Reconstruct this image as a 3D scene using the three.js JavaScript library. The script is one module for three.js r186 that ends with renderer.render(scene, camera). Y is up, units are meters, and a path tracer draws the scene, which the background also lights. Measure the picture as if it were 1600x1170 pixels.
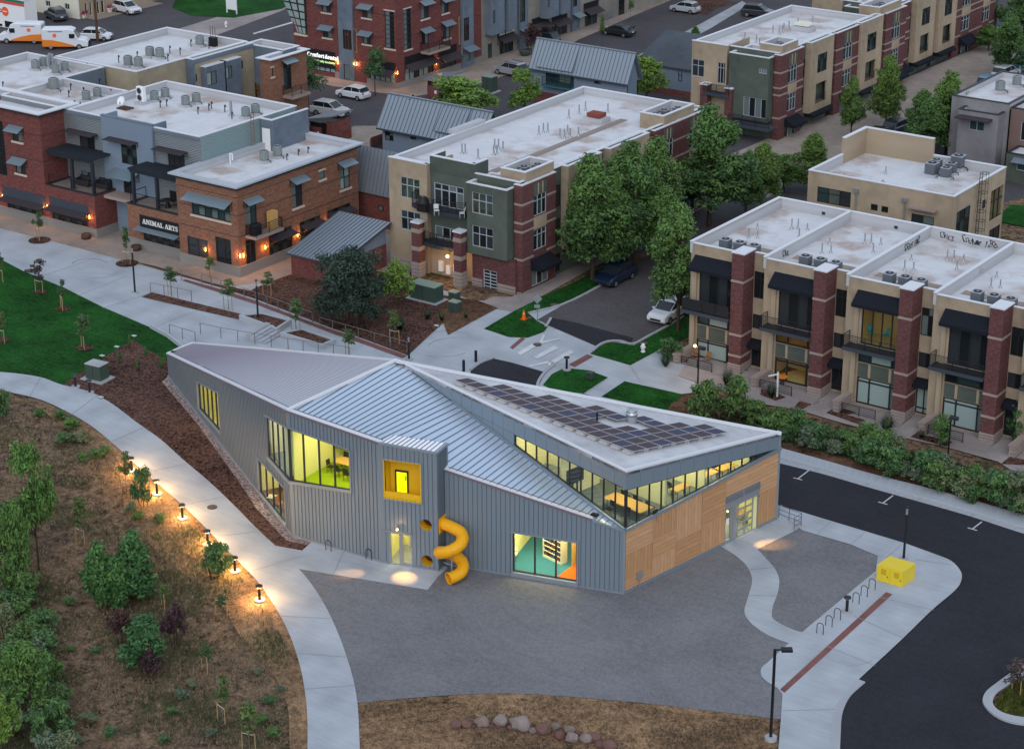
import*as THREE from 'three';
import{mergeGeometries,mergeVertices}from 'three/addons/utils/BufferGeometryUtils.js';
import{TessellateModifier}from 'three/addons/modifiers/TessellateModifier.js';
import{RectAreaLightUniformsLib}from 'three/addons/lights/RectAreaLightUniformsLib.js';
import{TextGeometry}from 'three/addons/geometries/TextGeometry.js';
import{FontLoader}from 'three/addons/loaders/FontLoader.js';
import{RoundedBoxGeometry}from 'three/addons/geometries/RoundedBoxGeometry.js';
// ---------- camera, sky, sun, exposure ----------
const W=1600,H=1170,FOC=3327.9,PITCH=0.38309,ROLL=-0.003426,YAW=0.62157;
const scene=new THREE.Scene();
const camera=new THREE.PerspectiveCamera(2*Math.atan(H / 2 / FOC)*180 / Math.PI,W / H,1,2500);
camera.position.set(90,66,115);
const V3=(x,y,z)=>new THREE.Vector3(x,y,z);
const UP=V3(0,1,0);
const turnY=(v)=>v.applyAxisAngle(UP,YAW);
const camF=turnY(V3(0,-Math.sin(PITCH),-Math.cos(PITCH)));
const u0_=turnY(V3(0,Math.cos(PITCH),-Math.sin(PITCH))),x0_=turnY(V3(1,0,0));
const camX=x0_.clone().multiplyScalar(Math.cos(ROLL)).addScaledVector(u0_,Math.sin(ROLL));
const camU=u0_.clone().multiplyScalar(Math.cos(ROLL)).addScaledVector(x0_,-Math.sin(ROLL));
camera.quaternion.setFromRotationMatrix(new THREE.Matrix4().makeBasis(camX,camU,camF.clone().negate()));
scene.add(camera);
const renderer=new THREE.WebGLRenderer({antialias:true});
renderer.toneMapping=THREE.LinearToneMapping;
renderer.toneMappingExposure=1.24;
renderer.shadowMap.enabled=true;
{
const w=256,h=128,d=new Float32Array(w*h*4);
const glow=V3(0.45,0.40,0.75).normalize(),dir=V3(0,0,0);
for(let j=0;j<h;j++)for(let i=0;i<w;i++){
const el=((j + 0.5)/ h - 0.5)*Math.PI,az=((i + 0.5)/ w - 0.5)*2*Math.PI;
dir.set(Math.cos(el)*Math.cos(az),Math.sin(el),Math.cos(el)*Math.sin(az));
const e=Math.max(0,Math.sin(el)),k=Math.pow(1 - e,2.2),g=Math.pow(Math.max(0,dir.dot(glow)),3);
const cl=1 + 0.05*Math.sin(az*3 + el*7)*Math.sin(el*11 + az*2);
const base=[0.43 + 0.16*k,0.53 + 0.16*k,0.68 + 0.13*k];
const q=(j*w + i)*4;
d[q]=(base[0]+ 0.74*g)*cl;d[q + 1]=(base[1]+ 0.73*g)*cl;d[q + 2]=(base[2]+ 0.74*g)*cl;d[q + 3]=1;
}
const t=new THREE.DataTexture(d,w,h,THREE.RGBAFormat,THREE.FloatType);
t.mapping=THREE.EquirectangularReflectionMapping;t.magFilter=THREE.LinearFilter;t.needsUpdate=true;
scene.background=t;scene.environment=t;
scene.backgroundIntensity=1.0;scene.environmentIntensity=1.0;
}
const sun=new THREE.DirectionalLight(new THREE.Color(1.0,0.92,0.86),0.5);
sun.position.set(90,110,150);sun.castShadow=true;sun.shadow.radius=60;
sun.shadow.camera.left=-150;sun.shadow.camera.right=150;sun.shadow.camera.top=150;sun.shadow.camera.bottom=-150;sun.shadow.camera.far=600;
sun.shadow.mapSize.set(2048,2048);
scene.add(sun);
// ---------- helpers ----------
let seed=7;
const rnd=()=>{seed=(seed*1664525 + 1013904223)>>>0;return seed / 4294967296;};
const rr=(a,b)=>a +(b - a)*rnd();
const clamp=(x,a,b)=>Math.min(b,Math.max(a,x));
const lerp=(a,b,t)=>a +(b - a)*t;
const mix3=(a,b,t)=>V3(lerp(a.x,b.x,t),lerp(a.y,b.y,t),lerp(a.z,b.z,t));
function terr(x,z){
const s=(x + 0.33)*-0.882 +(z - 15.27)*-0.472,t=clamp((s + 1)/ 31,0,1);
return 1.8*(0.6*t + 0.4*t*t*(3 - 2*t));
}
const ray=(px,py)=>camF.clone().multiplyScalar(FOC).addScaledVector(camX,px - 800).addScaledVector(camU,585 - py).normalize();
function G(px,py,h=0){
const d=ray(px,py),o=camera.position;let y=0,p;
for(let i=0;i<12;i++){p=o.clone().addScaledVector(d,(y - o.y)/ d.y);y=terr(p.x,p.z)+ h;}
return p;
}
function GY(px,py,y){const d=ray(px,py),o=camera.position;return o.clone().addScaledVector(d,(y - o.y)/ d.y);}
function proj(p){const v=p.clone().sub(camera.position),w=v.dot(camF);return[800 + FOC*v.dot(camX)/ w,585 - FOC*v.dot(camU)/ w];}
function topY(p,py){
let lo=-5,hi=60;const q=p.clone();
for(let i=0;i<40;i++){q.y=(lo + hi)/ 2;if(proj(q)[1]>py)lo=q.y;else hi=q.y;}
return lo;
}
const used={};
function numbered(n){const k=used[n]=(used[n]??-1)+ 1;return k?n + '_' + String(k).padStart(3,'0'):n;}
const origin=new WeakMap();
function thing(name,label,category,p=V3(0,0,0),group){
const o=new THREE.Group();o.name=numbered(name);o.position.copy(p);scene.add(o);origin.set(o,p.clone());
o.userData={label,category};if(group)o.userData.group=group;
return o;
}
function norm(g){
if(g.index)g=g.toNonIndexed();
for(const k of Object.keys(g.attributes))if(!['position','normal','uv','color'].includes(k))g.deleteAttribute(k);
if(!g.attributes.normal)g.computeVertexNormals();
if(!g.attributes.uv)g.setAttribute('uv',new THREE.BufferAttribute(new Float32Array(g.attributes.position.count*2),2));
return g;
}
function merge(geos){if(!Array.isArray(geos))geos=[geos];geos=geos.map(norm);return geos.length===1?geos[0]:mergeGeometries(geos,false);}
function part(parent,name,geos,mat,ud){
const o=origin.get(parent)||V3(0,0,0),g=merge(geos);
if(o.lengthSq())g.translate(-o.x,-o.y,-o.z);
const m=new THREE.Mesh(g,mat);m.name=name;m.castShadow=m.receiveShadow=true;parent.add(m);origin.set(m,o);
if(ud)Object.assign(m.userData,ud);
return m;
}
function one(name,label,category,p,geos,mat,group){
const g=merge(geos);g.translate(-p.x,-p.y,-p.z);
const m=new THREE.Mesh(g,mat);m.name=numbered(name);m.position.copy(p);m.castShadow=m.receiveShadow=true;scene.add(m);origin.set(m,p.clone());
m.userData={label,category};if(group)m.userData.group=group;
return m;
}
function struct(name,geos,mat){
const m=new THREE.Mesh(merge(geos),mat);m.name=numbered(name);m.receiveShadow=m.castShadow=true;m.userData={kind:'structure'};scene.add(m);return m;
}
function copyOf(o,p,turn=0,label,group){
const c=o.clone();c.name=numbered(o.name.replace(/_\d\d\d$/,''));c.position.copy(p);c.rotation.y=turn;scene.add(c);
c.userData={...o.userData};if(label)c.userData.label=label;if(group)c.userData.group=group;
return c;
}
const bx=(x0,x1,y0,y1,z0,z1)=>new THREE.BoxGeometry(Math.abs(x1 - x0),Math.abs(y1 - y0),Math.abs(z1 - z0)).translate((x0 + x1)/ 2,(y0 + y1)/ 2,(z0 + z1)/ 2);
const bc=(x,y,z,w,h,d)=>new THREE.BoxGeometry(w,h,d).translate(x,y,z);
function rod(a,b,r,n=6){
const d=b.clone().sub(a),l=d.length(),g=new THREE.CylinderGeometry(r,r,l,n);
g.applyQuaternion(new THREE.Quaternion().setFromUnitVectors(UP,d.normalize()));return g.translate((a.x + b.x)/ 2,(a.y + b.y)/ 2,(a.z + b.z)/ 2);
}
function beam(a,b,w,h){
const d=b.clone().sub(a),l=d.length();d.normalize();
const s=V3(0,0,0).crossVectors(UP,d);if(s.lengthSq()<1e-6)s.set(1,0,0);s.normalize();
const t=V3(0,0,0).crossVectors(d,s);
const g=new THREE.BoxGeometry(w,h,l);g.applyMatrix4(new THREE.Matrix4().makeBasis(s,t,d));
return g.translate((a.x + b.x)/ 2,(a.y + b.y)/ 2,(a.z + b.z)/ 2);
}
function slab(pts,t){
const n=pts.length,pos=[],uv=[],a=pts[0];
const nn=t.clone().normalize(),ux=pts[1].clone().sub(a).normalize(),uy=V3(0,0,0).crossVectors(nn,ux).normalize();
const P2=pts.map(p=>new THREE.Vector2(p.clone().sub(a).dot(ux),p.clone().sub(a).dot(uy)));
const tri=THREE.ShapeUtils.triangulateShape(P2,[]);
const q=pts.map(p=>p.clone().add(t));
const area=THREE.ShapeUtils.area(P2);
const put=(p,w)=>{pos.push(p.x,p.y,p.z);uv.push(w.x,w.y);};
for(const[i,j,k]of tri){
const f=area>0?[i,j,k]:[i,k,j];
for(const m of f)put(q[m],P2[m]);
for(const m of[f[0],f[2],f[1]])put(pts[m],P2[m]);
}
for(let i=0;i<n;i++){
const j=(i + 1)% n,[A,B]=area>0?[i,j]:[j,i],L=pts[A].distanceTo(pts[B]),T=t.length();
const c=[[pts[A],0,0],[pts[B],L,0],[q[B],L,T],[pts[A],0,0],[q[B],L,T],[q[A],0,T]];
for(const[p,x,y]of c)put(p,{x,y});
}
const g=new THREE.BufferGeometry();
g.setAttribute('position',new THREE.Float32BufferAttribute(pos,3));g.setAttribute('uv',new THREE.Float32BufferAttribute(uv,2));
g.computeVertexNormals();return g;
}
class Face{
constructor(P,Q){
this.P=V3(P.x,0,P.z);this.X=V3(Q.x - P.x,0,Q.z - P.z);this.L=this.X.length();this.X.normalize();
this.N=V3(0,0,0).crossVectors(this.X,UP);
this.M=new THREE.Matrix4().makeBasis(this.X,UP,this.N).setPosition(this.P);
this.holes=[];
}
at(u,h,o=0){return V3(u,h,o).applyMatrix4(this.M);}
pix(px,py,out=0){
const d=ray(px,py),o=camera.position,k=this.P.clone().addScaledVector(this.N,out).sub(o).dot(this.N)/ d.dot(this.N);
const p=o.clone().addScaledVector(d,k);return[p.clone().sub(this.P).dot(this.X),p.y];
}
u(px,py){return this.pix(px,py)[0];}
h(px,py){return this.pix(px,py)[1];}
rect(a,b,c,d){const[u0,h1]=this.pix(a,b),[u1,h0]=this.pix(c,d);return[u0,u1,h0,h1];}
box(u0,u1,h0,h1,o0,o1){return bx(u0,u1,h0,h1,o0,o1).applyMatrix4(this.M);}
rod(a,b,r,n){return rod(this.at(...a),this.at(...b),r,n);}
beam(a,b,w,h){return beam(this.at(...a),this.at(...b),w,h);}
wall(pts,th=0.25,off=0){
const s=new THREE.Shape(pts.map(p=>new THREE.Vector2(...p)));
for(const r of this.holes){
const p=new THREE.Path();
if(r.circle)p.absarc(r.circle[0],r.circle[1],r.circle[2],0,Math.PI*2,true);
else{const q=r.poly||[[r[0],r[2]],[r[0],r[3]],[r[1],r[3]],[r[1],r[2]]];p.setFromPoints(q.map(v=>new THREE.Vector2(...v)));p.closePath();}
s.holes.push(p);
}
return new THREE.ExtrudeGeometry(s,{depth:th,bevelEnabled:false,curveSegments:24}).translate(0,0,off - th).applyMatrix4(this.M);
}
}
// ---------- materials ----------
function hash(i,j,s){let h=(i*374761393 + j*668265263 + s*974711)|0;h=Math.imul(h ^(h>>>13),1274126177);return((h ^(h>>>16))>>>0)/ 4294967296;}
function vnoise(x,y,per,s){
const i=Math.floor(x),j=Math.floor(y),f=x - i,g=y - j,a=f*f*(3 - 2*f),b=g*g*(3 - 2*g);
const m=(k)=>((k % per)+ per)% per;
const h=(p,q)=>hash(m(p),m(q),s);
return lerp(lerp(h(i,j),h(i + 1,j),a),lerp(h(i,j + 1),h(i + 1,j + 1),a),b);
}
function fbm(u,v,per,oct,s){let t=0,a=0.5,n=0;for(let o=0;o<oct;o++){t +=a*vnoise(u*per,v*per,per,s + o);n +=a;a*=0.5;per*=2;}return t / n;}
const s8=(c)=>Math.round(255*Math.pow(clamp(c,0,1),1 / 2.2));
function tex(size,fn,metres,srgb=true){
const d=new Uint8Array(size*size*4);
for(let j=0;j<size;j++)for(let i=0;i<size;i++){
const c=fn(i / size,j / size),q=(j*size + i)*4;
for(let k=0;k<3;k++){const v=Array.isArray(c)?c[k]:c;d[q + k]=srgb?s8(v):Math.round(255*clamp(v,0,1));}
d[q + 3]=255;
}
const t=new THREE.DataTexture(d,size,size);t.wrapS=t.wrapT=THREE.RepeatWrapping;t.magFilter=THREE.LinearFilter;t.minFilter=THREE.LinearMipmapLinearFilter;t.generateMipmaps=true;
if(srgb)t.colorSpace=THREE.SRGBColorSpace;
const m=Array.isArray(metres)?metres:[metres,metres];
t.repeat.set(1 / m[0],1 / m[1]);t.needsUpdate=true;return t;
}
function retile(t,m,my=m){const c=t.clone();c.repeat.set(1 / m,1 / my);c.needsUpdate=true;return c;}
function mat(c,rough=0.8,o={}){
const m=new THREE.MeshPhysicalMaterial({roughness:rough,specularIntensity:o.metalness||rough<0.3?1:rough<0.6?0.5:0.25,...o});m.color.setRGB(...c);m.side=THREE.DoubleSide;return m;
}
const mottled=(per,oct,lo,hi,s)=>(u,v)=>lerp(lo,hi,fbm(u,v,per,oct,s));
const T={
blotch:tex(512,(u,v)=>{const a=fbm(u,v,4,6,1),b=fbm(u,v,24,3,9);return clamp(0.72 + 0.34*(a - 0.5)*2*0.6 + 0.2*(b - 0.5),0,1);},14),
streak:tex(512,(u,v)=>{const a=fbm(u,v,5,5,3),b=vnoise(u*6,v*64,64,8),c=vnoise(u*12,v*128,128,5);return clamp(0.72 + 0.26*(a - 0.5)+ 0.06*(b - 0.5)+ 0.05*(c - 0.5),0,1);},9),
fine:tex(512,mottled(64,3,0.35,1,4),3),
grass:tex(1024,(u,v)=>{const a=fbm(u,v,6,5,2),b=fbm(u,v,90,3,6),c=vnoise(u*20,v*240,240,7);const k=0.42 + 0.5*(a - 0.5)+ 0.55*(b - 0.5)+ 0.22*(c - 0.5);return[k*0.9,k,k*0.75];},13),
dry:tex(1024,(u,v)=>{
const a=fbm(u,v,5,6,12),b=fbm(u,v,48,4,15),c=fbm(u,v,9,5,22),f=fbm(u,v,160,2,31);
const k=0.5 + 0.9*(b - 0.5)+ 0.7*(f - 0.5),g=clamp((a - 0.5)*5,0,1),r=clamp((c - 0.56)*6,0,1);
return[lerp(lerp(0.60,0.44,r),0.28,g)*k,lerp(lerp(0.46,0.34,r),0.27,g)*k,lerp(lerp(0.33,0.27,r),0.15,g)*k];
},19),
straw:tex(512,(u,v)=>{const b=fbm(u,v,30,4,41),f=fbm(u,v,120,2,44),a=fbm(u,v,4,4,47);const k=0.5 + 0.6*(b - 0.5)+ 0.6*(f - 0.5)+ 0.5*(a - 0.5);return[0.95*k,0.77*k,0.58*k];},9),
mulch:tex(1024,(u,v)=>{const b=fbm(u,v,60,3,51),f=vnoise(u*220,v*110,220,54),g=vnoise(u*110,v*220,220,57),a=fbm(u,v,4,4,59);const k=0.4 + 0.9*(b - 0.5)+ 0.45*(f - 0.5)+ 0.45*(g - 0.5)+ 0.4*(a - 0.5);return[k,k*0.72,k*0.62];},9),
pebble:tex(512,(u,v)=>{const b=vnoise(u*64,v*64,64,61),f=vnoise(u*128,v*128,128,63);const k=0.15 + 0.75*b*(0.5 + f);return[k,k*0.9,k*0.88];},6),
gravel:tex(1024,(u,v)=>{const a=fbm(u,v,5,6,71),b=fbm(u,v,120,2,74),c=vnoise(u*14,v*100,100,77);return clamp(0.62 + 0.2*(a - 0.5)+ 0.24*(b - 0.5)+ 0.07*(c - 0.5),0,1);},16),
brick:tex(512,(u,v)=>{
const row=Math.floor(v*24),x=u*8 +(row % 2)*0.5,col=Math.floor(x)% 8,fx=x - Math.floor(x),fy=v*24 - row;
if(fx<0.05||fy<0.13)return[0.62,0.6,0.6];
const k=0.62 + 0.3*(hash(col,row,81)- 0.5)+ 0.2*(fbm(u,v,16,3,83)- 0.5);return[k,k*0.94,k*0.92];
},[1.8,1.8]),
brickB:tex(512,(u,v)=>{const row=Math.floor(v*24),x=u*8 +(row % 2)*0.5,fx=x - Math.floor(x),fy=v*24 - row;return fx<0.05||fy<0.13?0:1;},[1.8,1.8],false),
ribH:tex(64,(u,v)=>0.5 + 0.5*Math.sin(v*2*Math.PI),[1,0.16],false),
lap:tex(64,(u,v)=>v,[1,0.2],false),
wood:tex(512,(u,v)=>{const b=Math.floor(v*8),f=v*8 - b,g=vnoise(u*6,v*200,200,91 + b),h=fbm(u,v,6,4,95);if(f<0.05)return[0.46,0.38,0.32];const k=0.70 + 0.16*(hash(b,3,5)- 0.5)+ 0.14*(g - 0.5)+ 0.16*(h - 0.5);return[k,k*0.92,k*0.86];},[3,1.0]),
stain:tex(1024,(u,v)=>{
const a=fbm(u,v,4,6,101),b=fbm(u,v,16,5,107),ring=Math.abs(fbm(u,v,3,5,111)- 0.5),seam=Math.min(Math.abs((v*6)% 1 - 0.5),1)<0.012?0.34:0;
const s=clamp((a - 0.56)*3.2,0,0.55)+ clamp(0.025 - ring,0,0.025)*16*b + seam*b;
const k=0.86 + 0.16*(b - 0.5);return[k*(1 - s*0.42),k*(1 - s*0.62),k*(1 - s*0.72)];
},12),
};
const M={
concrete:mat([0.50,0.53,0.57],0.85,{map:T.streak,bumpMap:T.streak,bumpScale:0.004}),
walk:mat([0.42,0.36,0.34],0.9,{map:T.blotch}),
walkTan:mat([0.40,0.33,0.28],0.9,{map:T.blotch}),
kerb:mat([0.50,0.51,0.54],0.85,{map:T.blotch}),
kerbEdge:mat([0.42,0.42,0.45],0.9,{map:T.streak}),
asphalt:mat([0.050,0.048,0.058],0.88,{map:T.gravel,bumpMap:T.fine,bumpScale:0.004}),
asphaltNew:mat([0.044,0.044,0.054],0.85,{map:T.gravel,bumpMap:T.fine,bumpScale:0.004}),
street:mat([0.14,0.125,0.13],0.9,{map:T.gravel}),
streetFar:mat([0.125,0.115,0.125],0.9,{map:T.gravel}),
lawn:mat([0.026,0.15,0.026],0.95,{map:T.grass,bumpMap:T.grass,bumpScale:0.05}),
earth:mat([0.50,0.42,0.36],0.95,{map:T.dry,bumpMap:T.dry,bumpScale:0.08}),
straw:mat([0.44,0.33,0.24],0.95,{map:T.straw,bumpMap:T.straw,bumpScale:0.05}),
mulch:mat([0.215,0.155,0.135],0.95,{map:T.mulch,bumpMap:T.mulch,bumpScale:0.06}),
dirt:mat([0.22,0.15,0.12],0.95,{map:T.straw}),
pebble:mat([0.50,0.42,0.40],0.9,{map:T.pebble,bumpMap:T.pebble,bumpScale:0.05}),
gravel:mat([0.27,0.265,0.28],0.95,{map:T.gravel,bumpMap:T.fine,bumpScale:0.01}),
redPave:mat([0.26,0.115,0.105],0.9,{map:T.blotch}),
paint:mat([0.72,0.72,0.72],0.7,{map:T.blotch}),
white:mat([0.75,0.75,0.75],0.6),cream:mat([0.7,0.66,0.55],0.7),
roofW:mat([0.68,0.68,0.70],0.75,{map:T.stain}),
parapetW:mat([0.64,0.645,0.67],0.7,{map:T.blotch}),
coping:mat([0.62,0.62,0.65],0.4),
black:mat([0.012,0.012,0.014],0.5),dark:mat([0.03,0.03,0.034],0.5),iron:mat([0.016,0.017,0.02],0.45,{metalness:0.3}),
steel:mat([0.45,0.46,0.48],0.4,{metalness:0.8}),galv:mat([0.36,0.37,0.39],0.45,{metalness:0.6}),
railing:mat([0.20,0.18,0.18],0.5,{metalness:0.4}),
glass:mat([0.012,0.016,0.018],0.06),glassTeal:mat([0.03,0.055,0.055],0.08),
blind:mat([0.28,0.36,0.34],0.25),blindDim:mat([0.13,0.165,0.16],0.22),
tinted:mat([0.03,0.035,0.04],0.15),
};
const fontS=await new FontLoader().loadAsync('fonts/droid/droid_sans_bold.typeface.json'),fontSerif=await new FontLoader().loadAsync('fonts/droid/droid_serif_bold.typeface.json'),fontR=await new FontLoader().loadAsync('fonts/droid/droid_sans_regular.typeface.json');
// ---------- ground: sheets draped on the slope, each lying a little above the one below ----------
function sheetGeo(xz,layer,holes=[]){
const s=new THREE.Shape(xz.map(p=>new THREE.Vector2(p.x,-p.z)));
for(const h of holes)s.holes.push(new THREE.Path(h.map(p=>new THREE.Vector2(p.x,-p.z))));
let g=new THREE.ShapeGeometry(s).toNonIndexed();
g=new TessellateModifier(2.2,7).modify(g);
const p=g.attributes.position,uv=new Float32Array(p.count*2);
for(let i=0;i<p.count;i++){const x=p.getX(i),z=-p.getY(i);p.setXYZ(i,x,terr(x,z)+ layer*0.012,z);uv[2*i]=x;uv[2*i + 1]=z;}
g.setAttribute('uv',new THREE.BufferAttribute(uv,2));g.computeVertexNormals();
return g;
}
const px=(list)=>list.map(([a,b])=>G(a,b));
function smooth(list,n=6){const c=new THREE.CatmullRomCurve3(list.map(([a,b])=>V3(a,b,0)),false,'centripetal');return c.getPoints(n*(list.length - 1)).map(p=>[p.x,p.y]);}
const sheet=(name,pts,layer,m)=>struct(name,sheetGeo(px(pts),layer),m);
{
const g=new THREE.PlaneGeometry(2400,2400,8,8).rotateX(-Math.PI / 2);
g.translate(0,-1.2,0);const q=g.attributes.position;for(let i=0;i<q.count;i++)if(terr(q.getX(i),q.getZ(i))>1)q.setY(i,1.5);
struct('terrain',g,mat([0.12,0.12,0.10],0.95,{map:retile(T.blotch,0.02)}));
const n=new THREE.PlaneGeometry(420,420,105,105).rotateX(-Math.PI / 2).translate(-70,0,-40),p=n.attributes.position,uv=n.attributes.uv;
for(let i=0;i<p.count;i++){const x=p.getX(i),z=p.getZ(i),wild=(x<12&&z>5)?1:0;p.setY(i,terr(x,z)- 0.05 -(wild?0.0:0));uv.setXY(i,x,z);}
n.computeVertexNormals();struct('ground',n,M.earth);
}
sheet('street',[[-700,345],[-500,-330],[2300,-330],[2300,470],[1700,640],[1400,560],[1240,470],[1100,360],[900,430],[640,400],[0,330]],0.5,M.streetFar);
const lawnEdge=[[-160,350],[0,405],[32,422],[100,450],[160,480],[200,497],[235,512],[260,527],[285,546]];
sheet('plaza',[...lawnEdge,[300,600],[640,640],[820,640],[870,612],[915,616],[938,622],[1040,642],[1110,612],[1120,590],[1032,548],[1085,480],[1000,420],[860,470],[740,470],[600,420],[440,430],[210,405],[170,390],[60,345],[-160,320]],1,M.concrete);
sheet('pavement',[[-160,310],[-160,335],[0,357],[60,372],[130,390],[210,412],[290,434],[355,448],[430,440],[450,431],[560,415],[640,440],[640,300],[300,300]],2,M.walkTan);
sheet('lawn',[...lawnEdge,[300,570],[290,600],...smooth([[200,660],[140,613],[95,602],[62,590],[0,582],[-90,580],[-200,584]])],2,M.lawn);
sheet('mulch_bed',[[207,531],[232,548],[258,562],[300,640],[460,840],[488,846],[472,861],[430,854],...smooth([[400,826],[362,788],[325,753],[287,721],[250,688],[212,661],[175,633],[140,614],[96,602]]),[150,566]],3,M.mulch);
sheet('pebble_strip',[[252,597],[263,588],[300,630],[457,836],[489,846],[478,852],[449,846],[440,838],[400,795],[372,752],[310,666]],4,M.pebble);
const pathL=smooth([[-200,598],[-60,604],[0,610],[17,614],[62,625],[100,642],[140,665],[185,702],[215,730],[250,760],[292,797],[335,840],[372,878],[400,907],[423,939],[451,990],[469,1044],[477,1088],[480,1126],[480,1170],[476,1260]]);
const pathR=smooth([[566,1260],[562,1170],[559,1108],[554,1072],[543.6,1034],[528,990],[507.7,947],[484.6,911],[467,890]]);
const pathT=smooth([[430,853.5],[400,825.5],[362,787],[325,752],[287,720],[250,687],[212,660],[175,632],[140,613],[95,601.5],[62,590],[0,582],[-90,580],[-200,584]]);
sheet('path',[...pathL,...pathR,[668,922.5],[684,902],[700,888],[640,850],[500,830],[488,846],[472,861],...pathT],4.5,M.concrete);
sheet('straw_verge',[...smooth([[-60,612],[17,622],[62,640],[100,668],[140,694],[176,722],[190,760],[195,800],[225,840],[262,880],[300,905],[345,945],[372,990],[395,1020],[430,1060],[448,1100],[452,1170],[450,1260]],4),...[...pathL].reverse().slice(6,-30)],1,M.straw);
sheet('straw_bank',[[540,1290],[559,1098],[740,1080],[928,1085],[1108,1105],[1216,1120],[1216,1290]],1,M.straw);
sheet('gravel_yard',[[467,890],...[...pathR].reverse(),[559,1099],...smooth([[620,1093],[682,1088],[740,1085],[800,1084],[928,1092],[1031,1102],[1108,1111],[1200,1122],[1222,1125]]),[1400,1000],[1400,860],[1260,815],[1100,800],[620,840],[600,900]].filter((p,i)=>i<1||true),3,M.gravel);
const sL=smooth([[1125,854],[1151,870],[1169,888],[1175.6,908],[1169,934],[1163.6,957],[1172,972.6],[1200,993],[1233,1006]]);
const sR=smooth([[1262,985],[1255,988.5],[1215,972.6],[1207,965],[1207.7,949.5],[1215,929],[1218,908],[1211.5,890],[1194,870],[1184,859]]);
sheet('footpath',[...sL,...sR,[1240,831.5],[1250,825],[1222,790],[1100,830]],4.4,M.concrete);
const kerbLine=[[1190,780],[1217,791],[1252,801],[1415,850],[1470,870]];
const kerbNose=smooth([[1470,870],[1486,877],[1497,887],[1503,897],[1503,907],[1497,919],[1456,955],[1413,997],[1342,1063]]);
const kerbIn=smooth([[1342,1063],[1323,1083],[1305,1106],[1300,1139],[1299,1170],[1296,1260]]);
const kerbOut=smooth([[1352.6,1067],[1328,1090.5],[1316.7,1116],[1314,1150],[1313,1170],[1310,1260]]);
const walkIn=[[1213,1260],[1216.7,1170],[1220.5,1125],[1223,1086],...smooth([[1215,1076],[1200,1067],[1190,1057],[1190,1045],[1200,1036]],4),[1233,1006],[1254,988.5],[1369,893],[1372,870],[1330,852],[1254,830]];
sheet('sidewalk',[...kerbLine,...kerbNose,...kerbIn,...walkIn],6,M.concrete);
struct('kerb',(()=>{const a=px(kerbIn),b=px(kerbOut),gs=[];for(let i=0;i<a.length - 1;i++)gs.push(slab([a[i],a[i + 1],b[i + 1],b[i]],V3(0,0.085,0)));return gs;})(),M.kerb);
sheet('red_brick_band',[[1219,1079],[1226,1084],[1395,930],[1385,926.5]].map(([a,b])=>[a,b]),7,M.redPave);
const backKerb=smooth([[1180,692],[1222,703],[1290,722],[1360,742],[1450,765],[1520,784],[1600,806.5],[1800,862]]);
const backKerbLow=smooth([[1800,893],[1600,834],[1520,808],[1440,785],[1360,762.5],[1290,742],[1222,725],[1180,714]]);
sheet('car_park',[...[...backKerbLow].reverse(),[2100,1100],[2100,1500],[1290,1500],...[...kerbOut].reverse(),[1342,1063],...[...kerbNose].reverse(),[1470,870],[1415,850],[1252,801],[1217,791],[1120,765],[1100,690]],2,M.asphaltNew);
{
const a=px(backKerb),b=px([...backKerbLow].reverse()),gs=[],lip=[];
for(let i=0;i<a.length - 1;i++){
const up=(p,y)=>V3(p.x,p.y + y,p.z),m0=mix3(a[i],b[i],0.72),m1=mix3(a[i + 1],b[i + 1],0.72);
gs.push(slab([up(a[i],0.02),up(a[i + 1],0.02),up(m1,0.02),up(m0,0.02)],V3(0,0.13,0)));
lip.push(slab([up(m0,0.01),up(m1,0.01),up(b[i + 1],0.01),up(b[i],0.01)],V3(0,0.03,0)));
}
const k=struct('kerb_walk',gs,M.concrete);struct('gutter',lip,M.kerb);
}
{
const tees=[[[1264,735],[1247,748]],[[1396,774],[1380,786]],[[1535,815],[1520,826.5]]];
for(const[a,b]of tees){
const A=G(...a,0.03),B=G(...b,0.03),g=[beam(A,B,0.1,0.01)];
const d=B.clone().sub(A).normalize(),s=V3(-d.z,0,d.x);
g.push(beam(B.clone().addScaledVector(s,-0.36),B.clone().addScaledVector(s,0.36),0.1,0.01));
struct('parking_line',g,M.paint);
}
}
{
const o=smooth([[1640,1010],[1600,1040],[1560,1068],[1540,1085],[1536,1098],[1545,1112],[1562,1124],[1585,1132],[1640,1138]]),i=smooth([[1640,1030],[1600,1058],[1572,1076],[1560,1084],[1554,1091],[1552,1102],[1560,1112],[1580,1120],[1640,1128]]);
const a=px(o),b=px(i),gs=[];for(let k=0;k<a.length - 1;k++)gs.push(slab([a[k],a[k + 1],b[k + 1],b[k]],V3(0,0.15,0)));
struct('island_kerb',gs,M.kerb);sheet('island_bed',[...i,[1700,1128],[1700,1000]],7,M.mulch);
}
sheet('planting_strip',[[1040,640],[1066,616],[1120,620],[1220,650],[1340,690],[1480,720],[1620,760],[1800,815],...[...backKerb].reverse(),[1100,668]],3,M.dirt);
sheet('pavement',[[1078,560],[1120,560],[1180,590],[1260,600],[1400,640],[1600,705],[1900,790],[1900,845],[1640,775],[1560,722],[1480,700],[1340,668],[1250,642],[1180,630],[1130,612],[1060,588]],5,M.walk);
for(const q of[[[1241,638],[1248,629],[1273,624],[1270,632],[1255,640]],[[1291,646],[1310,636],[1358,653],[1342,664]],[[1423,684],[1450,665],[1492,689],[1480,699]],[[1565,726],[1590,705],[1640,716],[1640,730]],[[1190,608],[1212,614],[1228,622],[1212,627],[1188,618]]])sheet('planting_bed',q,6.5,M.mulch);
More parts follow.
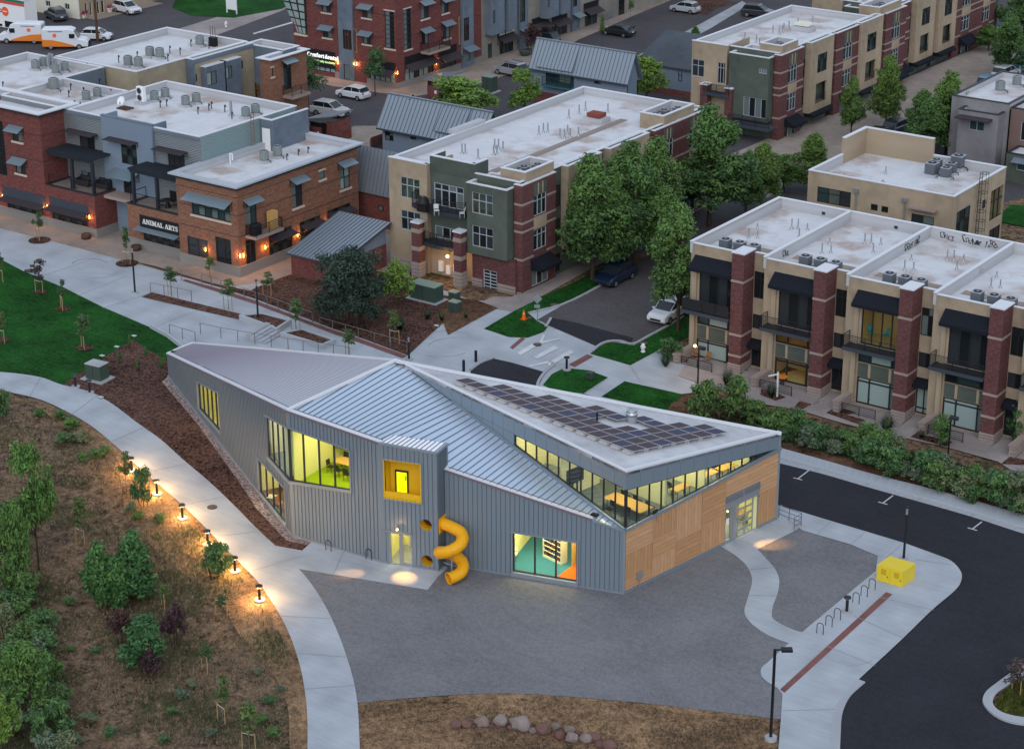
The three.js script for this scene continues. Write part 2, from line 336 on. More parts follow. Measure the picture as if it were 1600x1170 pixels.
const LW=[[[756,514],[800,488],[850,463],[900,440],[962,408],[985,418],[935,450],[878,478],[826,490],[840,502],[856,511],[850,519],[825,528],[795,527]],
[[922,553],[936,542],[950,535],[970,536],[990,540],[1012,528],[1077,490],[1090,520],[1030,547],[985,571]],
[[848,602],[862,585],[882,575],[920,579],[950,590],[912,615],[870,612]],[[940,620],[976,596],[1065,616],[1100,612],[1085,640],[1040,642]]];
for(const q of LW)sheet('lawn',q,3,M.lawn);
sheet('street',[[853,506],[840,500],[880,477],[935,449],[985,418],[1050,380],[1110,350],[1180,400],[1090,480],[1012,528],[990,537],[970,534],[950,534],[932,541]],4,M.street);
sheet('asphalt_patch',[[852,507],[862,497],[900,505],[990,529],[985,537],[970,535],[950,535],[931,541]],5,M.asphalt);
sheet('asphalt_patch',[[735,580],[750,569],[771,560.5],[800,567],[852,582],[840,606],[836,640],[740,640]],3,M.asphalt);
struct('kerb',[[[853,511],[857,505],[861,498]],[[826,490],[878,477],[935,449],[985,417]],[[926,549],[937,540],[950,534.5],[970,534],[988,538.5],[1012,527],[1050,506],[1090,480]],[[735,579],[750,568],[771,560]],[[839,606],[842,596],[852,582],[866,571]]].flatMap(l=>{const p=px(smooth(l,3)),g=[];for(let i=0;i<p.length - 1;i++)g.push(beam(p[i].clone().setY(p[i].y + 0.06),p[i + 1].clone().setY(p[i + 1].y + 0.06),0.22,0.16));return g;}),M.kerb);
for(const q of[[[808,552],[813,556],[838,541.5],[832,537.5]],[[834,558.5],[840,561.5],[873,544],[865,541]],[[861,564.5],[867,568],[898,551.5],[891,547.5]],[[843,535],[846,537],[878,530.5],[872,529]],[[843,534.5],[847,536],[852,524.5],[848,523.5]],[[824,572],[829,574],[860,567],[855,565]],[[856,571],[860,572],[862,566.5],[857,566.5]]])sheet('crosswalk_bar',q,4,M.paint);
for(const q of[[[797,543],[801,546],[821,529.5],[815,527.5]],[[889,570],[898,574],[927,557.5],[918,554]]])sheet('red_brick_band',q,4,M.redPave);
sheet('mulch_bed',[[206,409],[240,416],[283,432],[330,443],[390,455],[400,450],[430,438],[452,430],[560,418],[660,440],[700,470],[720,476],[698,500],[637,556],[520,514],[400,468],[345,450]],5,M.mulch);
sheet('bare_soil',[[690,462],[745,470],[778,482],[700,524],[690,500]],6,M.dirt);
sheet('red_brick_band',[[285,439],[289,437.5],[345,453],[400,471],[520,517],[636,557],[628,560],[520,522],[400,476]],6,M.redPave);
sheet('mulch_bed',[[221,464.5],[237,457.5],[300,473],[400,497],[450,507],[445,513],[400,506],[300,483]],5,M.mulch);
for(const[a,b,r]of[[61,376,14],[198,412,14],[62,457,8],[98,483,9],[132,544,10],[0,532,10]]){const c=G(a,b),q=[];for(let i=0;i<20;i++){const t=i / 20*6.283;q.push(V3(c.x + Math.cos(t)*r*0.075,0,c.z + Math.sin(t)*r*0.075));}struct('mulch_ring',sheetGeo(q,6),M.mulch);}
sheet('sidewalk',[[230,60],[300,76],[330,58],[440,17],[470,0],[520,-20],[450,-10],[360,20]],2,M.walk);
sheet('lawn',[[268,12],[300,25],[345,27],[365,28],[440,14],[520,-30],[300,-60]],3,M.lawn);
sheet('sidewalk',[[480,70],[455,118],[520,135],[640,152],[720,140],[800,115],[905,62],[990,25],[1050,0],[1100,-30],[900,-60]],3,M.walkTan);
sheet('pavement',[[480,250],[500,215],[555,197],[600,197],[640,215],[620,260]],3,M.walkTan);
sheet('sidewalk',[[1200,310],[1270,262],[1400,205],[1540,130],[1640,70],[1560,60],[1100,260]],3,M.walkTan);
sheet('sidewalk',[[990,90],[1005,100],[1110,45],[1170,8],[1160,2],[1090,40]],3,M.kerb);
sheet('lawn',[[1555,345],[1600,355],[1700,370],[1700,330],[1580,320]],4,M.lawn);
sheet('planting_bed',[[1180,12],[1215,5],[1143,-8],[1125,5],[1140,20],[1165,24]].map(([a,b])=>[a - 60,b]),4,M.mulch);
sheet('paint_line',[[395,52],[460,33],[461,35],[396,54]],3,M.paint);
{
const J=[[[477,1076],[556,1070]],[[466,1020],[541,1026]],[[438,962],[516,966]],[[388,893],[472,868]],[[335,838],[405,830]],[[284,790],[350,775]],[[226,738],[292,724]],[[168,692],[222,668]],[[110,648],[150,618]],[[45,620],[62,590]],[[545,842],[520,898]],[[1335,962],[1413,997]],[[1290,1008],[1368,1040]],[[1372,932],[1460,953]],[[1430,874],[1490,882]],[[1298,815],[1275,836]],[[1352,831],[1330,851]],[[1410,850],[1386,871]],[[1222,1110],[1304,1108]],[[1170,930],[1215,930]],[[1165,890],[1209,886]],[[1290,723],[1274,736]],[[1365,744],[1352,760]],[[1450,766],[1434,782]],[[1535,789],[1518,806]],[[160,481],[250,452]],[[235,512],[345,470]],[[60,432],[140,405]],[[120,462],[198,430]],[[985,571],[1000,594]],[[912,615],[950,590]]];
for(const[a,b]of J){const A=G(...a,0.088),B=G(...b,0.088);struct('paving_joint',beam(A,B,0.035,0.006),M.kerbEdge);}
}
{
const scuff=mat([0.40,0.42,0.45],0.9,{map:T.blotch});
for(const[x,y,rx,ry,a0,a1]of[[140,415,30,11,3.4,5.9],[150,423,34,12,0.2,2.4],[700,530,46,13,3.5,5.6],[720,542,52,15,3.3,5.4],[690,548,40,10,0.3,2.2],[1320,1030,46,12,0.3,1.5]]){const o=[],i=[];for(let k=0;k<=12;k++){const t=lerp(a0,a1,k / 12);o.push([x + Math.cos(t)*rx,y + Math.sin(t)*ry]);i.push([x + Math.cos(t)*(rx - 2.2),y + Math.sin(t)*(ry - 0.9)]);}sheet('tyre_scuff',[...o,...i.reverse()],x>1000?6.6:1.6,scuff);}
}
sheet('pavement',[[742,478],[775,483],[800,487],[850,461.5],[930,417],[985,388],[960,378],[900,410],[830,448],[800,464],[770,464]],3.5,M.walk);
// ---------- the library ----------
RectAreaLightUniformsLib.init();
Object.assign(M,{
siding:mat([0.195,0.24,0.28],0.5,{metalness:0.25}),sidingSeam:mat([0.12,0.14,0.165],0.5,{metalness:0.25}),sidingTrim:mat([0.25,0.285,0.32],0.45,{metalness:0.3}),
roofBlue:mat([0.56,0.65,0.76],0.36,{metalness:0.6}),roofSeam:mat([0.13,0.14,0.165],0.5),roofPale:mat([0.58,0.59,0.63],0.42,{metalness:0.35}),roofPaleSeam:mat([0.30,0.27,0.32],0.5),  // blue roof seams: same metal as the panels, seam shade painted in as darker colour
fascia:mat([0.215,0.265,0.31],0.42,{metalness:0.3}),wood:mat([0.66,0.43,0.27],0.7,{map:T.wood}),membrane:mat([0.70,0.70,0.72],0.7,{map:T.blotch}),
yellow:mat([0.72,0.42,0.015],0.4),slide:mat([0.78,0.36,0.008],0.3),slideIn:mat([0.72,0.34,0.01],0.35),
wallCream:mat([0.82,0.77,0.36],0.8),wallPale:mat([0.82,0.79,0.50],0.8),floorGreen:mat([0.30,0.42,0.01],0.7),floorTeal:mat([0.045,0.19,0.27],0.75),floorOrange:mat([0.90,0.13,0.008],0.7),floorGrey:mat([0.19,0.23,0.25],0.8),floorWood:mat([0.55,0.33,0.12],0.6),
lime:mat([0.55,0.62,0.01],0.6),tableWood:mat([0.66,0.40,0.13],0.5),chairBlack:mat([0.02,0.02,0.022],0.5),orange:mat([0.75,0.20,0.02],0.6),shelfWhite:mat([0.78,0.74,0.55],0.6),
clear:new THREE.MeshPhysicalMaterial({color:0xf4faf6,transmission:1,thickness:0,roughness:0.02,ior:1.45}),
glow:new THREE.MeshStandardMaterial({color:0xffffff,emissive:new THREE.Color(1,0.9,0.62),emissiveIntensity:1.8}),
});
const P8=G(263,590),P7=G(457,838),T0=G(597.5,880),T1=G(685,893),F0=G(697,883),Nn=G(975.6,929),Rr=G(1215,811.5);
const fL=new Face(P8,P7),fA=new Face(P7,T0),fT=new Face(T0,T1),fTR=new Face(T1,F0),fB=new Face(F0,Nn),fW=new Face(Nn,Rr);
const at=(p,y)=>V3(p.x,y,p.z);
const A0=at(P8,topY(P8,554)),Wt=at(P7,topY(P7,643)),T0t=at(T0,topY(T0,693)),T1t=at(T1,topY(T1,709)),F0e=at(F0,topY(F0,735)),Ne=at(Nn,topY(Nn,830)),Nt=at(Nn,topY(Nn,738)),Rt=at(Rr,topY(Rr,677)),Rw=at(Rr,topY(Rr,702));
const Ll=GY(620,564,10.4),A2=GY(301,537,A0.y + 0.1),A1=GY(279,545.5,A0.y);
const fV=new Face(Ll,Nn);
const lib=thing('library_building','grey metal and timber library with folded roofs, lit windows and a yellow opening','library',V3(Nn.x - 10,0,Nn.z - 6));
const seamsOn=(f,us,hLo,hHi,w=0.035)=>us.map(u=>f.box(u - w / 2,u + w / 2,hLo(u),hHi(u),0.002,0.05));
const steps=(a,b,d)=>{const n=Math.max(1,Math.round((b - a)/ d));return Array.from({length:n - 1},(_,i)=>a +(b - a)*(i + 1)/ n);};
function seamRuns(f,u0,u1,d,lo,hi,holes){
const out=[];
for(const u of steps(u0,u1,d)){
let segs=[[lo(u),hi(u)]];
for(const r of holes)if(u>r.u0 - 0.03&&u<r.u1 + 0.03){const a=r.lo(u),b=r.hi(u);segs=segs.flatMap(([p,q])=>[[p,Math.min(q,a)],[Math.max(p,b),q]].filter(s=>s[1]- s[0]>0.05));}
for(const[p,q]of segs)out.push(f.box(u - 0.013,u + 0.013,p,q,0.002,0.04));
}
return out;
}
const lineFn=(a,b)=>(u)=>a[1]+(b[1]- a[1])*(u - a[0])/(b[0]- a[0]);
const trimRect=(f,poly,w,o0,o1)=>poly.map((p,i)=>f.beam([p[0],p[1],(o0 + o1)/ 2],[poly[(i + 1)% poly.length][0],poly[(i + 1)% poly.length][1],(o0 + o1)/ 2],o1 - o0,w));
function glazing(par,f,uL,uR,lo,hi,cuts,o,matF=M.dark,w=0.07,extra=0){
const us=[uL,...cuts,uR],fr=[];
for(const u of us)fr.push(f.box(u - w / 2,u + w / 2,lo(u),hi(u),o - 0.06,o + 0.06 + extra));
fr.push(f.beam([uL,lo(uL)+ 0.03,o],[uR,lo(uR)+ 0.03,o],0.12,0.07),f.beam([uL,hi(uL)- 0.03,o],[uR,hi(uR)- 0.03,o],0.12,0.07));
const fm=part(par,'window',fr,matF);
for(let i=0;i<us.length - 1;i++){
const a=us[i]+ w / 2,b=us[i + 1]- w / 2;if(hi(b)- lo(b)<0.02)continue;
part(fm,'pane',slab([f.at(a,lo(a)+ 0.06,o),f.at(b,lo(b)+ 0.06,o),f.at(b,Math.max(lo(b)+ 0.07,hi(b)- 0.06),o),f.at(a,Math.max(lo(a)+ 0.07,hi(a)- 0.06),o)],f.N.clone().multiplyScalar(0.012)),M.clear);
}
return fm;
}
let cl_=0;const CLN=['green meeting room, front','green meeting room, rear','book room by the glass corner','lower lounge','far window bay','entry vestibule','low front room, left','low front room, right','corner office over the long table','corner office, second from the corner','corner office, third from the corner','roof-level office by the screen','workshop'];
function ceilingLight(p,w,d,yaw,power,col=0xffe8b4){
const par=thing('ceiling_light','lit ceiling panel in the ' + CLN[cl_++],'ceiling light',p,'ceiling lights inside the library');
par.rotation.y=yaw;
const g=new THREE.Mesh(new THREE.BoxGeometry(w,0.05,d),M.glow);g.name='diffuser';g.position.y=0.03;par.add(g);
const l=new THREE.RectAreaLight(col,power*2.1,w,d);l.position.y=-0.01;l.lookAt(0,-1,0);par.add(l);
return par;
}
const basL=(u)=>lerp(P8.y,P7.y,u / fL.L),topL=lineFn([0,A0.y],[fL.L,Wt.y]);
const quad=(f,a,b,c,d)=>{const q=[a,b,c,d].map(p=>f.pix(...p));return{u0:(q[0][0]+ q[3][0])/ 2,u1:(q[1][0]+ q[2][0])/ 2,hi:lineFn(q[0],q[1]),lo:lineFn(q[3],q[2])};};
const wl1=quad(fL,[308.5,597],[341.5,614.5],[344,676],[309.5,637]),wl2=quad(fL,[416,651.5],[450.5,670],[453,752],[419,713.5]),wl3=quad(fL,[402.5,714],[444.5,762],[447,820],[404.5,768]);
wl2.u1=fL.L - 0.04;
const holeOf=(w)=>({poly:[[w.u0,w.lo(w.u0)],[w.u0,w.hi(w.u0)],[w.u1,w.hi(w.u1)],[w.u1,w.lo(w.u1)]]});
fL.holes=[wl1,wl3].map(holeOf);
const cornerCut=[[fL.L,wl2.lo(fL.L)],[wl2.u0,wl2.lo(wl2.u0)],[wl2.u0,wl2.hi(wl2.u0)],[fL.L,wl2.hi(fL.L)]];
part(lib,'wall',fL.wall([[0,P8.y - 1.5],[fL.L,-1.2],...cornerCut,[fL.L,topL(fL.L)],[0,topL(0)]]),M.siding);
part(lib,'siding_seam',seamRuns(fL,0,fL.L,0.32,(u)=>basL(u)+ 0.15,topL,[wl1,wl2,wl3]),M.sidingSeam,{kind:'stuff'});
part(lib,'base_flashing',fL.beam([0,basL(0)+ 0.12,0.05],[fL.L,basL(fL.L)+ 0.12,0.05],0.1,0.2),M.sidingTrim);
for(const w of[wl1,wl3])part(lib,'window_trim',[fL.beam([w.u0 - 0.2,w.hi(w.u0 - 0.2)+ 0.05,0.05],[w.u1 + 0.1,w.hi(w.u1 + 0.1)+ 0.05,0.05],0.16,0.1),fL.beam([w.u0,w.lo(w.u0)- 0.05,0.05],[w.u1,w.lo(w.u1)- 0.05,0.05],0.14,0.12),fL.box(w.u0 - 0.08,w.u0,w.lo(w.u0),w.hi(w.u0),0,0.08),fL.box(w.u1,w.u1 + 0.08,w.lo(w.u1),w.hi(w.u1),0,0.08)],M.sidingTrim);
const nCut=(w,n)=>Array.from({length:n - 1},(_,i)=>lerp(w.u0,w.u1,(i + 1)/ n));
glazing(lib,fL,wl1.u0 + 0.05,wl1.u1 - 0.05,wl1.lo,wl1.hi,nCut(wl1,5),-0.12);
glazing(lib,fL,wl3.u0 + 0.05,wl3.u1 - 0.05,wl3.lo,wl3.hi,nCut(wl3,4),-0.12);
glazing(lib,fL,wl2.u0 + 0.05,fL.L - 0.05,wl2.lo,wl2.hi,nCut(wl2,4),-0.06);
part(lib,'window_trim',[fL.beam([wl2.u0 - 0.1,wl2.lo(wl2.u0)- 0.1,0.05],[fL.L,wl2.lo(fL.L)- 0.1,0.05],0.14,0.2),fL.beam([wl2.u0 - 0.3,wl2.hi(wl2.u0)+ 0.06,0.05],[fL.L,wl2.hi(fL.L)+ 0.06,0.05],0.14,0.1)],M.sidingTrim);
const topA=lineFn([0,Wt.y],[fA.L,T0t.y]),gw=quad(fA,[451.5,669.5],[546.5,704],[547.5,766],[453.5,751]);
gw.u0=0.04;
part(lib,'wall',fA.wall([[0,-0.6],[fA.L,-0.6],[fA.L,topA(fA.L)],[0,topA(0)],[0,gw.hi(0)],[gw.u1,gw.hi(gw.u1)],[gw.u1,gw.lo(gw.u1)],[0,gw.lo(0)]]),M.siding);
part(lib,'siding_seam',seamRuns(fA,0,fA.L,0.31,()=>0.2,topA,[gw]),M.sidingSeam,{kind:'stuff'});
part(lib,'base_flashing',fA.box(0,fA.L,0,0.2,0.003,0.08),M.sidingTrim);
glazing(lib,fA,0.08,gw.u1 - 0.04,gw.lo,gw.hi,[474,498,521.5].map(x=>fA.u(x,720)),-0.06,M.dark,0.1);
part(lib,'window_trim',[fA.beam([0,gw.lo(0)- 0.1,0.05],[gw.u1 + 0.1,gw.lo(gw.u1 + 0.1)- 0.1,0.05],0.14,0.2),fA.box(gw.u1,gw.u1 + 0.1,gw.lo(gw.u1),gw.hi(gw.u1),0,0.1),fA.beam([0,gw.hi(0)+ 0.05,0.04],[gw.u1,gw.hi(gw.u1)+ 0.05,0.04],0.1,0.08)],M.sidingTrim);
const topT=lineFn([0,T0t.y],[fT.L,T1t.y]),sq=fT.rect(600,719,656.5,784),dr=fT.rect(608,830,644.5,886);
const hc=[fT.pix(665.5,820.5),fT.pix(667,876.5)],hr=0.42;
dr[2]=0.04;
fT.holes=[sq,{circle:[...hc[0],hr]},{circle:[...hc[1],hr]}];
part(lib,'wall',fT.wall([[0,-0.6],[dr[0],-0.6],[dr[0],dr[3]],[dr[1],dr[3]],[dr[1],-0.6],[fT.L,-0.6],[fT.L,topT(fT.L)],[0,topT(0)]]),M.siding);
const asRun=(r)=>({u0:r[0],u1:r[1],lo:()=>r[2],hi:()=>r[3]});
const circRun=(c)=>({u0:c[0]- hr,u1:c[0]+ hr,lo:(u)=>c[1]- Math.sqrt(Math.max(0,hr*hr -(u - c[0])**2)),hi:(u)=>c[1]+ Math.sqrt(Math.max(0,hr*hr -(u - c[0])**2))});
part(lib,'siding_seam',seamRuns(fT,0,fT.L,0.31,()=>0.15,topT,[asRun(sq),asRun(dr),...hc.map(circRun)]),M.sidingSeam,{kind:'stuff'});
part(lib,'base_flashing',[fT.box(0,dr[0]- 0.02,0,0.16,0.003,0.07),fT.box(dr[1]+ 0.02,fT.L,0,0.16,0.003,0.07)],M.sidingTrim);
for(const c of hc){
const tb=new THREE.CylinderGeometry(hr,hr,0.8,28,1,true).rotateX(Math.PI / 2).translate(c[0],c[1],-0.41).applyMatrix4(fT.M);
const s=part(lib,'porthole',tb,M.yellow);part(s,'back_panel',fT.box(c[0]- hr - 0.05,c[0]+ hr + 0.05,c[1]- hr - 0.05,c[1]+ hr + 0.05,-0.86,-0.83),mat([0.09,0.03,0.012],0.8));
}
{
const[a,b,c,d]=sq,D=1.12,n=part(lib,'niche',[fT.box(a - 0.1,a,c,d,-D,0.01),fT.box(b,b + 0.1,c,d,-D,0.01),fT.box(a - 0.1,b + 0.1,c - 0.1,c,-D,0.012),fT.box(a - 0.1,b + 0.1,d,d + 0.1,-D,0.012),fT.box(a - 0.1,b + 0.1,c - 0.1,d + 0.1,-D - 0.1,-D)],M.yellow);
part(n,'parapet',fT.box(a,b,c,c + 0.42,-0.16,-0.02),M.yellow);
part(n,'niche_trim',[fT.box(a - 0.16,b + 0.16,c - 0.18,c - 0.1,0,0.07),fT.box(a - 0.16,b + 0.16,d + 0.1,d + 0.16,0,0.07),fT.box(a - 0.16,a - 0.1,c - 0.1,d + 0.1,0,0.07),fT.box(b + 0.1,b + 0.16,c - 0.1,d + 0.1,0,0.07)],M.sidingTrim);
const bk=(x,y)=>fT.pix(x,y,-D),u0=bk(617.5,735)[0],u1=bk(638,735)[0],h1=bk(617,733)[1];
const dm=part(lib,'door',[fT.box(u0,u0 + 0.1,c,h1,-D + 0.002,-D + 0.1),fT.box(u1 - 0.1,u1,c,h1,-D + 0.002,-D + 0.1),fT.box(u0 + 0.1,u1 - 0.1,h1 - 0.12,h1,-D + 0.002,-D + 0.1)],M.dark);
part(dm,'door_pane',fT.box(u0 + 0.1,u1 - 0.1,c,h1 - 0.12,-D + 0.01,-D + 0.05),new THREE.MeshStandardMaterial({color:0xc0d010,emissive:new THREE.Color(0.72,0.78,0.0),emissiveIntensity:1.0,roughness:0.3}));
part(dm,'handle',fT.box(u1 - 0.2,u1 - 0.16,c + 0.9,c + 1.25,-D + 0.06,-D + 0.12),M.dark);
}
{
const[a,b,c,d]=dr,m=lerp(a,b,0.49),fr=[];
for(const[p,q]of[[a,a + 0.09],[m - 0.07,m + 0.07],[b - 0.12,b]])fr.push(fT.box(p,q,c,d,-0.14,0.03));
fr.push(fT.box(a + 0.09,m - 0.07,d - 0.1,d,-0.14,0.03),fT.box(m + 0.07,b - 0.12,d - 0.1,d,-0.14,0.03),fT.box(a + 0.09,m - 0.07,c,c + 0.1,-0.14,0.02),fT.box(m + 0.07,b - 0.12,c,c + 0.3,-0.14,0.02),fT.box(m + 0.07,m + 0.18,c + 0.3,d - 0.1,-0.13,0.01));
const dm=part(lib,'door',fr,M.steel);
part(dm,'door_pane',fT.box(a + 0.09,m - 0.07,c + 0.1,d - 0.1,-0.07,-0.06),M.clear);part(dm,'door_pane',fT.box(m + 0.18,b - 0.12,c + 0.3,d - 0.1,-0.07,-0.06),M.clear);
part(lib,'door_trim',[fT.box(a - 0.5,b + 0.1,d + 0.01,d + 0.08,0.01,0.14)],M.sidingTrim);
}
const tb0=GY(612,681,T0t.y),tb1=GY(699.5,694,T1t.y);
part(lib,'tower_roof',slab([T0t,T1t,tb1,tb0],V3(0,0.06,0)),mat([0.9,0.9,0.92],0.5));
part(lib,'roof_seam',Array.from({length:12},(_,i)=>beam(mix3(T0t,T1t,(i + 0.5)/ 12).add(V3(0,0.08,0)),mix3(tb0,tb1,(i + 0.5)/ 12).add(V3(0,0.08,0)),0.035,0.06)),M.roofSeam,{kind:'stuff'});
const fTR2=new Face(T1,tb1),fTBk=new Face(tb1,tb0);
{
const o=fTR2.pix(690,818),e=0.5;fTR2.holes=[[o[0]- e,Math.min(o[0]+ e,fTR2.L - 0.02),o[1]- e,o[1]+ e]];
part(lib,'wall',fTR2.wall([[0,-0.6],[fTR2.L,-0.6],[fTR2.L,T1t.y],[0,T1t.y]]),M.siding);
part(lib,'siding_seam',seamRuns(fTR2,0,fTR2.L,0.2,()=>0.15,()=>T1t.y,[asRun(fTR2.holes[0])]),M.sidingSeam,{kind:'stuff'});
part(lib,'wall',fTBk.wall([[0,5.6],[fTBk.L,5.6],[fTBk.L,T0t.y],[0,T1t.y]]),M.siding);
}
part(lib,'tower_coping',[beam(T0t.clone().add(V3(0,0.03,0)),T1t.clone().add(V3(0,0.03,0)),0.14,0.16),beam(T1t.clone().add(V3(0,0.03,0)),tb1.clone().add(V3(0,0.03,0)),0.14,0.16)],M.sidingTrim);
const topB=lineFn([0,F0e.y],[fB.L,Ne.y]),rw=fB.rect(801,832,901.5,909);
fB.holes=[rw];
part(lib,'wall',fB.wall([[0,-0.6],[fB.L,-0.6],[fB.L,topB(fB.L)],[0,topB(0)]]),M.siding);
part(lib,'siding_seam',seamRuns(fB,0,fB.L - 0.05,0.33,()=>0.15,topB,[{u0:rw[0]- 0.1,u1:rw[1]+ 0.1,lo:()=>-1,hi:()=>rw[3]}]),M.sidingSeam,{kind:'stuff'});
part(lib,'base_flashing',[fB.box(0,rw[0]- 0.1,0,0.13,0.003,0.06),fB.box(rw[1]+ 0.1,fB.L,0,0.13,0.003,0.06),fB.box(rw[0]- 0.1,rw[1]+ 0.1,-0.05,rw[2]- 0.02,0.003,0.14)],M.sidingTrim);
glazing(lib,fB,rw[0]+ 0.04,rw[1]- 0.04,()=>rw[2],()=>rw[3],[835,868].map(x=>fB.u(x,870)),-0.12,M.dark,0.1);
part(lib,'window_trim',[fB.box(rw[0]- 0.16,rw[1]+ 0.1,rw[3],rw[3]+ 0.1,0.003,0.12),fB.box(rw[1],rw[1]+ 0.1,rw[2],rw[3],0.003,0.09),fB.box(rw[0]- 0.1,rw[0],rw[2],rw[3],0.003,0.06)],M.sidingTrim);
part(lib,'corner_trim',fB.box(fB.L - 0.12,fB.L + 0.02,0,Ne.y,0.003,0.05),M.sidingTrim);
const topW=lineFn([0,Ne.y],[fW.L,Rw.y]);
const uD0=fW.u(1131.5,850),uD1=fW.u(1185,823),hD=fW.h(1133,777),lvT=hD,lvB=fW.h(1133,788),trB=fW.h(1133,798);
part(lib,'wall',fW.wall([[0,-0.6],[uD0,-0.6],[uD0,hD],[uD1,hD],[uD1,-0.6],[fW.L,-0.6],[fW.L,topW(fW.L)],[0,topW(0)]],0.25,-0.06),M.fascia);
{
const cols=[[0,1019.5],[1019.5,1056],[1056,1095],[1095,1131.5]].map(([a,b])=>[a?fW.u(a,870):0.05,fW.u(b,860)]);
cols.push([uD0,uD1],[uD1,fW.L - 0.02]);
const lev=[[0.25,1.1,2.9],[0.25,1.6,3.1],[0.25,2.1],[0.25,2.3],[hD],[0.25,2.75]];
M.wood.color.setRGB(0.70,0.43,0.235);const wv=M.wood,ww=mat([0.65,0.395,0.21],0.7,{map:T.wood}),w3=mat([0.74,0.47,0.27],0.7,{map:T.wood});
cols.forEach(([a,b],i)=>lev[i].forEach((h0,k)=>{
const last=k===lev[i].length - 1,g=0.008,h1=last?null:lev[i][k + 1]- g;
const pts=last?[[a + g,h0],[b - g,h0],[b - g,topW(b)- 0.02],[a + g,topW(a)- 0.02]]:[[a + g,h0],[b - g,h0],[b - g,h1],[a + g,h1]];
const geo=slab(pts.map(p=>fW.at(p[0],p[1],-0.05)),fW.N.clone().multiplyScalar(0.05 + 0.006*((i + k)% 3)));
if((i + k)% 2){const uv=geo.attributes.uv;for(let q=0;q<uv.count;q++)uv.setXY(q,uv.getY(q)+ i*0.37,uv.getX(q));}
part(lib,'cladding_panel',geo,[wv,ww,w3][(i*2 + k)% 3]);
}));
part(lib,'base_flashing',[fW.box(0,uD0,0,0.24,-0.05,0.03),fW.box(uD1,fW.L,0,0.24,-0.05,0.03)],M.fascia);
part(lib,'sill_flashing',fW.beam([0,topW(0)+ 0.08,0.02],[fW.L,topW(fW.L)+ 0.08,0.02],0.2,0.2),M.fascia);
}
{
const lv=[];for(let h=lvB + 0.04;h<lvT - 0.03;h +=0.1)lv.push(fW.beam([uD0,h,0.03],[uD1,h,0.03],0.09,0.05));
part(lib,'louvre',[...lv,fW.box(uD0,uD1,lvB,lvT,-0.1,-0.03),fW.box((uD0 + uD1)/ 2 - 0.06,(uD0 + uD1)/ 2 + 0.06,lvB,lvT,-0.02,0.1)],M.galv);
part(lib,'header_panel',fW.box(uD0,uD1,trB,lvB,-0.12,0.02),M.galv);
const ud=fW.u(1143.5,848),ug0=fW.u(1149,840),ug1=fW.u(1177,826);
const dm=part(lib,'door',[fW.box(uD0,uD0 + 0.08,0.03,trB,-0.14,0),fW.box(ud - 0.16,ud,0.03,trB,-0.14,0),fW.box(uD0 + 0.08,ud - 0.16,0.03,0.3,-0.14,-0.02),fW.box(ud,ug0,0.03,trB,-0.16,0.03)],M.galv);
part(dm,'door_pane',fW.box(uD0 + 0.08,ud - 0.16,0.3,trB,-0.1,-0.09),M.clear);
part(dm,'notice',fW.box(uD0 + 0.25,uD0 + 0.55,1.45,1.9,-0.088,-0.08),M.white);
const gm=part(lib,'garage_door',[...[0,1,2,3,4,5].map(i=>{const h=lerp(0.04,trB,i / 5);return fW.box(ug0,ug1,Math.max(0.03,h - 0.05),Math.min(trB,h + 0.05),-0.16,-0.08);}),...[0,1,2,3].map(i=>{const u=lerp(ug0,ug1,[0,0.17,0.58,1][i]);return fW.box(u - 0.04,u + 0.04,0.03,trB,-0.15,-0.085);})],M.galv);
for(let i=0;i<5;i++)for(let k=0;k<3;k++)part(gm,'pane',fW.box(lerp(ug0,ug1,[0,0.17,0.58][k])+ 0.04,lerp(ug0,ug1,[0.17,0.58,1][k])- 0.04,lerp(0.04,trB,i / 5)+ 0.05,lerp(0.04,trB,(i + 1)/ 5)- 0.05,-0.125,-0.118),M.clear);
part(lib,'door_jamb',fW.box(ug1 + 0.04,uD1,0,trB,-0.5,-0.2),M.wallCream);
}
const vT=lineFn([0,Ll.y],[fV.L,Nt.y]),vBot=lineFn([0,Ll.y],[fV.L,Ne.y]);
const fB0=fV.pix(803,678.5),fB1=fV.pix(979.5,765),vF=lineFn(fB0,fB1),ug=fB0[0];
const wT=lineFn([0,Nt.y],[fW.L,Rt.y]),wF0=fW.pix(980,765),wF=lineFn([0,wF0[1]],[fW.L,Rw.y + 0.12]);
part(lib,'wall',fV.wall([[0,vBot(0)- 0.6],[ug,vBot(ug)- 0.6],[ug,vF(ug)],[fV.L,vF(fV.L)],[fV.L,vT(fV.L)- 0.05],[0,vT(0)- 0.02]],0.2,-0.06),M.fascia);
part(lib,'wall',fW.wall([[0,wF(0)],[fW.L,wF(fW.L)],[fW.L,wT(fW.L)- 0.05],[0,wT(0)- 0.05]],0.2,-0.06),M.fascia);
const modV=(fV.L - ug)/ 10,nV=Math.floor(fV.L / modV);
for(let i=0;i<=nV;i++){
const b=fV.L - i*modV,a=Math.max(0.3,b - modV),g=0.012;if(b - a<0.3)continue;
const P=(u,h)=>fV.at(u,h,-0.05),th=fV.N.clone().multiplyScalar(0.05);
const midA=b>ug + 0.1?vF(a):Math.max(vBot(a)+ 0.1,vT(a)- 1.18),midB=b>ug + 0.1?vF(b):Math.max(vBot(b)+ 0.1,vT(b)- 1.18);
part(lib,'fascia_panel',slab([P(a + g,midA + g),P(b - g,midB + g),P(b - g,vT(b)- 0.03),P(a + g,vT(a)- 0.03)],th),M.fascia);
if(b<=ug + 0.1&&midA - vBot(a)>0.15)part(lib,'fascia_panel',slab([P(a + g,vBot(a)+ 0.05),P(b - g,vBot(b)+ 0.05),P(b - g,midB - g),P(a + g,midA - g)],th),M.fascia);
}
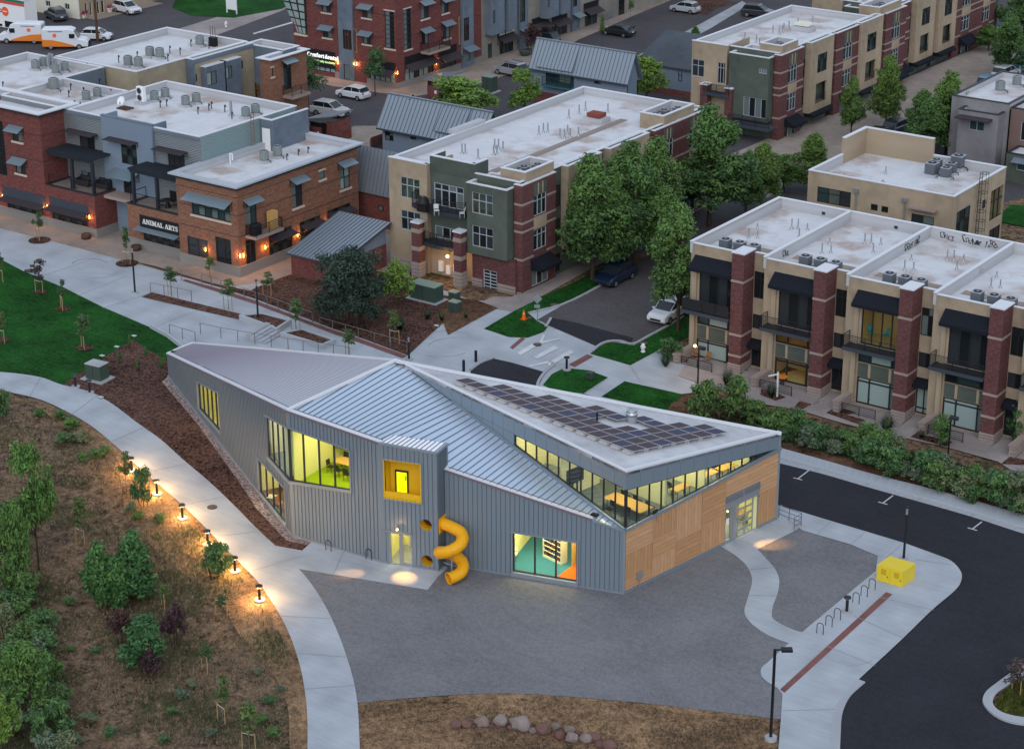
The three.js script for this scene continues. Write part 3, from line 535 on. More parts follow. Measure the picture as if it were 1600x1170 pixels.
for(let i=0;i<12;i++){
const a=fW.L*i / 12,b=fW.L*(i + 1)/ 12,g=0.012,P=(u,h)=>fW.at(u,h,-0.05);
part(lib,'fascia_panel',slab([P(a + g,wF(a)),P(b - g,wF(b)),P(b - g,wT(b)- 0.03),P(a + g,wT(a)- 0.03)],fW.N.clone().multiplyScalar(0.05)),M.fascia);
}
const vLo=(u)=>vBot(u)+ 0.2,wLo=(u)=>topW(u)+ 0.16;
glazing(lib,fV,ug + 0.04,fV.L - 0.03,vLo,vF,Array.from({length:9},(_,i)=>ug + modV*(i + 1)),-0.1,M.dark,0.06);
const uGE=fW.L*0.965;
glazing(lib,fW,0.03,uGE,wLo,(u)=>Math.max(wF(u),wLo(u)+ 0.05),Array.from({length:12},(_,i)=>uGE*(i + 1)/ 13),-0.1,M.dark,0.06);
part(lib,'sill_flashing',fV.beam([ug - 6,vBot(ug - 6)+ 0.1,0.02],[fV.L,vBot(fV.L)+ 0.1,0.02],0.22,0.22),M.fascia);
part(lib,'flat_roof',slab([Ll,Nt,Rt].map(p=>p.clone().add(V3(0,-0.22,0))),V3(0,0.22,0)),M.membrane);
{
const E=(a,b,ins,w,h,y,m,n)=>{const c=Ll.clone().add(Nt).add(Rt).multiplyScalar(1 / 3),d=b.clone().sub(a).normalize(),s=V3(-d.z,0,d.x);if(s.dot(c.clone().sub(a))<0)s.negate();return beam(a.clone().addScaledVector(s,ins).add(V3(0,y,0)),b.clone().addScaledVector(s,ins).add(V3(0,y,0)),w,h);};
part(lib,'roof_coping',[E(Nt,Rt,0.16,0.34,0.12,0.06),E(Ll,Nt,0.08,0.2,0.1,0.05),E(Ll,Rt,0.2,0.42,0.12,0.055)],M.coping);
part(lib,'roof_edge_strip',[E(Nt,Rt,0.42,0.1,0.03,0.02),E(Ll,Rt,0.52,0.1,0.03,0.02)],mat([0.12,0.07,0.07],0.8));  // narrow dark red-brown strips just inside the coping
part(lib,'roof_drain',[bc(0,0,0,0.55,0.08,0.4).translate(Rt.x - 0.95,Rt.y + 0.13,Rt.z + 1.3)],M.dark);
}
{
const s=V3(0.03,0,-1).normalize(),q=V3(-s.z,0,s.x),Q=(p)=>p.x*q.x + p.z*q.z;
if(Q(Nn)<Q(P7))q.negate();
const eave=[Wt,T0t,F0e,Ne];
const onLine=(pts,v)=>{for(let i=0;i<pts.length - 1;i++){const a=Q(pts[i]),b=Q(pts[i + 1]);if(v<=b||i===pts.length - 2)return mix3(pts[i],pts[i + 1],clamp((v - a)/(b - a),0,1));}};
const far=Q(Ll)>Q(Wt)?[Wt,Ll,Ne]:[Ll,Ne],q0=Q(Wt),q1=Q(Ne),n=Math.round((q1 - q0)/ 0.46),seams=[];
const cuts=Array.from({length:n + 1},(_,i)=>lerp(q0,q1,i / n));
for(let i=0;i<n;i++){
const a=cuts[i]+ 0.004,b=cuts[i + 1]- 0.004,e0=onLine(eave,a),e1=onLine(eave,b),f1=onLine(far,b),f0=onLine(far,a);
const pos=[e0,e1,f1,e0,f1,f0].flatMap(p=>[p.x,p.y + 0.02,p.z]);
const g=new THREE.BufferGeometry();g.setAttribute('position',new THREE.Float32BufferAttribute(pos,3));g.computeVertexNormals();
part(lib,'roof_panel',g,M.roofBlue);
if(e0.distanceTo(f0)>0.3)seams.push(beam(e0.clone().setY(e0.y + 0.05),f0.clone().setY(f0.y + 0.05),0.03,0.05));
}
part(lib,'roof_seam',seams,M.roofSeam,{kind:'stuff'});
part(lib,'ridge_cap',beam(Wt.clone().setY(Wt.y + 0.1),Ll.clone().setY(Ll.y + 0.1),0.3,0.14),M.coping);
const low=(t)=>t<0.5?mix3(A0,A1,t*2):mix3(A1,A2,t*2 - 1),hi=(t)=>mix3(Wt,Ll,t),N=46,fs=[];
for(let i=0;i<N;i++){
const a=low(i / N),b=hi(i / N),c=hi((i + 1)/ N),d=low((i + 1)/ N),pos=[a,b,c,a,c,d].flatMap(p=>[p.x,p.y + 0.02,p.z]);
const g=new THREE.BufferGeometry();g.setAttribute('position',new THREE.Float32BufferAttribute(pos,3));g.computeVertexNormals();
part(lib,'roof_panel',g,M.roofPale);
if(i)fs.push(beam(a.clone().setY(a.y + 0.035),b.clone().setY(b.y + 0.035),0.035,0.035));
}
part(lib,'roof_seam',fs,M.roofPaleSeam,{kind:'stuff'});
const gut=(a,b)=>{const d=b.clone().sub(a).normalize(),o=V3(d.z,0,-d.x);const k=(p,i,y)=>p.clone().addScaledVector(o,i).add(V3(0,y,0));return[[beam(k(a,0.2,0.06),k(b,0.2,0.06),0.36,0.1)],[beam(k(a,-0.02,0.0),k(b,-0.02,0.0),0.07,0.14),beam(k(a,0.42,0.09),k(b,0.42,0.09),0.05,0.1)]];};
const runs=[[A0,Wt],[Wt,T0t],[F0e,mix3(F0e,Ne,0.82)]].map(r=>gut(...r));
part(lib,'gutter',runs.flatMap(r=>r[0]),M.coping);part(lib,'eaves_trim',runs.flatMap(r=>r[1]),mat([0.16,0.13,0.15],0.5));
part(lib,'eaves_trim',[beam(mix3(F0e,Ne,0.82),Ne,0.14,0.14)],M.sidingTrim);
part(lib,'roof_drain',[bc(0,0,0,0.5,0.1,0.35).translate(...(()=>{const p=mix3(F0e,Ne,0.8);return[p.x + 0.15,p.y + 0.15,p.z - 0.5];})())],M.black);
part(lib,'roof_edge',[beam(A0,A1,0.16,0.16),beam(A1,A2,0.16,0.16),beam(A2,Ll,0.16,0.16)].map(g=>g.translate(0,0.06,0)),M.coping);
part(lib,'roof_drain',bc(A1.x + 0.4,A1.y + 0.12,A1.z + 0.9,0.7,0.1,0.25),M.dark);
const fr=[new Face(Rr,Ll),new Face(Ll,A2),new Face(A2,A1),new Face(A1,A0)],hh=[[Rt,Ll],[Ll,A2],[A2,A1],[A1,A0]];
fr.forEach((f,i)=>part(lib,'wall',f.wall([[0,-0.5],[f.L,-0.5],[f.L,hh[i][1].y - 0.08],[0,hh[i][0].y - 0.08]],0.2),M.siding));
}
function roomBox(f,u0,u1,h0,h1,d0,d1,fm,wm,cm=M.white){
part(lib,'floor',f.box(u0,u1,h0 - 0.1,h0,-d1,-d0),fm);
part(lib,'partition',[f.box(u0 - 0.1,u0,h0 - 0.1,h1,-d1,-d0),f.box(u1,u1 + 0.1,h0 - 0.1,h1,-d1,-d0),f.box(u0 - 0.1,u1 + 0.1,h0 - 0.1,h1,-d1 - 0.1,-d1)],wm);
part(lib,'ceiling',f.box(u0 - 0.1,u1 + 0.1,h1,h1 + 0.1,-d1 - 0.1,-d0),cm);
}
const yawOf=(f)=>Math.atan2(-f.X.z,f.X.x);
const inRoom=(f,u,h,o)=>f.at(u,h,o);
{
const h0=gw.lo(0)- 0.28,h1=8.25;
roomBox(fA,0.22,gw.u1 + 1.6,h0,h1,0.27,6.2,M.floorGreen,M.wallCream,M.wallPale);
ceilingLight(inRoom(fA,2.2,h1 - 0.06,-2.0),1.5,2.2,yawOf(fA),4.6);ceilingLight(inRoom(fA,4.9,h1 - 0.06,-3.2),1.5,2.2,yawOf(fA),4.6);
}
{
const h0=wl2.lo(fL.L)- 0.15,u0=wl2.u0 - 1,h1=7.6;
roomBox(fL,u0,fL.L - 1.4,h0,h1,0.27,2.6,M.floorGrey,M.wallPale);
ceilingLight(inRoom(fL,u0 + 2.4,h1 - 0.06,-1.2),2.4,0.8,yawOf(fL),5);
const sh=thing('bookcase','pale open bookcase with dark books behind the tall left upper window','bookcase',inRoom(fL,u0 + 2.4,h0,-2.3));
for(const k of[0,1,2,3,4])part(sh,'shelf',fL.box(u0 + 0.6,fL.L - 1.6,h0 + k*0.55,h0 + k*0.55 + 0.05,-2.55,-2.1),M.shelfWhite);
for(let k=0;k<4;k++)part(sh,'book_row',Array.from({length:26},(_,i)=>i).filter(()=>rnd()<0.72).map(i=>fL.box(u0 + 0.7 + i*0.12,u0 + 0.79 + i*0.12,h0 + k*0.55 + 0.055,h0 + k*0.55 + rr(0.28,0.45),-2.5,-2.25)),[M.chairBlack,M.dark,M.floorGrey,M.dirt][k]);
}
{
const u0=wl3.u0 - 0.6;roomBox(fL,u0,fL.L - 0.6,-0.02,3.0,0.27,3.2,M.floorGrey,M.wallCream);
part(lib,'accent_wall',fL.box(u0 + 1.6,u0 + 2.9,0.0,2.6,-3.18,-3.1),M.lime);
ceilingLight(inRoom(fL,u0 + 2.2,2.92,-1.4),2.6,0.8,yawOf(fL),5);
}
{
const u0=wl1.u0 - 0.3,h0=wl1.lo(wl1.u1)- 0.3;roomBox(fL,u0,wl1.u1 + 0.3,h0,wl1.hi(wl1.u1)+ 0.05,0.27,1.8,M.wallCream,M.wallCream,M.wallPale);
const k=(wl1.u1 - wl1.u0)/ 5;
part(lib,'display_panel',[0,1,2].map(i=>fL.box(wl1.u0 + k*(i + 1)+ 0.1,wl1.u0 + k*(i + 2)- 0.15,h0 + 1.5,h0 + 2.6,-1.78,-1.72)),M.dark);
ceilingLight(inRoom(fL,(wl1.u0 + wl1.u1)/ 2,wl1.hi(wl1.u1)- 0.02,-0.9),1.8,0.7,yawOf(fL),6,0xffe27a);
}
{
const a=dr[0]- 0.2,b=dr[1]+ 0.4;roomBox(fT,a,b,0.03,2.9,0.27,3.0,M.floorGrey,M.wallCream);
part(lib,'accent_wall',fT.box(lerp(a,b,0.55),b - 0.02,1.2,2.8,-2.98,-2.9),M.lime);
ceilingLight(inRoom(fT,(a + b)/ 2,2.84,-1.5),1.0,1.0,yawOf(fT),6);
}
{
const a=rw[0]- 0.8,b=rw[1]+ 0.3,h0=0.05,h1=3.3;roomBox(fB,a,b,h0,h1,0.27,7.0,M.floorTeal,M.wallCream);
const fl=(px_,py_)=>{const p=GY(px_,py_,h0);return p;};
part(lib,'floor',slab([fl(868,903),fl(902,910),fl(902,879),fl(891,886)],V3(0,0.012,0)),M.floorOrange);
ceilingLight(inRoom(fB,lerp(a,b,0.3),h1 - 0.05,-2.2),2.2,2.2,yawOf(fB),5.0);ceilingLight(inRoom(fB,lerp(a,b,0.75),h1 - 0.05,-2.6),1.6,2.2,yawOf(fB),5.0);
part(lib,'partition',slab([fl(893,886),fl(906,876),fl(910,874)].slice(0,2).flatMap((p,i)=>i?[p,p.clone().setY(h1)]:[p]).concat([fl(893,886).setY(h1)]),V3(0.06,0,0.02)),mat([0.62,0.36,0.12],0.6));
const s0=fl(848,869),s1=fl(876.5,883),fS=new Face(s0,s1),sh=thing('bookcase','white bookcase full of books behind the low front window','bookcase',s0);
const Hh=2.05;part(sh,'cabinet',[fS.box(0,fS.L,h0,h0 + 0.14,-0.6,0),fS.box(0,0.05,h0 + 0.14,Hh,-0.6,0),fS.box(fS.L - 0.05,fS.L,h0 + 0.14,Hh,-0.6,0),fS.box(0.05,fS.L - 0.05,h0 + 0.14,Hh,-0.34,-0.28),fS.box(0,fS.L,Hh,Hh + 0.05,-0.6,0)],M.shelfWhite);
for(let k=0;k<5;k++){
const y=h0 + 0.14 + k*0.37;part(sh,'shelf',fS.box(0.05,fS.L - 0.05,y,y + 0.035,-0.28,-0.005),M.shelfWhite);
const bk=[[],[],[]];for(let u=0.08;u<fS.L - 0.12;u +=0.055)if(rnd()<0.85)bk[Math.floor(rnd()*3)].push(fS.box(u,u + 0.045,y + 0.036,y + rr(0.2,0.3),-0.25,-0.05));
bk.forEach((b2,i)=>b2.length&&part(sh,'book_row',b2,[M.chairBlack,mat([0.28,0.06,0.03],0.7),mat([0.05,0.1,0.18],0.7)][i]));
}
}
{
const h0=Ne.y - 0.35,dA=12.5,q0=Nn.clone().addScaledVector(fV.X,-0.3).addScaledVector(fW.X,0.45);
const c=[q0,q0.clone().addScaledVector(fW.X,dA),q0.clone().addScaledVector(fW.X,dA).addScaledVector(fV.X,-4.5),q0.clone().addScaledVector(fW.X,5.4).addScaledVector(fV.X,-4.5),q0.clone().addScaledVector(fV.X,-11.5).addScaledVector(fW.X,4.2),q0.clone().addScaledVector(fV.X,-11.5)].map(p=>at(p,h0));
part(lib,'floor',slab(c,V3(0,-0.12,0)),M.floorGrey);
const wl=(a,b,h=2.7,m=M.wallPale)=>{const f=new Face(a,b);part(lib,'partition',f.box(0,f.L,h0,h0 + h,-0.05,0.05),m);};
wl(c[1],c[2],2.0);wl(c[2],c[3],2.5);wl(c[3],c[4],3.3);wl(c[4],c[5],3.9);
const mid=(a,b)=>at(q0.clone().addScaledVector(fV.X,-a).addScaledVector(fW.X,b),h0);
wl(mid(4.6,4.8),mid(0.9,4.8),2.6);wl(mid(4.4,8.5),mid(0.6,8.5),2.3);
wl(mid(6.6,0.6),mid(6.6,4.4),3.3);
const ly=(a,b,drop=0.5)=>{const p=mid(a,b);p.y=lerp(Nt.y,Rt.y,b / 16)- drop;return p;};
for(const[a,b,w]of[[2.4,2.4,6.5],[2.6,6.6,6],[2.0,10.5,5],[9.2,2.3,7]])ceilingLight(ly(a,b),1.6,1.6,yawOf(fV),w);
const scr=at(mid(6.5,1.9),h0 + 1.2);const tv=thing('wall_screen','black flat screen on a wall stand behind the roof-level glass','screen',scr);
const fS=new Face(mid(6.5,1.1),mid(6.5,2.7));part(tv,'panel',fS.box(0,fS.L,h0 + 0.85,h0 + 1.95,-0.04,0.05),M.black);part(tv,'stand',[fS.box(0.5,0.62,h0,h0 + 0.85,-0.02,0.04),fS.box(0.95,1.07,h0,h0 + 0.85,-0.02,0.04)],M.dark);
lib.userData.keep=undefined;delete lib.userData.keep;
globalThis.officeAt=mid;globalThis.officeFloor=h0;
}
{
roomBox(fW,uD0 - 0.6,uD1 + 0.3,0.03,3.3,0.55,5.4,M.floorWood,M.wallCream);
ceilingLight(inRoom(fW,(uD0 + uD1)/ 2,3.22,-2.2),1.6,1.6,yawOf(fW),4.5);
}
// ---------- building kit ----------
Object.assign(M,{
stucco:mat([0.52,0.41,0.29],0.9,{map:T.blotch}),olive:mat([0.125,0.15,0.125],0.85,{map:T.blotch}),maroon:mat([0.205,0.095,0.095],0.85,{map:T.brick,bumpMap:T.brickB,bumpScale:0.006}),
redBrick:mat([0.255,0.098,0.09],0.85,{map:T.brick,bumpMap:T.brickB,bumpScale:0.006}),orangeBrick:mat([0.375,0.195,0.13],0.85,{map:T.brick,bumpMap:T.brickB,bumpScale:0.006}),
band:mat([0.46,0.36,0.31],0.85,{map:T.blotch}),stone:mat([0.46,0.38,0.34],0.9,{map:T.blotch}),concBase:mat([0.33,0.31,0.29],0.9,{map:T.blotch}),
blue:mat([0.185,0.235,0.30],0.75,{bumpMap:T.lap,bumpScale:0.012}),blueFlat:mat([0.20,0.245,0.30],0.75,{map:T.blotch}),corrug:mat([0.26,0.285,0.30],0.45,{metalness:0.4,bumpMap:T.ribH,bumpScale:0.05}),corrugGreen:mat([0.24,0.33,0.33],0.5,{metalness:0.3,bumpMap:T.ribH,bumpScale:0.05}),
beige:mat([0.50,0.42,0.30],0.85,{map:T.blotch}),greyTan:mat([0.34,0.31,0.27],0.88,{map:T.blotch}),greyWall:mat([0.30,0.29,0.30],0.88,{map:T.blotch}),brownSide:mat([0.20,0.135,0.12],0.85,{bumpMap:T.lap,bumpScale:0.015}),
awnBlack:mat([0.012,0.014,0.02],0.9),awnMetal:mat([0.24,0.31,0.35],0.4,{metalness:0.5}),awnDark:mat([0.05,0.04,0.045],0.6),seamGrey:mat([0.25,0.29,0.33],0.42,{metalness:0.45}),lampGlow:new THREE.MeshStandardMaterial({color:0xffc890,emissive:new THREE.Color(1,0.6,0.24),emissiveIntensity:3.2}),
frameW:mat([0.36,0.39,0.42],0.5),frameD:mat([0.025,0.024,0.026],0.5),sill:mat([0.55,0.46,0.38],0.85),sky2:mat([0.2,0.2,0.2],0.5),warmWall:mat([0.66,0.46,0.2],0.8),slate:mat([0.05,0.06,0.075],0.7),
});
const win_=(B,f,r,o={})=>{
const[u0,u1,h0,h1]=r;if(u1 - u0<0.15||h1 - h0<0.15)return null;
const{nx=2,ny=2,glass=M.glass,frame=M.frameD,sill,w=0.06,rows,cols,trim,lit}=o;
if(!o.noHole)f.holes.push([u0,u1,h0,h1]);
const D=o.noHole?0.03:-0.1,us=cols?cols.map(c=>lerp(u0,u1,c)):Array.from({length:nx + 1},(_,i)=>lerp(u0,u1,i / nx)),hs=rows?rows.map(c=>lerp(h0,h1,c)):Array.from({length:ny + 1},(_,i)=>lerp(h0,h1,i / ny)),fr=[];
us.forEach((u,i)=>{const a=i?(i===us.length - 1?u - w:u - w / 2):u;fr.push(f.box(a,a + w,h0,h1,D - 0.05,D + 0.05));});
hs.forEach((h,i)=>{const a=i?(i===hs.length - 1?h - w:h - w / 2):h;fr.push(f.box(u0 + w,u1 - w,a,a + w,D - 0.045,D + 0.045));});
const m=part(B,o.name||'window',fr,frame);
for(let i=0;i<us.length - 1;i++)for(let k=0;k<hs.length - 1;k++){
const g=Array.isArray(glass)?glass[(i*7 + k*3 + Math.floor(u0*3 + h0))% glass.length<0?0:Math.abs(Math.floor(i*7 + k*3 + u0*3 + h0))% glass.length]:glass;
part(m,'pane',f.box(us[i]+ w / 2,us[i + 1]- w / 2,hs[k]+ w / 2,hs[k + 1]- w / 2,D - 0.02,D - 0.005),lit?M.clear:g);
}
if(sill)part(m,'sill',f.box(u0 - 0.15,u1 + 0.15,h0 - 0.2,h0 - 0.01,0.002,0.12),M.sill);
if(trim)part(m,'trim',[f.box(u0 - 0.12,u1 + 0.12,h1,h1 + 0.14,0.002,0.05)],trim);
if(o.awn)awning(B,f,[u0 - 0.35,u1 + 0.35],h1 + 0.25,o.awn.out||0.9,o.awn.drop||0.35,o.awn.mat||M.awnMetal);
return m;
};
function awning(B,f,[u0,u1],h,out,drop,m=M.awnMetal,box=false){
const P=(u,y,o)=>f.at(u,y,o),a=part(B,'awning',slab([P(u0,h,0.02),P(u1,h,0.02),P(u1,h - drop,out),P(u0,h - drop,out)],V3(0,0.04,0)),m);
if(box){
part(a,'valance',f.box(u0,u1,h - drop - 0.22,h - drop,out - 0.03,out),m);
for(const u of[u0,u1])part(a,'cheek',slab([P(u,h,0.02),P(u,h - drop,out),P(u,h - drop - 0.2,out),P(u,h - drop - 0.2,0.02)],f.X.clone().multiplyScalar(0.02)),m);
}else part(a,'bracket',[u0 + 0.08,u1 - 0.08].flatMap(u=>[f.beam([u,h - drop - 0.35,0.03],[u,h - drop - 0.02,out*0.92],0.04,0.04),f.beam([u,h - drop - 0.35,0.03],[u,h,0.03],0.04,0.04)]),M.frameD);
return a;
}
function sconce(B,f,u,h,power=5,out=0.16){
const m=part(B,'wall_lamp',[f.box(u - 0.09,u + 0.09,h - 0.25,h + 0.25,0.2,0.24),f.box(u - 0.06,u + 0.06,h - 0.1,h + 0.1,0.005,0.2)],M.black);
part(m,'lamp_glow',[f.box(u - 0.13,u - 0.1,h - 0.2,h + 0.2,0.1,0.2),f.box(u + 0.1,u + 0.13,h - 0.2,h + 0.2,0.1,0.2)],M.lampGlow);
for(const s of[-1,1]){const l=new THREE.PointLight(0xffa550,power*0.5,9,2);l.position.copy(f.at(u + s*0.2,h - 0.05,0.28)).sub(origin.get(B));l.castShadow=true;B.add(l);}
}
class Block{
constructor(B,x0,x1,z0,z1,y0,y1,o={}){
Object.assign(this,{B,x0,x1,z0,z1,y0,y1,o});
this.Z=new Face(V3(x0,0,z1),V3(x1,0,z1));this.X=new Face(V3(x1,0,z1),V3(x1,0,z0));this.N=new Face(V3(x1,0,z0),V3(x0,0,z0));this.W=new Face(V3(x0,0,z0),V3(x0,0,z1));
}
win(f,a,b,c,d,o){const r=this[f].rect(a,b,c,d);this.fit(f,r);return win_(this.B,this[f],r,o);}
fit(f,r){const L=this[f].L;r[0]=clamp(r[0],0.06,L - 0.2);r[1]=clamp(r[1],0.2,L - 0.06);r[2]=clamp(r[2],this.y0 + 0.06,this.y1 - 0.3);r[3]=clamp(r[3],this.y0 + 0.3,this.y1 - 0.1);}
lamp(f,a,b,p){const[u,h]=this[f].pix(a,b);sconce(this.B,this[f],u,h,p);}
band(fs,h,t,m,out=0.04){for(const k of fs)part(this.B,'band',this[k].box(k==='Z'?0:0,this[k].L +(k==='Z'?out:0),h,h + t,0.002,out),m);}
finish(){
const{B,x0,x1,z0,z1,y0,y1,o}=this,low=o.deep?y0 - o.deep:y0,par=o.par??0.7,mz=o.mz||M.stucco,mx=o.mx||mz;
for(const[k,m]of[['Z',mz],['X',mx],['N',o.mn||mx],['W',o.mw||mz]])if(!(o.skip||'').includes(k)){
const f=this[k];if(k==='X'||k==='W'){part(B,'wall',f.wall([[0.002,low],[f.L - 0.002,low],[f.L - 0.002,y1],[0.002,y1]],0.2,-0.002),m);}else part(B,'wall',f.wall([[0,low],[f.L,low],[f.L,y1],[0,y1]],0.2),m);
}
const yr=y1 - par;this.yr=yr;
if(o.noRoof)return this;
const uvm=(g)=>{const p=g.attributes.position,uv=g.attributes.uv;for(let i=0;i<p.count;i++)uv.setXY(i,p.getX(i)*0.98 +(o.du||0),p.getZ(i));return g;};
part(B,'roof',uvm(bx(x0 + 0.2,x1 - 0.2,yr - 0.2,yr,z0 + 0.2,z1 - 0.2)),o.roof||M.roofW);
if(par>0.1){
part(B,'parapet',[bx(x0 + 0.2,x0 + 0.23,yr,y1 - 0.02,z0 + 0.2,z1 - 0.2),bx(x1 - 0.23,x1 - 0.2,yr,y1 - 0.02,z0 + 0.2,z1 - 0.2),bx(x0 + 0.23,x1 - 0.23,yr,y1 - 0.02,z0 + 0.2,z0 + 0.23),bx(x0 + 0.23,x1 - 0.23,yr,y1 - 0.02,z1 - 0.23,z1 - 0.2)],M.parapetW);
}
const c=o.cop??0.04,ch=o.ch||0.08,cw=0.27;
part(B,'coping',[bx(x0 - c,x1 + c,y1,y1 + ch,z1 - cw,z1 + c),bx(x0 - c,x1 + c,y1,y1 + ch,z0 - c,z0 + cw),bx(x0 - c,x0 + cw,y1,y1 + ch,z0 + cw,z1 - cw),bx(x1 - cw,x1 + c,y1,y1 + ch,z0 + cw,z1 - cw)],o.copM||M.coping);
return this;
}
}
function pipe(B,a,b,y,h=0.7,r=0.06){const p=GY(a,b,y);part(B,'vent_pipe',[rod(p,p.clone().setY(y + h),r,8),new THREE.CylinderGeometry(r*1.1,r*2.4,0.22,8).translate(p.x,y + 0.11,p.z)],M.galv);}
function goose(B,a,b,y,h=0.7){const p=GY(a,b,y),q=p.clone().setY(y + h);part(B,'vent_pipe',[rod(p,q,0.05,7),rod(q,q.clone().add(V3(0.22,0.03,0.1)),0.05,7),rod(q.clone().add(V3(0.22,0.03,0.1)),q.clone().add(V3(0.27,-0.16,0.12)),0.05,7)],M.dark);}
let acProto=null,acRound=null;
function ac(a,b,y,label,s=1,round=false){
const p=GY(a,b,y),gr='condenser units on the flat roofs';
const key=round?acRound:acProto;
if(key){const c=copyOf(key,p,rr(-0.06,0.06),label);c.scale.setScalar(s);return c;}
const t=thing('condenser_unit',label,'air conditioner',p,gr),q=p;
const at_=(g)=>g.translate(q.x,q.y,q.z);
part(t,'pad',at_(bc(0,0.11,0,1.05,0.22,1.05)),M.parapetW);
if(round){
part(t,'body',at_(new THREE.CylinderGeometry(0.4,0.42,0.8,20).translate(0,0.64,0)),mat([0.20,0.23,0.23],0.5,{metalness:0.3}));
part(t,'louvre',Array.from({length:18},(_,i)=>{const w=i / 18*6.283;return at_(bc(0,0,0,0.03,0.68,0.03).translate(Math.cos(w)*0.42,0.62,Math.sin(w)*0.42));}),mat([0.30,0.33,0.32],0.5));
part(t,'fan_guard',at_(new THREE.TorusGeometry(0.3,0.04,6,20).rotateX(Math.PI / 2).translate(0,1.06,0)),M.galv);part(t,'fan',at_(new THREE.CylinderGeometry(0.27,0.27,0.02,16).translate(0,1.05,0)),M.black);
}else{
part(t,'body',at_(new RoundedBoxGeometry(0.82,0.78,0.82,2,0.05).translate(0,0.62,0)),mat([0.10,0.115,0.135],0.55));
part(t,'louvre',Array.from({length:7},(_,i)=>at_(bc(0,0.33 + i*0.09,0,0.84,0.02,0.84))),mat([0.16,0.18,0.2],0.5));
part(t,'top_cover',at_(new RoundedBoxGeometry(0.86,0.07,0.86,2,0.03).translate(0,1.03,0)),M.galv);part(t,'fan_guard',at_(new THREE.CylinderGeometry(0.33,0.33,0.03,20).translate(0,1.075,0)),M.black);part(t,'fan_hub',at_(new THREE.CylinderGeometry(0.1,0.1,0.03,12).translate(0,1.1,0)),M.galv);
}
part(t,'pipe_run',[rod(V3(q.x + 0.4,q.y + 0.3,q.z),V3(q.x + 0.75,q.y + 0.2,q.z),0.03),rod(V3(q.x + 0.75,q.y + 0.2,q.z),V3(q.x + 0.75,q.y,q.z),0.03)],M.black);
t.scale.setScalar(s);if(round)acRound=t;else acProto=t;
return t;
}
const ORD=['first','second','third','fourth','fifth','sixth','seventh'];
function railGeo(pts,h,posts=true,bars=5,r=0.018){
r*=1.45;
const g=[];
for(let i=0;i<pts.length;i++){const p=pts[i];if(posts)g.push(beam(p,p.clone().setY(p.y + h),0.05,0.05));if(i)for(let k=1;k<=bars;k++){const a=pts[i - 1],y=h*k / bars;g.push(rod(a.clone().setY(a.y + y),p.clone().setY(p.y + y),k===bars?r*1.6:r,5));}}
return g;
}
function litRoom(B,f,r,dep,wallM,power,col=0xffc26a){
const[u0,u1,h0,h1]=r,a=-0.22;
part(B,'room',[f.box(u0 - 0.4,u1 + 0.4,h0 - 0.3,h0 - 0.2,-dep,a),f.box(u0 - 0.4,u1 + 0.4,h1 + 0.15,h1 + 0.25,-dep,a),f.box(u0 - 0.5,u0 - 0.4,h0 - 0.3,h1 + 0.25,-dep,a),f.box(u1 + 0.4,u1 + 0.5,h0 - 0.3,h1 + 0.25,-dep,a),f.box(u0 - 0.5,u1 + 0.5,h0 - 0.3,h1 + 0.25,-dep - 0.1,-dep)],wallM);
const p=f.at(lerp(u0,u1,0.35),lerp(h0,h1,0.72),-dep*0.55),o=origin.get(B);
const b=part(B,'room_lamp',[new THREE.SphereGeometry(0.14,12,8).translate(p.x,p.y,p.z),rod(p,p.clone().setY(h1 + 0.15),0.015)],M.lampGlow);
const l=new THREE.PointLight(col,power,12,2);l.position.copy(p).sub(o);l.castShadow=true;B.add(l);
}
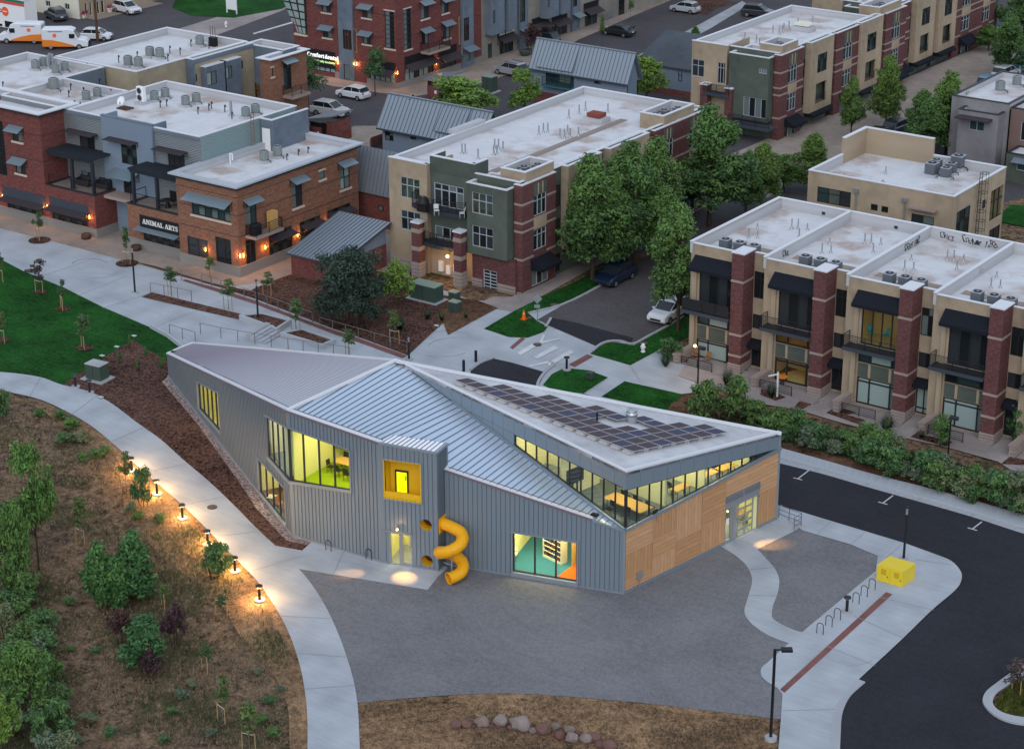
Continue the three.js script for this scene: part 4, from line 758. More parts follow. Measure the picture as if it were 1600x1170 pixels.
// ---------- row houses ----------
const rowLabels=['end row house beside the street, its balcony half hidden by a tree','row house with a warm lit living room and pink balcony chairs','row house with amber lit top room and turquoise balcony chairs','row house with a blue pole leaning across its dark balcony','row house at the right edge of the picture'];
const ROWY=10.65,rowRoof=[];
for(let i=0;i<5;i++){
const xP=10.8 + 7.42*i,zP=-27.7,xd0=i?xP - 6.05:5.3,xd1=xP + 1.37,zb=zP - 0.95,zr=zP - 1.75,zB=-43.6,y0=[0.75,0.4,0.15,0.1,0.1][i];
const B=thing('row_house',rowLabels[i],'house',V3((xd0 + xd1)/ 2,y0,zP - 4),'row houses with brick piers');
const bay=new Block(B,xd0,xP - 0.02,zB,zb,y0,ROWY,{mz:M.stucco,deep:1.2,noRoof:true,skip:i?'NWX':'NX',mx:M.stucco});
const rec=new Block(B,xP - 0.3,xd1,zB,zr,y0,ROWY,{mz:M.stucco,deep:1.2,noRoof:true,skip:'NW'});
part(B,'wall',bx(xP - 0.22,xP - 0.02,y0 - 1.2,ROWY,zr - 0.3,zb - 0.21),M.stucco);
const fz=bay.Z,fr=rec.Z,X=(x)=>x - xd0,XR=(x)=>x -(xP - 0.3);
const L=xP - 4.75,R=xP - 1.15;
const gl=i===1?M.glass:M.glass;
win_(B,fz,[X(L + 0.1),X(R),5.3,8.85],{cols:[0,0.26,0.5,0.74,1],rows:[0,1],w:0.09,glass:[M.glass,M.tinted],lit:i===2});
if(i===2)litRoom(B,fz,[X(L + 0.1),X(R),5.3,8.85],3.2,M.warmWall,16);
const lo={cols:[0,0.30,0.80,1],w:0.12};
const second=[[M.glassTeal,M.blind,M.glassTeal],[M.glass,M.blindDim,M.glass],[M.glassTeal,M.blind,M.glassTeal],[M.glass,M.glassTeal,M.glass],[M.glassTeal,M.blindDim,M.glass]][i],ground=[[M.blind,M.blind,M.glass],null,[M.blind,M.blind,M.blindDim],[M.blind,M.blind,M.blindDim],[M.blindDim,M.glass,M.glass]][i];
const w2=win_(B,fz,[X(L),X(R),3.75,4.95],{...lo,rows:[0,1],glass:M.glass,lit:i===1});
if(i===1)litRoom(B,fz,[X(L),X(R),3.75,4.95],2.6,M.warmWall,7,0xffd060);
const w1=win_(B,fz,[X(L),X(R),y0 + 0.08,2.5],{...lo,rows:[0,0.84,1],glass:M.glass,lit:i===1});
if(i===1)litRoom(B,fz,[X(L),X(R),y0 + 0.3,2.45],3.0,M.warmWall,9);
else w1.children.filter(c=>c.name==='pane').forEach((c,k)=>{c.material=ground[Math.floor(k / 2)];});
if(i !==1)w2.children.forEach((c,k)=>{c.material=second[k]||c.material;});
[0,0.30,0.80].forEach((c,k)=>part(B,'spandrel_panel',fz.box(X(lerp(L,R,c))+ 0.06,X(lerp(L,R,[0.3,0.8,1][k]))- 0.06,2.56,3.69,0.002,0.05),M.olive));
for(const c of[0.3,0.8])part(B,'trim_post',fz.box(X(lerp(L,R,c))- 0.11,X(lerp(L,R,c))+ 0.11,2.62,3.75,0.052,0.11),M.stucco);
part(B,'jamb',[fz.box(X(L)- 0.5,X(L)- 0.12,y0 - 0.2,4.95,0.002,0.3),fz.box(X(L)- 0.5,X(L)- 0.12,5.25,8.8,0.002,0.12)],M.stucco);
awning(B,fz,[X(L)- 0.35,X(R)+ 0.02],9.7,1.1,0.85,M.awnBlack,true);
const bl=part(B,'balcony',bx(L - 0.85,R + 0.02,4.96,5.24,zb + 0.003,zP + 0.32),M.slate);
part(bl,'balcony_floor',bx(L - 0.8,R - 0.02,5.24,5.27,zb + 0.05,zP + 0.26),M.dark);
part(bl,'railing',railGeo([V3(L - 0.8,5.26,zb + 0.1),V3(L - 0.8,5.26,zP + 0.26),V3(lerp(L,R,0.3),5.26,zP + 0.26),V3(lerp(L,R,0.65),5.26,zP + 0.26),V3(R,5.26,zP + 0.26)],1.0,true,7,0.014),M.iron);
if(i===0)part(bl,'screen_panel',bx(L - 0.78,R,5.35,6.2,zP + 0.2,zP + 0.22),M.dark);
win_(B,fr,[XR(xP + 0.02),XR(xd1 - 0.12),6.8,9.1],{cols:[0,0.48,1],rows:[0,0.72,1],glass:i===2?[M.glass,M.blindDim]:M.glass});
win_(B,fr,[XR(xP + 0.02),XR(xd1 - 0.12),4.15,5.4],{nx:2,ny:1,glass:[M.glass,M.tinted]});
win_(B,fr,[XR(xP + 0.02),XR(xd1 - 0.25),y0 + 0.1,2.6],{name:'door',cols:[0,0.62,1],rows:[0,0.2,1],glass:i===2?[M.blind]:[M.glass],w:0.1});
awning(B,fr,[XR(xP + 0.02),XR(xd1 - 0.15)],3.25,0.85,0.35,M.awnBlack,true);
bay.finish();rec.finish();
const pr=part(B,'brick_pier',[bx(xP - 1.12,xP,0.75,10.9,zr - 0.1,zP)].map(g=>{const p=g.attributes.position,uv=g.attributes.uv;for(let k=0;k<p.count;k++)uv.setXY(k,(Math.abs(g.attributes.normal.getX(k))>0.5?p.getZ(k):p.getX(k)),p.getY(k));return g;}),M.maroon);
part(pr,'cap',bx(xP - 1.16,xP + 0.04,10.9,11.0,zr - 0.14,zP + 0.04),M.coping);
for(const h of[8.45,3.85,2.02])part(pr,'band',bx(xP - 1.15,xP + 0.03,h,h + 0.2,zr - 0.1,zP + 0.03),M.band);
for(let k=0;k<4;k++)part(pr,'stone_course',bx(xP - 1.2 +(k===3?0.03:0),xP + 0.08 -(k===3?0.03:0),y0 - 0.9 + k*0.24 +(k?0:-0.6),y0 - 0.9 + k*0.24 + 0.2,zr - 0.05,zP + 0.08),M.stone);
for(let k=0;k<3;k++)part(pr,'stone_course',bx(xP - 1.17,xP + 0.05,y0 + 0.04 + k*0.22,y0 + 0.22 + k*0.22,zr - 0.06,zP + 0.05),M.stone);
const yr=ROWY - 0.85,zF=zb;rowRoof.push(yr);
const rg=bx(xd0 + 0.1,xd1 - 0.1,yr - 0.2,yr,zB + 0.1,zr - 0.15),rp=rg.attributes.position;for(let k=0;k<rp.count;k++)rg.attributes.uv.setXY(k,rp.getX(k)+ i*3.1,rp.getZ(k)+ i*1.7);
part(B,'roof',rg,M.roofW);part(B,'roof',bx(xd0 + 0.1,xP - 0.4,yr - 0.2,yr + 0.004,zr - 0.2,zb - 0.15),M.roofW);
part(B,'roof_walkway',bx(xd0 + 0.6,xd1 - 0.3,yr + 0.004,yr + 0.016,zr - 3.6,zr - 2.6),mat([0.42,0.34,0.28],0.9,{map:T.blotch}));
part(B,'parapet',[bx(xd0 - 0.12,xd0 + 0.12,yr,ROWY + 0.12,zB,zb + 0.01),bx(xd0 + 0.12,xd1 -(i<4?0.12:0),yr,ROWY + 0.08,zB - 0.1,zB + 0.12),bx(xd0 + 0.12,xP - 0.3,yr,ROWY + 0.002,zb - 0.24,zb - 0.2),bx(xP - 0.3,xd1,yr,ROWY + 0.002,zr - 0.24,zr - 0.2),bx(xd1 - 0.25,xd1 - 0.205,yr,ROWY - 0.002,zB + 0.13,zr - 0.25),...(i?[]:[bx(xd0 + 0.205,xd0 + 0.25,yr,ROWY - 0.002,zB + 0.13,zb - 0.25)])],M.parapetW);
part(B,'coping',[bx(xd0 - 0.15,xd0 + 0.15,ROWY + 0.12,ROWY + 0.18,zB,zb + 0.06),bx(xd0 + 0.15,xd1 - 0.15,ROWY + 0.08,ROWY + 0.14,zB - 0.13,zB + 0.15),bx(xd0 + 0.15,xP - 1.12,ROWY + 0.002,ROWY + 0.06,zb - 0.26,zb + 0.04),bx(xP,xd1 - 0.15,ROWY + 0.002,ROWY + 0.06,zr - 0.26,zr + 0.04)],M.coping);
part(B,'scupper',bx(xd0 + 4.2,xd0 + 4.5,yr + 0.2,yr + 0.45,zB + 0.12,zB + 0.16),M.dark);
for(const[dx,dz,h]of[[2.1,5,0.9],[2.7,5.4,0.7],[3.9,8.6,0.9],[4.4,8.8,0.9],[5.2,9,0.6],[5.6,7.2,0.8],[1.4,7.2,0.5]]){const p=V3(xd0 + dx*0.95,yr,zr - dz*1.2 + 0.8);part(B,'vent_pipe',[rod(p,p.clone().setY(yr + h),0.055,7),new THREE.CylinderGeometry(0.06,0.16,0.2,7).translate(p.x,yr + 0.1,p.z)],M.galv);}
const nm=['end row house by the street','row house with the pink chairs','row house with the turquoise chairs','row house with the blue pole','row house at the right edge'][i];
if(i<4)[0,1,2].forEach(k=>{const p=V3(xP - 3.45 + k*1.35,yr,zr - 1.2 +(k===2?0:0));ac(...proj(p),yr,`dark condenser, ${ORD[k]} from left, roof of the ${nm}`);});
const ww=part(B,'wing_wall',Array.from({length:4},(_,k)=>bx(xP - 5.45,xP - 4.95,y0 - 0.4 + k*0.32 -(k?0:0.4),y0 - 0.4 + k*0.32 + 0.28,zb - 0.1,zP + 1.6)),M.stone);part(ww,'cap',bx(xP - 5.5,xP - 4.9,y0 + 0.86,y0 + 0.98,zb - 0.1,zP + 1.68),M.band);
if(i<4)part(B,'patio_railing',railGeo([V3(xP - 4.8,y0,zP + 1.3),V3(xP - 3.3,y0,zP + 1.3),V3(xP - 1.9,y0,zP + 1.3)],0.8,true,5,0.016),M.iron);
part(B,'patio',bx(xP - 4.9,xP + 0.2,y0 - 0.6,y0 - 0.02,zb - 0.1,zP + 1.5),M.walk);
part(B,'entry_step',bx(xP + 0.1,xd1 + 0.1,y0 - 0.6,y0 - 0.02,zr - 0.1,zP + 0.6),M.walk);
}
function flatText(str,face,u,h,size,m,B,name='lettering',out=0.01,fnt=fontS,tilt=0){
const g=new TextGeometry(str,{font:fnt,size,depth:0.015,curveSegments:3});if(tilt){const p=g.attributes.position;for(let i=0;i<p.count;i++){const x=p.getX(i),y=p.getY(i);p.setXY(i,x + 0.1*Math.sin(y*9 + x*2),y*(1 + 0.25*Math.sin(x*3.1))+ 0.07*Math.sin(x*5));}}g.translate(u,h,out).applyMatrix4(face.M);
return part(B,name,g,m);
}
{
const rowOf=(i)=>scene.children.filter(o=>o.name.startsWith('row_house'))[i],inkM=mat([0.03,0.03,0.035],0.8);
const rear=(i)=>new Face(V3(5.3 +(i?7.42*i - 0.55:0),0,-43.48),V3(5.3 + 7.42*(i + 1),0,-43.48));
flatText('CRKZ',rear(2),0.9,9.95,0.42,inkM,rowOf(2),'graffiti',0.01,fontR,1);flatText('GaMe 188',rear(2),2.9,9.98,0.5,inkM,rowOf(2),'graffiti',0.01,fontR,1);
const side=(i)=>new Face(V3(10.8 + 7.42*i - 6.05 + 0.125,0,-27.9),V3(10.8 + 7.42*i - 6.05 + 0.125,0,-43.4));
const sideW=(i)=>new Face(V3(10.8 + 7.42*i - 6.05 - 0.125,0,-43.4),V3(10.8 + 7.42*i - 6.05 - 0.125,0,-27.9));
flatText('CRK',side(1),3.4,9.95,0.45,inkM,rowOf(1),'graffiti',0.01,fontR,1);flatText('DEKF EKZ',side(2),10.6,9.95,0.5,inkM,rowOf(2),'graffiti',0.01,fontR,1);flatText('OFFE',side(3),8.6,9.98,0.34,mat([0.45,0.45,0.47],0.8),rowOf(3),'graffiti',0.01,fontR,1);flatText('CAK',side(0),10,9.95,0.45,inkM,rowOf(0),'graffiti',0.01,fontR,1);flatText('VAS',side(0),12,9.95,0.5,inkM,rowOf(0),'graffiti',0.01,fontR,1);
}
// ---------- red and orange brick commercial building on the plaza ----------
const Yp=1.8;
{
const B=thing('commercial_building','red and orange brick building with lettered shop front, pergola terraces and white roofs','building',V3(-50,Yp,-24));
globalThis.shopB=B;
const yB=10.35,y2=12.86;
const A=new Block(B,-44.2,-36.75,-36.6,-19.55,Yp,yB,{mz:M.orangeBrick,mx:M.orangeBrick,deep:1,par:0.55,cop:0.5,ch:0.16,copM:mat([0.40,0.42,0.46],0.4),skip:'W'});
A.win('Z',298,304,360,348,{cols:[0,0.16,0.33,0.5,0.67,0.84,1],rows:[0,0.5,1],glass:[M.glassTeal,M.blindDim],sill:true,w:0.08,awn:{out:1.1,drop:0.5}});
A.win('Z',291.5,368,326,411,{cols:[0,0.5,1],rows:[0,0.62,1],glass:M.tinted,w:0.09});
A.win('Z',335.5,369,362,419,{cols:[0,0.55,1],rows:[0,0.8,1],glass:M.glass,name:'door',w:0.1});
const fx=A.X;
A.win('X',383,316,401.5,348,{cols:[0,0.5,1],rows:[0,0.78,1],name:'door',glass:[M.glassTeal,M.blindDim],awn:{out:0.8,drop:0.4}});
A.win('X',455.5,283,473,320,{cols:[0,0.42,1],rows:[0,0.45,1],glass:[M.blindDim,M.blindDim,M.tinted],sill:true,awn:{out:0.9,drop:0.4}});
A.win('X',498.5,268,507.5,278,{nx:1,ny:1,glass:M.blindDim,sill:true,trim:M.sill});
A.win('X',530.5,257,547,291.5,{cols:[0,0.45,1],rows:[0,0.45,1],glass:[M.blindDim,M.blind],sill:true,awn:{out:0.9,drop:0.4}});
for(const[a,b,c,d,e]of[[419,366,458,405,5],[468,348,502,385,4],[511,330,549,360,4]]){
A.win('X',a,b,c,d,{nx:e,ny:1,rows:[0,0.55,1],glass:[M.glassTeal,M.glass],w:0.09});
const[u0,h]=fx.pix(a,b),u1=fx.u(c,d);awning(B,fx,[u0,u1],h - 0.35,0.9,0.28,M.awnDark);
}
A.win('X',383,376,401,418,{name:'door',nx:2,ny:1,rows:[0,0.85,1],glass:M.glass,w:0.1});
for(const f of['Z','X'])part(B,'base_course',A[f].box(f==='Z'?0:0,A[f].L +(f==='Z'?0.1:0),Yp - 1,Yp + 1.0,0.002,0.1),M.concBase);
for(const y of[5.6,7.6,9.3])A.band(['Z','X'],y,0.05,M.dark,0.012);
part(B,'fascia_board',[A.Z.box(-0.3,A.Z.L + 0.3,yB - 0.25,yB - 0.01,0.002,0.3),A.X.box(0,A.X.L + 0.3,yB - 0.25,yB - 0.01,0.002,0.3)],M.dark);
A.finish();
{
for(const[a,b]of[[321,388.5],[375,398.5]])A.lamp('Z',a,b,4);
A.lamp('X',379.5,398,4);A.lamp('X',413.5,385,4);A.lamp('X',464,366,4);A.lamp('X',504.5,349,3);
const r=fx.rect(380,357,426,372),bl=part(B,'balcony',A.X.box(fx.u(383,368),fx.u(427,356),5.3,5.55,0.002,1.3),M.band),o=(u,w)=>A.X.at(u,5.56,w),ua=fx.u(384,368),ub=fx.u(425,357);
part(bl,'railing',railGeo([o(ua,0.05),o(ua,1.25),o((ua + ub)/ 2,1.25),o(ub,1.25),o(ub,0.05)],1.0,true,6,0.014),M.iron);
const cab=thing('grill_cover','black covered barbecue on the small corner balcony','barbecue',o(ua + 0.6,0.6));part(cab,'cover',new RoundedBoxGeometry(0.7,1.1,1.1,3,0.16).translate(...A.X.at(ua + 0.6,6.1,0.65).toArray()),M.black);part(cab,'lid_seam',bc(...A.X.at(ua + 0.6,6.15,0.65).toArray(),0.72,0.03,1.12),M.dark);
const w=thing('wooden_cabinet','pale wooden cabinet on the small corner balcony of the brick building','cabinet',o(ub - 0.5,0.5)),cw=mat([0.55,0.33,0.12],0.7);
part(w,'case',A.X.box(ub - 0.95,ub - 0.1,5.57,7.2,0.25,0.85),cw);for(let k=0;k<4;k++)part(w,'plank',A.X.box(ub - 0.94 + k*0.21,ub - 0.75 + k*0.21,5.6,7.18,0.852,0.88),cw);
}
const S=new Block(B,-51.6,-44.22,-24.5,-20.3,Yp,6.0,{mz:M.orangeBrick,mx:M.orangeBrick,deep:1,par:0.05,roof:mat([0.30,0.24,0.21],0.9,{map:T.blotch}),skip:'XNW',copM:M.dark});
S.win('Z',223.5,362,283,399,{nx:6,ny:1,rows:[0,0.68,1],glass:[M.tinted,M.glass],w:0.1});
const fs=S.Z,sg=fs.rect(218,335.5,280,367),sn=part(B,'sign_board',fs.box(sg[0],sg[1],sg[2]- 0.1,sg[3]+ 0.05,0.002,0.08),M.black);
{const g=new TextGeometry('ANIMAL ARTS',{font:fontSerif,size:0.46,depth:0.05,curveSegments:4});g.computeBoundingBox();g.translate(lerp(sg[0],sg[1],0.53)- g.boundingBox.max.x / 2,(sg[2]+ sg[3])/ 2 - 0.22,0.085).applyMatrix4(fs.M);part(sn,'lettering',g,mat([0.75,0.74,0.7],0.5));}
awning(B,fs,[sg[0]- 0.3,sg[1]+ 0.1],sg[2]- 0.1,0.8,0.18,M.awnMetal);
part(B,'base_course',fs.box(0,fs.L,Yp - 1,Yp + 0.95,0.002,0.1),M.concBase);S.finish();
const C=new Block(B,-62.0,-44.5,-36.9,-23.25,Yp,y2,{mz:M.corrug,mx:M.corrugGreen,par:0.75,mn:M.blueFlat,skip:'W'});
C.win('Z',122.5,207,149,244,{cols:[0,0.5,1],rows:[0,1],glass:[M.glass,M.tinted]});
C.win('Z',261,235.5,289,268,{nx:3,ny:2,rows:[0,0.86,1],glass:M.tinted});
C.win('Z',126,266,147,290,{nx:2,ny:1,glass:[M.glassTeal,M.blindDim]});C.win('Z',264,297,276,316,{nx:2,ny:1});
for(const[a,b,c,d]of[[107,200,152,209],[246,228,293,239]]){const[u0,h]=C.Z.pix(a,b),u1=C.Z.u(c,d);awning(B,C.Z,[u0,u1],h,1.0,0.12,M.awnDark);}
C.finish();
const cz=C.Z,ul=cz.u(160,183),ur=cz.u(239,198),bayB=new Block(B,-62 + ul,-62 + ur,-25,-22.95,Yp,y2 + 0.25,{mz:M.blue,mx:M.blueFlat,par:0.3,skip:'N',noRoof:true});
bayB.win('Z',187.5,221,214.5,260,{cols:[0,0.34,0.67,1],rows:[0,0.4,0.75,1],glass:[M.glass,M.glassTeal],w:0.06});
bayB.win('Z',191,269,206,306,{name:'door',nx:1,ny:1,glass:M.glass});bayB.win('Z',189,318,209,366,{nx:2,ny:1,glass:M.glass,name:'door'});
for(const[a,b,c,d,m,o,dr]of[[170,213,216,223,M.awnDark,1.0,0.1],[178,262,217,262,M.awnMetal,1.4,0.5]]){const[u0,h]=bayB.Z.pix(a,b),u1=bayB.Z.u(c,d + 8);awning(B,bayB.Z,[u0,u1],h,o,dr,m);}
bayB.finish();part(B,'coping',bayB.Z.box(-0.04,bayB.Z.L + 0.04,y2 + 0.25,y2 + 0.33,-0.4,0.05),M.blueFlat);
part(B,'coping',[bx(-44.9,-44.46,y2 - 0.3,y2 - 0.01,-23.24,-23.16),bx(-62,-62 + ul,y2 - 0.35,y2 - 0.01,-23.24,-23.16),bx(-62 + ur,-44.9,y2 - 0.35,y2 - 0.01,-23.24,-23.16)],M.blueFlat);
const D=new Block(B,-44.48,-43.0,-36.9,-31.6,yB - 0.6,y2 - 0.05,{mz:M.blueFlat,mx:M.blueFlat,par:0.5,skip:'NW',noRoof:true});D.finish();
part(B,'roof',bx(-44.6,-43.15,y2 - 0.9,y2 - 0.78,-36.7,-31.8),M.roofW);part(B,'coping',[bx(-43.25,-42.96,y2 - 0.05,y2 + 0.03,-36.94,-31.56),bx(-44.5,-43.25,y2 - 0.05,y2 + 0.03,-31.85,-31.56)],M.coping);
part(B,'roof_door',D.Z.box(0.2,1.2,yB - 0.55,yB + 1.6,0.002,0.04),M.white);
const lad=C.X,lu=lad.u(393,235);part(B,'roof_ladder',[lad.rod([lu - 0.22,yB - 0.5,0.25],[lu - 0.22,y2 + 0.9,0.25],0.03),lad.rod([lu + 0.22,yB - 0.5,0.25],[lu + 0.22,y2 + 0.9,0.25],0.03),...Array.from({length:11},(_,k)=>lad.rod([lu - 0.22,yB - 0.3 + k*0.32,0.25],[lu + 0.22,yB - 0.3 + k*0.32,0.25],0.02))],mat([0.25,0.12,0.1],0.6));
const C2=new Block(B,-71.4,-61.98,-31.7,-23.25,Yp,y2,{mz:M.corrug,mx:M.blueFlat,mn:M.blueFlat,par:0.75,skip:'X'});C2.finish();
const C3=new Block(B,-83,-71.38,-37.4,-23.25,Yp,y2,{mz:M.redBrick,mx:M.blueFlat,par:0.75,du:5,skip:'W'});C3.finish();
const E=new Block(B,-84,-62.5,-24.6,-20.1,Yp,13.0,{mz:M.redBrick,mx:M.redBrick,deep:1,par:0.6,cop:0.4,ch:0.14,skip:'W'});
E.win('Z',17.5,199,34.5,222.5,{nx:2,ny:1,glass:[M.tinted,M.blindDim],sill:true,awn:{out:0.9,drop:0.45}});E.win('Z',22.5,249,40,273,{nx:2,ny:1,glass:[M.tinted,M.blindDim],sill:true,awn:{out:0.9,drop:0.45}});
E.win('Z',-14,186,11,275,{nx:2,ny:2,glass:M.glass});E.win('Z',10.5,310,68,340,{nx:6,ny:1,rows:[0,0.7,1],glass:[M.glass,M.tinted]});
{const[u0,h]=E.Z.pix(4,296),u1=E.Z.u(70,314);part(B,'sign_board',E.Z.box(u0,u1,h - 0.55,h + 0.35,0.002,0.06),M.slate);awning(B,E.Z,[u0,u1],h - 0.6,0.9,0.28,M.awnDark);}
for(const y of[8.2,10.8])E.band(['Z','X'],y,0.05,M.dark,0.012);
part(B,'fascia_board',[E.Z.box(0,E.Z.L + 0.25,12.75,12.99,0.002,0.25),E.X.box(0,E.X.L,12.75,12.99,0.002,0.25)],M.dark);E.finish();
const F=new Block(B,-62.48,-55.75,-24.5,-20.1,Yp,6.0,{mz:M.redBrick,mx:M.redBrick,deep:1,par:0.05,roof:mat([0.30,0.24,0.21],0.9,{map:T.blotch}),skip:'WN',copM:M.dark});
F.win('Z',80.5,328,137.5,361,{nx:6,ny:1,rows:[0,0.68,1],glass:[M.tinted,M.glass],w:0.1});
{const[u0,h]=F.Z.pix(76,310),u1=F.Z.u(137,326);part(B,'sign_board',F.Z.box(u0,u1,h - 0.6,h + 0.2,0.002,0.06),M.slate);awning(B,F.Z,[u0,u1],h - 0.65,0.9,0.28,M.awnDark);}
part(B,'base_course',[F.Z.box(0,F.Z.L + 0.1,Yp - 1,Yp + 0.9,0.002,0.1),F.X.box(0,F.X.L,Yp - 1,Yp + 0.9,0.002,0.1),E.Z.box(4,E.Z.L,Yp - 1,Yp + 0.9,0.002,0.1)],M.concBase);F.finish();
F.lamp('Z',139.5,338,4);E.lamp('Z',73.5,322,4);E.lamp('Z',3.5,306,3);
part(B,'balcony',bx(-55.7,-51.6,5.55,5.85,-24.3,-21.3),M.band);
part(B,'wall',bx(-55.7,-53.9,Yp - 1,5.54,-23.1,-22.9),M.blue);
for(const[x0,x1,z1,yT,yt]of[[-62.3,-56.0,-20.5,6.05,9.0],[-51.3,-44.4,-20.6,6.05,9.05]]){
const pg=part(B,'pergola',[bx(x0,x1,yt,yt + 0.3,z1 - 0.12,z1),bx(x0,x1,yt,yt + 0.3,z1 - 2.6,z1 - 2.48),...Array.from({length:26},(_,k)=>bx(lerp(x0,x1,(k + 0.2)/ 26),lerp(x0,x1,(k + 0.7)/ 26),yt + 0.3,yt + 0.48,z1 - 2.75,z1 + 0.25))],mat([0.03,0.036,0.045],0.7));
for(const x of x0<-55?[x0 + 3.2,x1 - 0.3]:[x0 + 0.3,x0 + 3.4])part(pg,'post',bx(x - 0.14,x + 0.14,yT,yt,z1 - 0.3,z1 - 0.02),mat([0.03,0.036,0.045],0.7));
part(B,'terrace_railing',[...railGeo([V3(x0 + 0.1,yT,z1 + 0.1),V3((x0 + x1)/ 2,yT,z1 + 0.1),V3(x1,yT,z1 + 0.1)],1.05,true,1),...(x0<-55?railGeo([V3(x1 + 0.1,yT,z1 + 0.05),V3(x1 + 0.1,yT,z1 - 2)],1.05,true,1):railGeo([V3(x0,yT,z1),V3(x0,yT,z1 - 2)],1.05,true,1))],M.iron);
}
for(const[x,z,l,c]of[[-59.2,-22.2,'dark outdoor sofa under the pergola of the red brick terrace','sofa'],[-57.0,-22.6,'dark outdoor armchair at the end of the red brick terrace','armchair']]){const t=thing('outdoor_' + c,l,c,V3(x,6.0,z));part(t,'seat',bc(x,6.25,z,1.7,0.4,0.8),M.dark);part(t,'backrest',bc(x,6.6,z - 0.35,1.7,0.5,0.2),M.dark);for(const s of[-1,1])part(t,'armrest',bc(x + s*0.78,6.5,z,0.16,0.35,0.78),M.dark);}
{const t=thing('patio_table','round dark terrace table above the lettered shop front','table',V3(-47.5,6.0,-21.6));part(t,'tabletop',new THREE.CylinderGeometry(0.6,0.6,0.06,20).translate(-47.5,6.72,-21.6),M.black);part(t,'pedestal',new THREE.CylinderGeometry(0.08,0.3,0.7,10).translate(-47.5,6.35,-21.6),M.black);part(t,'chair_seat',[0,1.6,3.1,4.7].map(a=>bc(-47.5 + Math.cos(a),6.4,-21.6 + Math.sin(a)*0.8,0.45,0.06,0.45)),M.dark,{kind:'stuff'});}
const rn='on the white roof of the brick commercial building',yr=y2 - 0.75,yo=yB - 0.55;
[[134.5,158],[152,153],[241,158],[258,153.5],[290,166],[306.5,161.5],[384,184],[399,179]].forEach(([a,b],i)=>ac(a,b,yr,['left of the pair at the left','right of the pair at the left','left of the middle pair','right of the middle pair','left of the pair left of the ladder','right of the pair left of the ladder','nearest the ladder','last behind the ladder'][i].replace(/^/,'grey round condenser, ')+ ', long white roof',1,true));
[[55,109],[68,105],[87,116],[101,112],[84,142]].forEach(([a,b],i)=>ac(a,b,yr,`grey round condenser, ${ORD[i]} of the cluster at the roof's far left`,i===4?1.25:1,true));
[[412.5,253],[433.5,246]].forEach(([a,b],i)=>ac(a,b,yo,`grey round condenser, ${['front', 'rear'][i]} of two on the orange brick roof`,1.05,true));
for(const[a,b]of[[116,168],[125,171],[110,141],[107,152],[155,133],[172,149],[176,148],[250,168],[260,166],[309,178],[326,173],[330,170],[351,175],[362,186],[4,138],[130,147]])goose(B,a,b,yr);
for(const[a,b]of[[361,181],[75,108],[78,105],[82,106]])pipe(B,a,b,yr,1.5,0.14);
for(const[a,b]of[[466,243],[481,239],[448,250]])goose(B,a,b,yo,0.6);{const p=GY(359.5,256,yo);part(B,'vent_pipe',[rod(p,p.clone().setY(yo + 1),0.08),rod(p.clone().setY(yo + 1),p.clone().add(V3(0.3,1,0)),0.08),rod(p.clone().add(V3(0.3,1,0)),p.clone().add(V3(0.3,0.4,0)),0.08)],M.white);}
{const p=GY(221,162,yr),t=thing('heat_pump','tall white heat pump with two round fans on the white roof','air conditioner',p);part(t,'pad',bc(p.x,yr + 0.12,p.z,1.2,0.24,0.9),M.parapetW);part(t,'body',new RoundedBoxGeometry(0.95,1.5,0.42,2,0.04).translate(p.x,yr + 1,p.z),M.white);for(const h of[0.65,1.35]){const f=part(t,'fan_guard',new THREE.TorusGeometry(0.3,0.035,6,20).translate(p.x - 0.05,yr + h,p.z + 0.23),M.galv);part(f,'fan',new THREE.CylinderGeometry(0.27,0.27,0.03,18).rotateX(Math.PI / 2).translate(p.x - 0.05,yr + h,p.z + 0.22),M.dark);}}
{const p=GY(187,168,yr),t=thing('satellite_dish','white satellite dish standing on the white roof','satellite dish',p);part(t,'dish',new THREE.SphereGeometry(0.6,20,8,0,6.3,0,0.9).scale(1,0.5,1).rotateX(-2.1).translate(p.x,yr + 0.75,p.z),M.white);part(t,'mast',rod(p,V3(p.x,yr + 0.6,p.z),0.05),M.galv);}
{const p=GY(195,170,yr),t=thing('roof_pallet','brown wooden pallet lying by the satellite dish','pallet',p);for(let k=0;k<6;k++)part(t,'slat',bc(p.x - 0.6 + k*0.24,yr + 0.12,p.z,0.14,0.04,1.1),M.dirt);for(const s of[-0.45,0,0.45])part(t,'bearer',bc(p.x,yr + 0.05,p.z + s,1.4,0.09,0.1),M.dirt);}
}
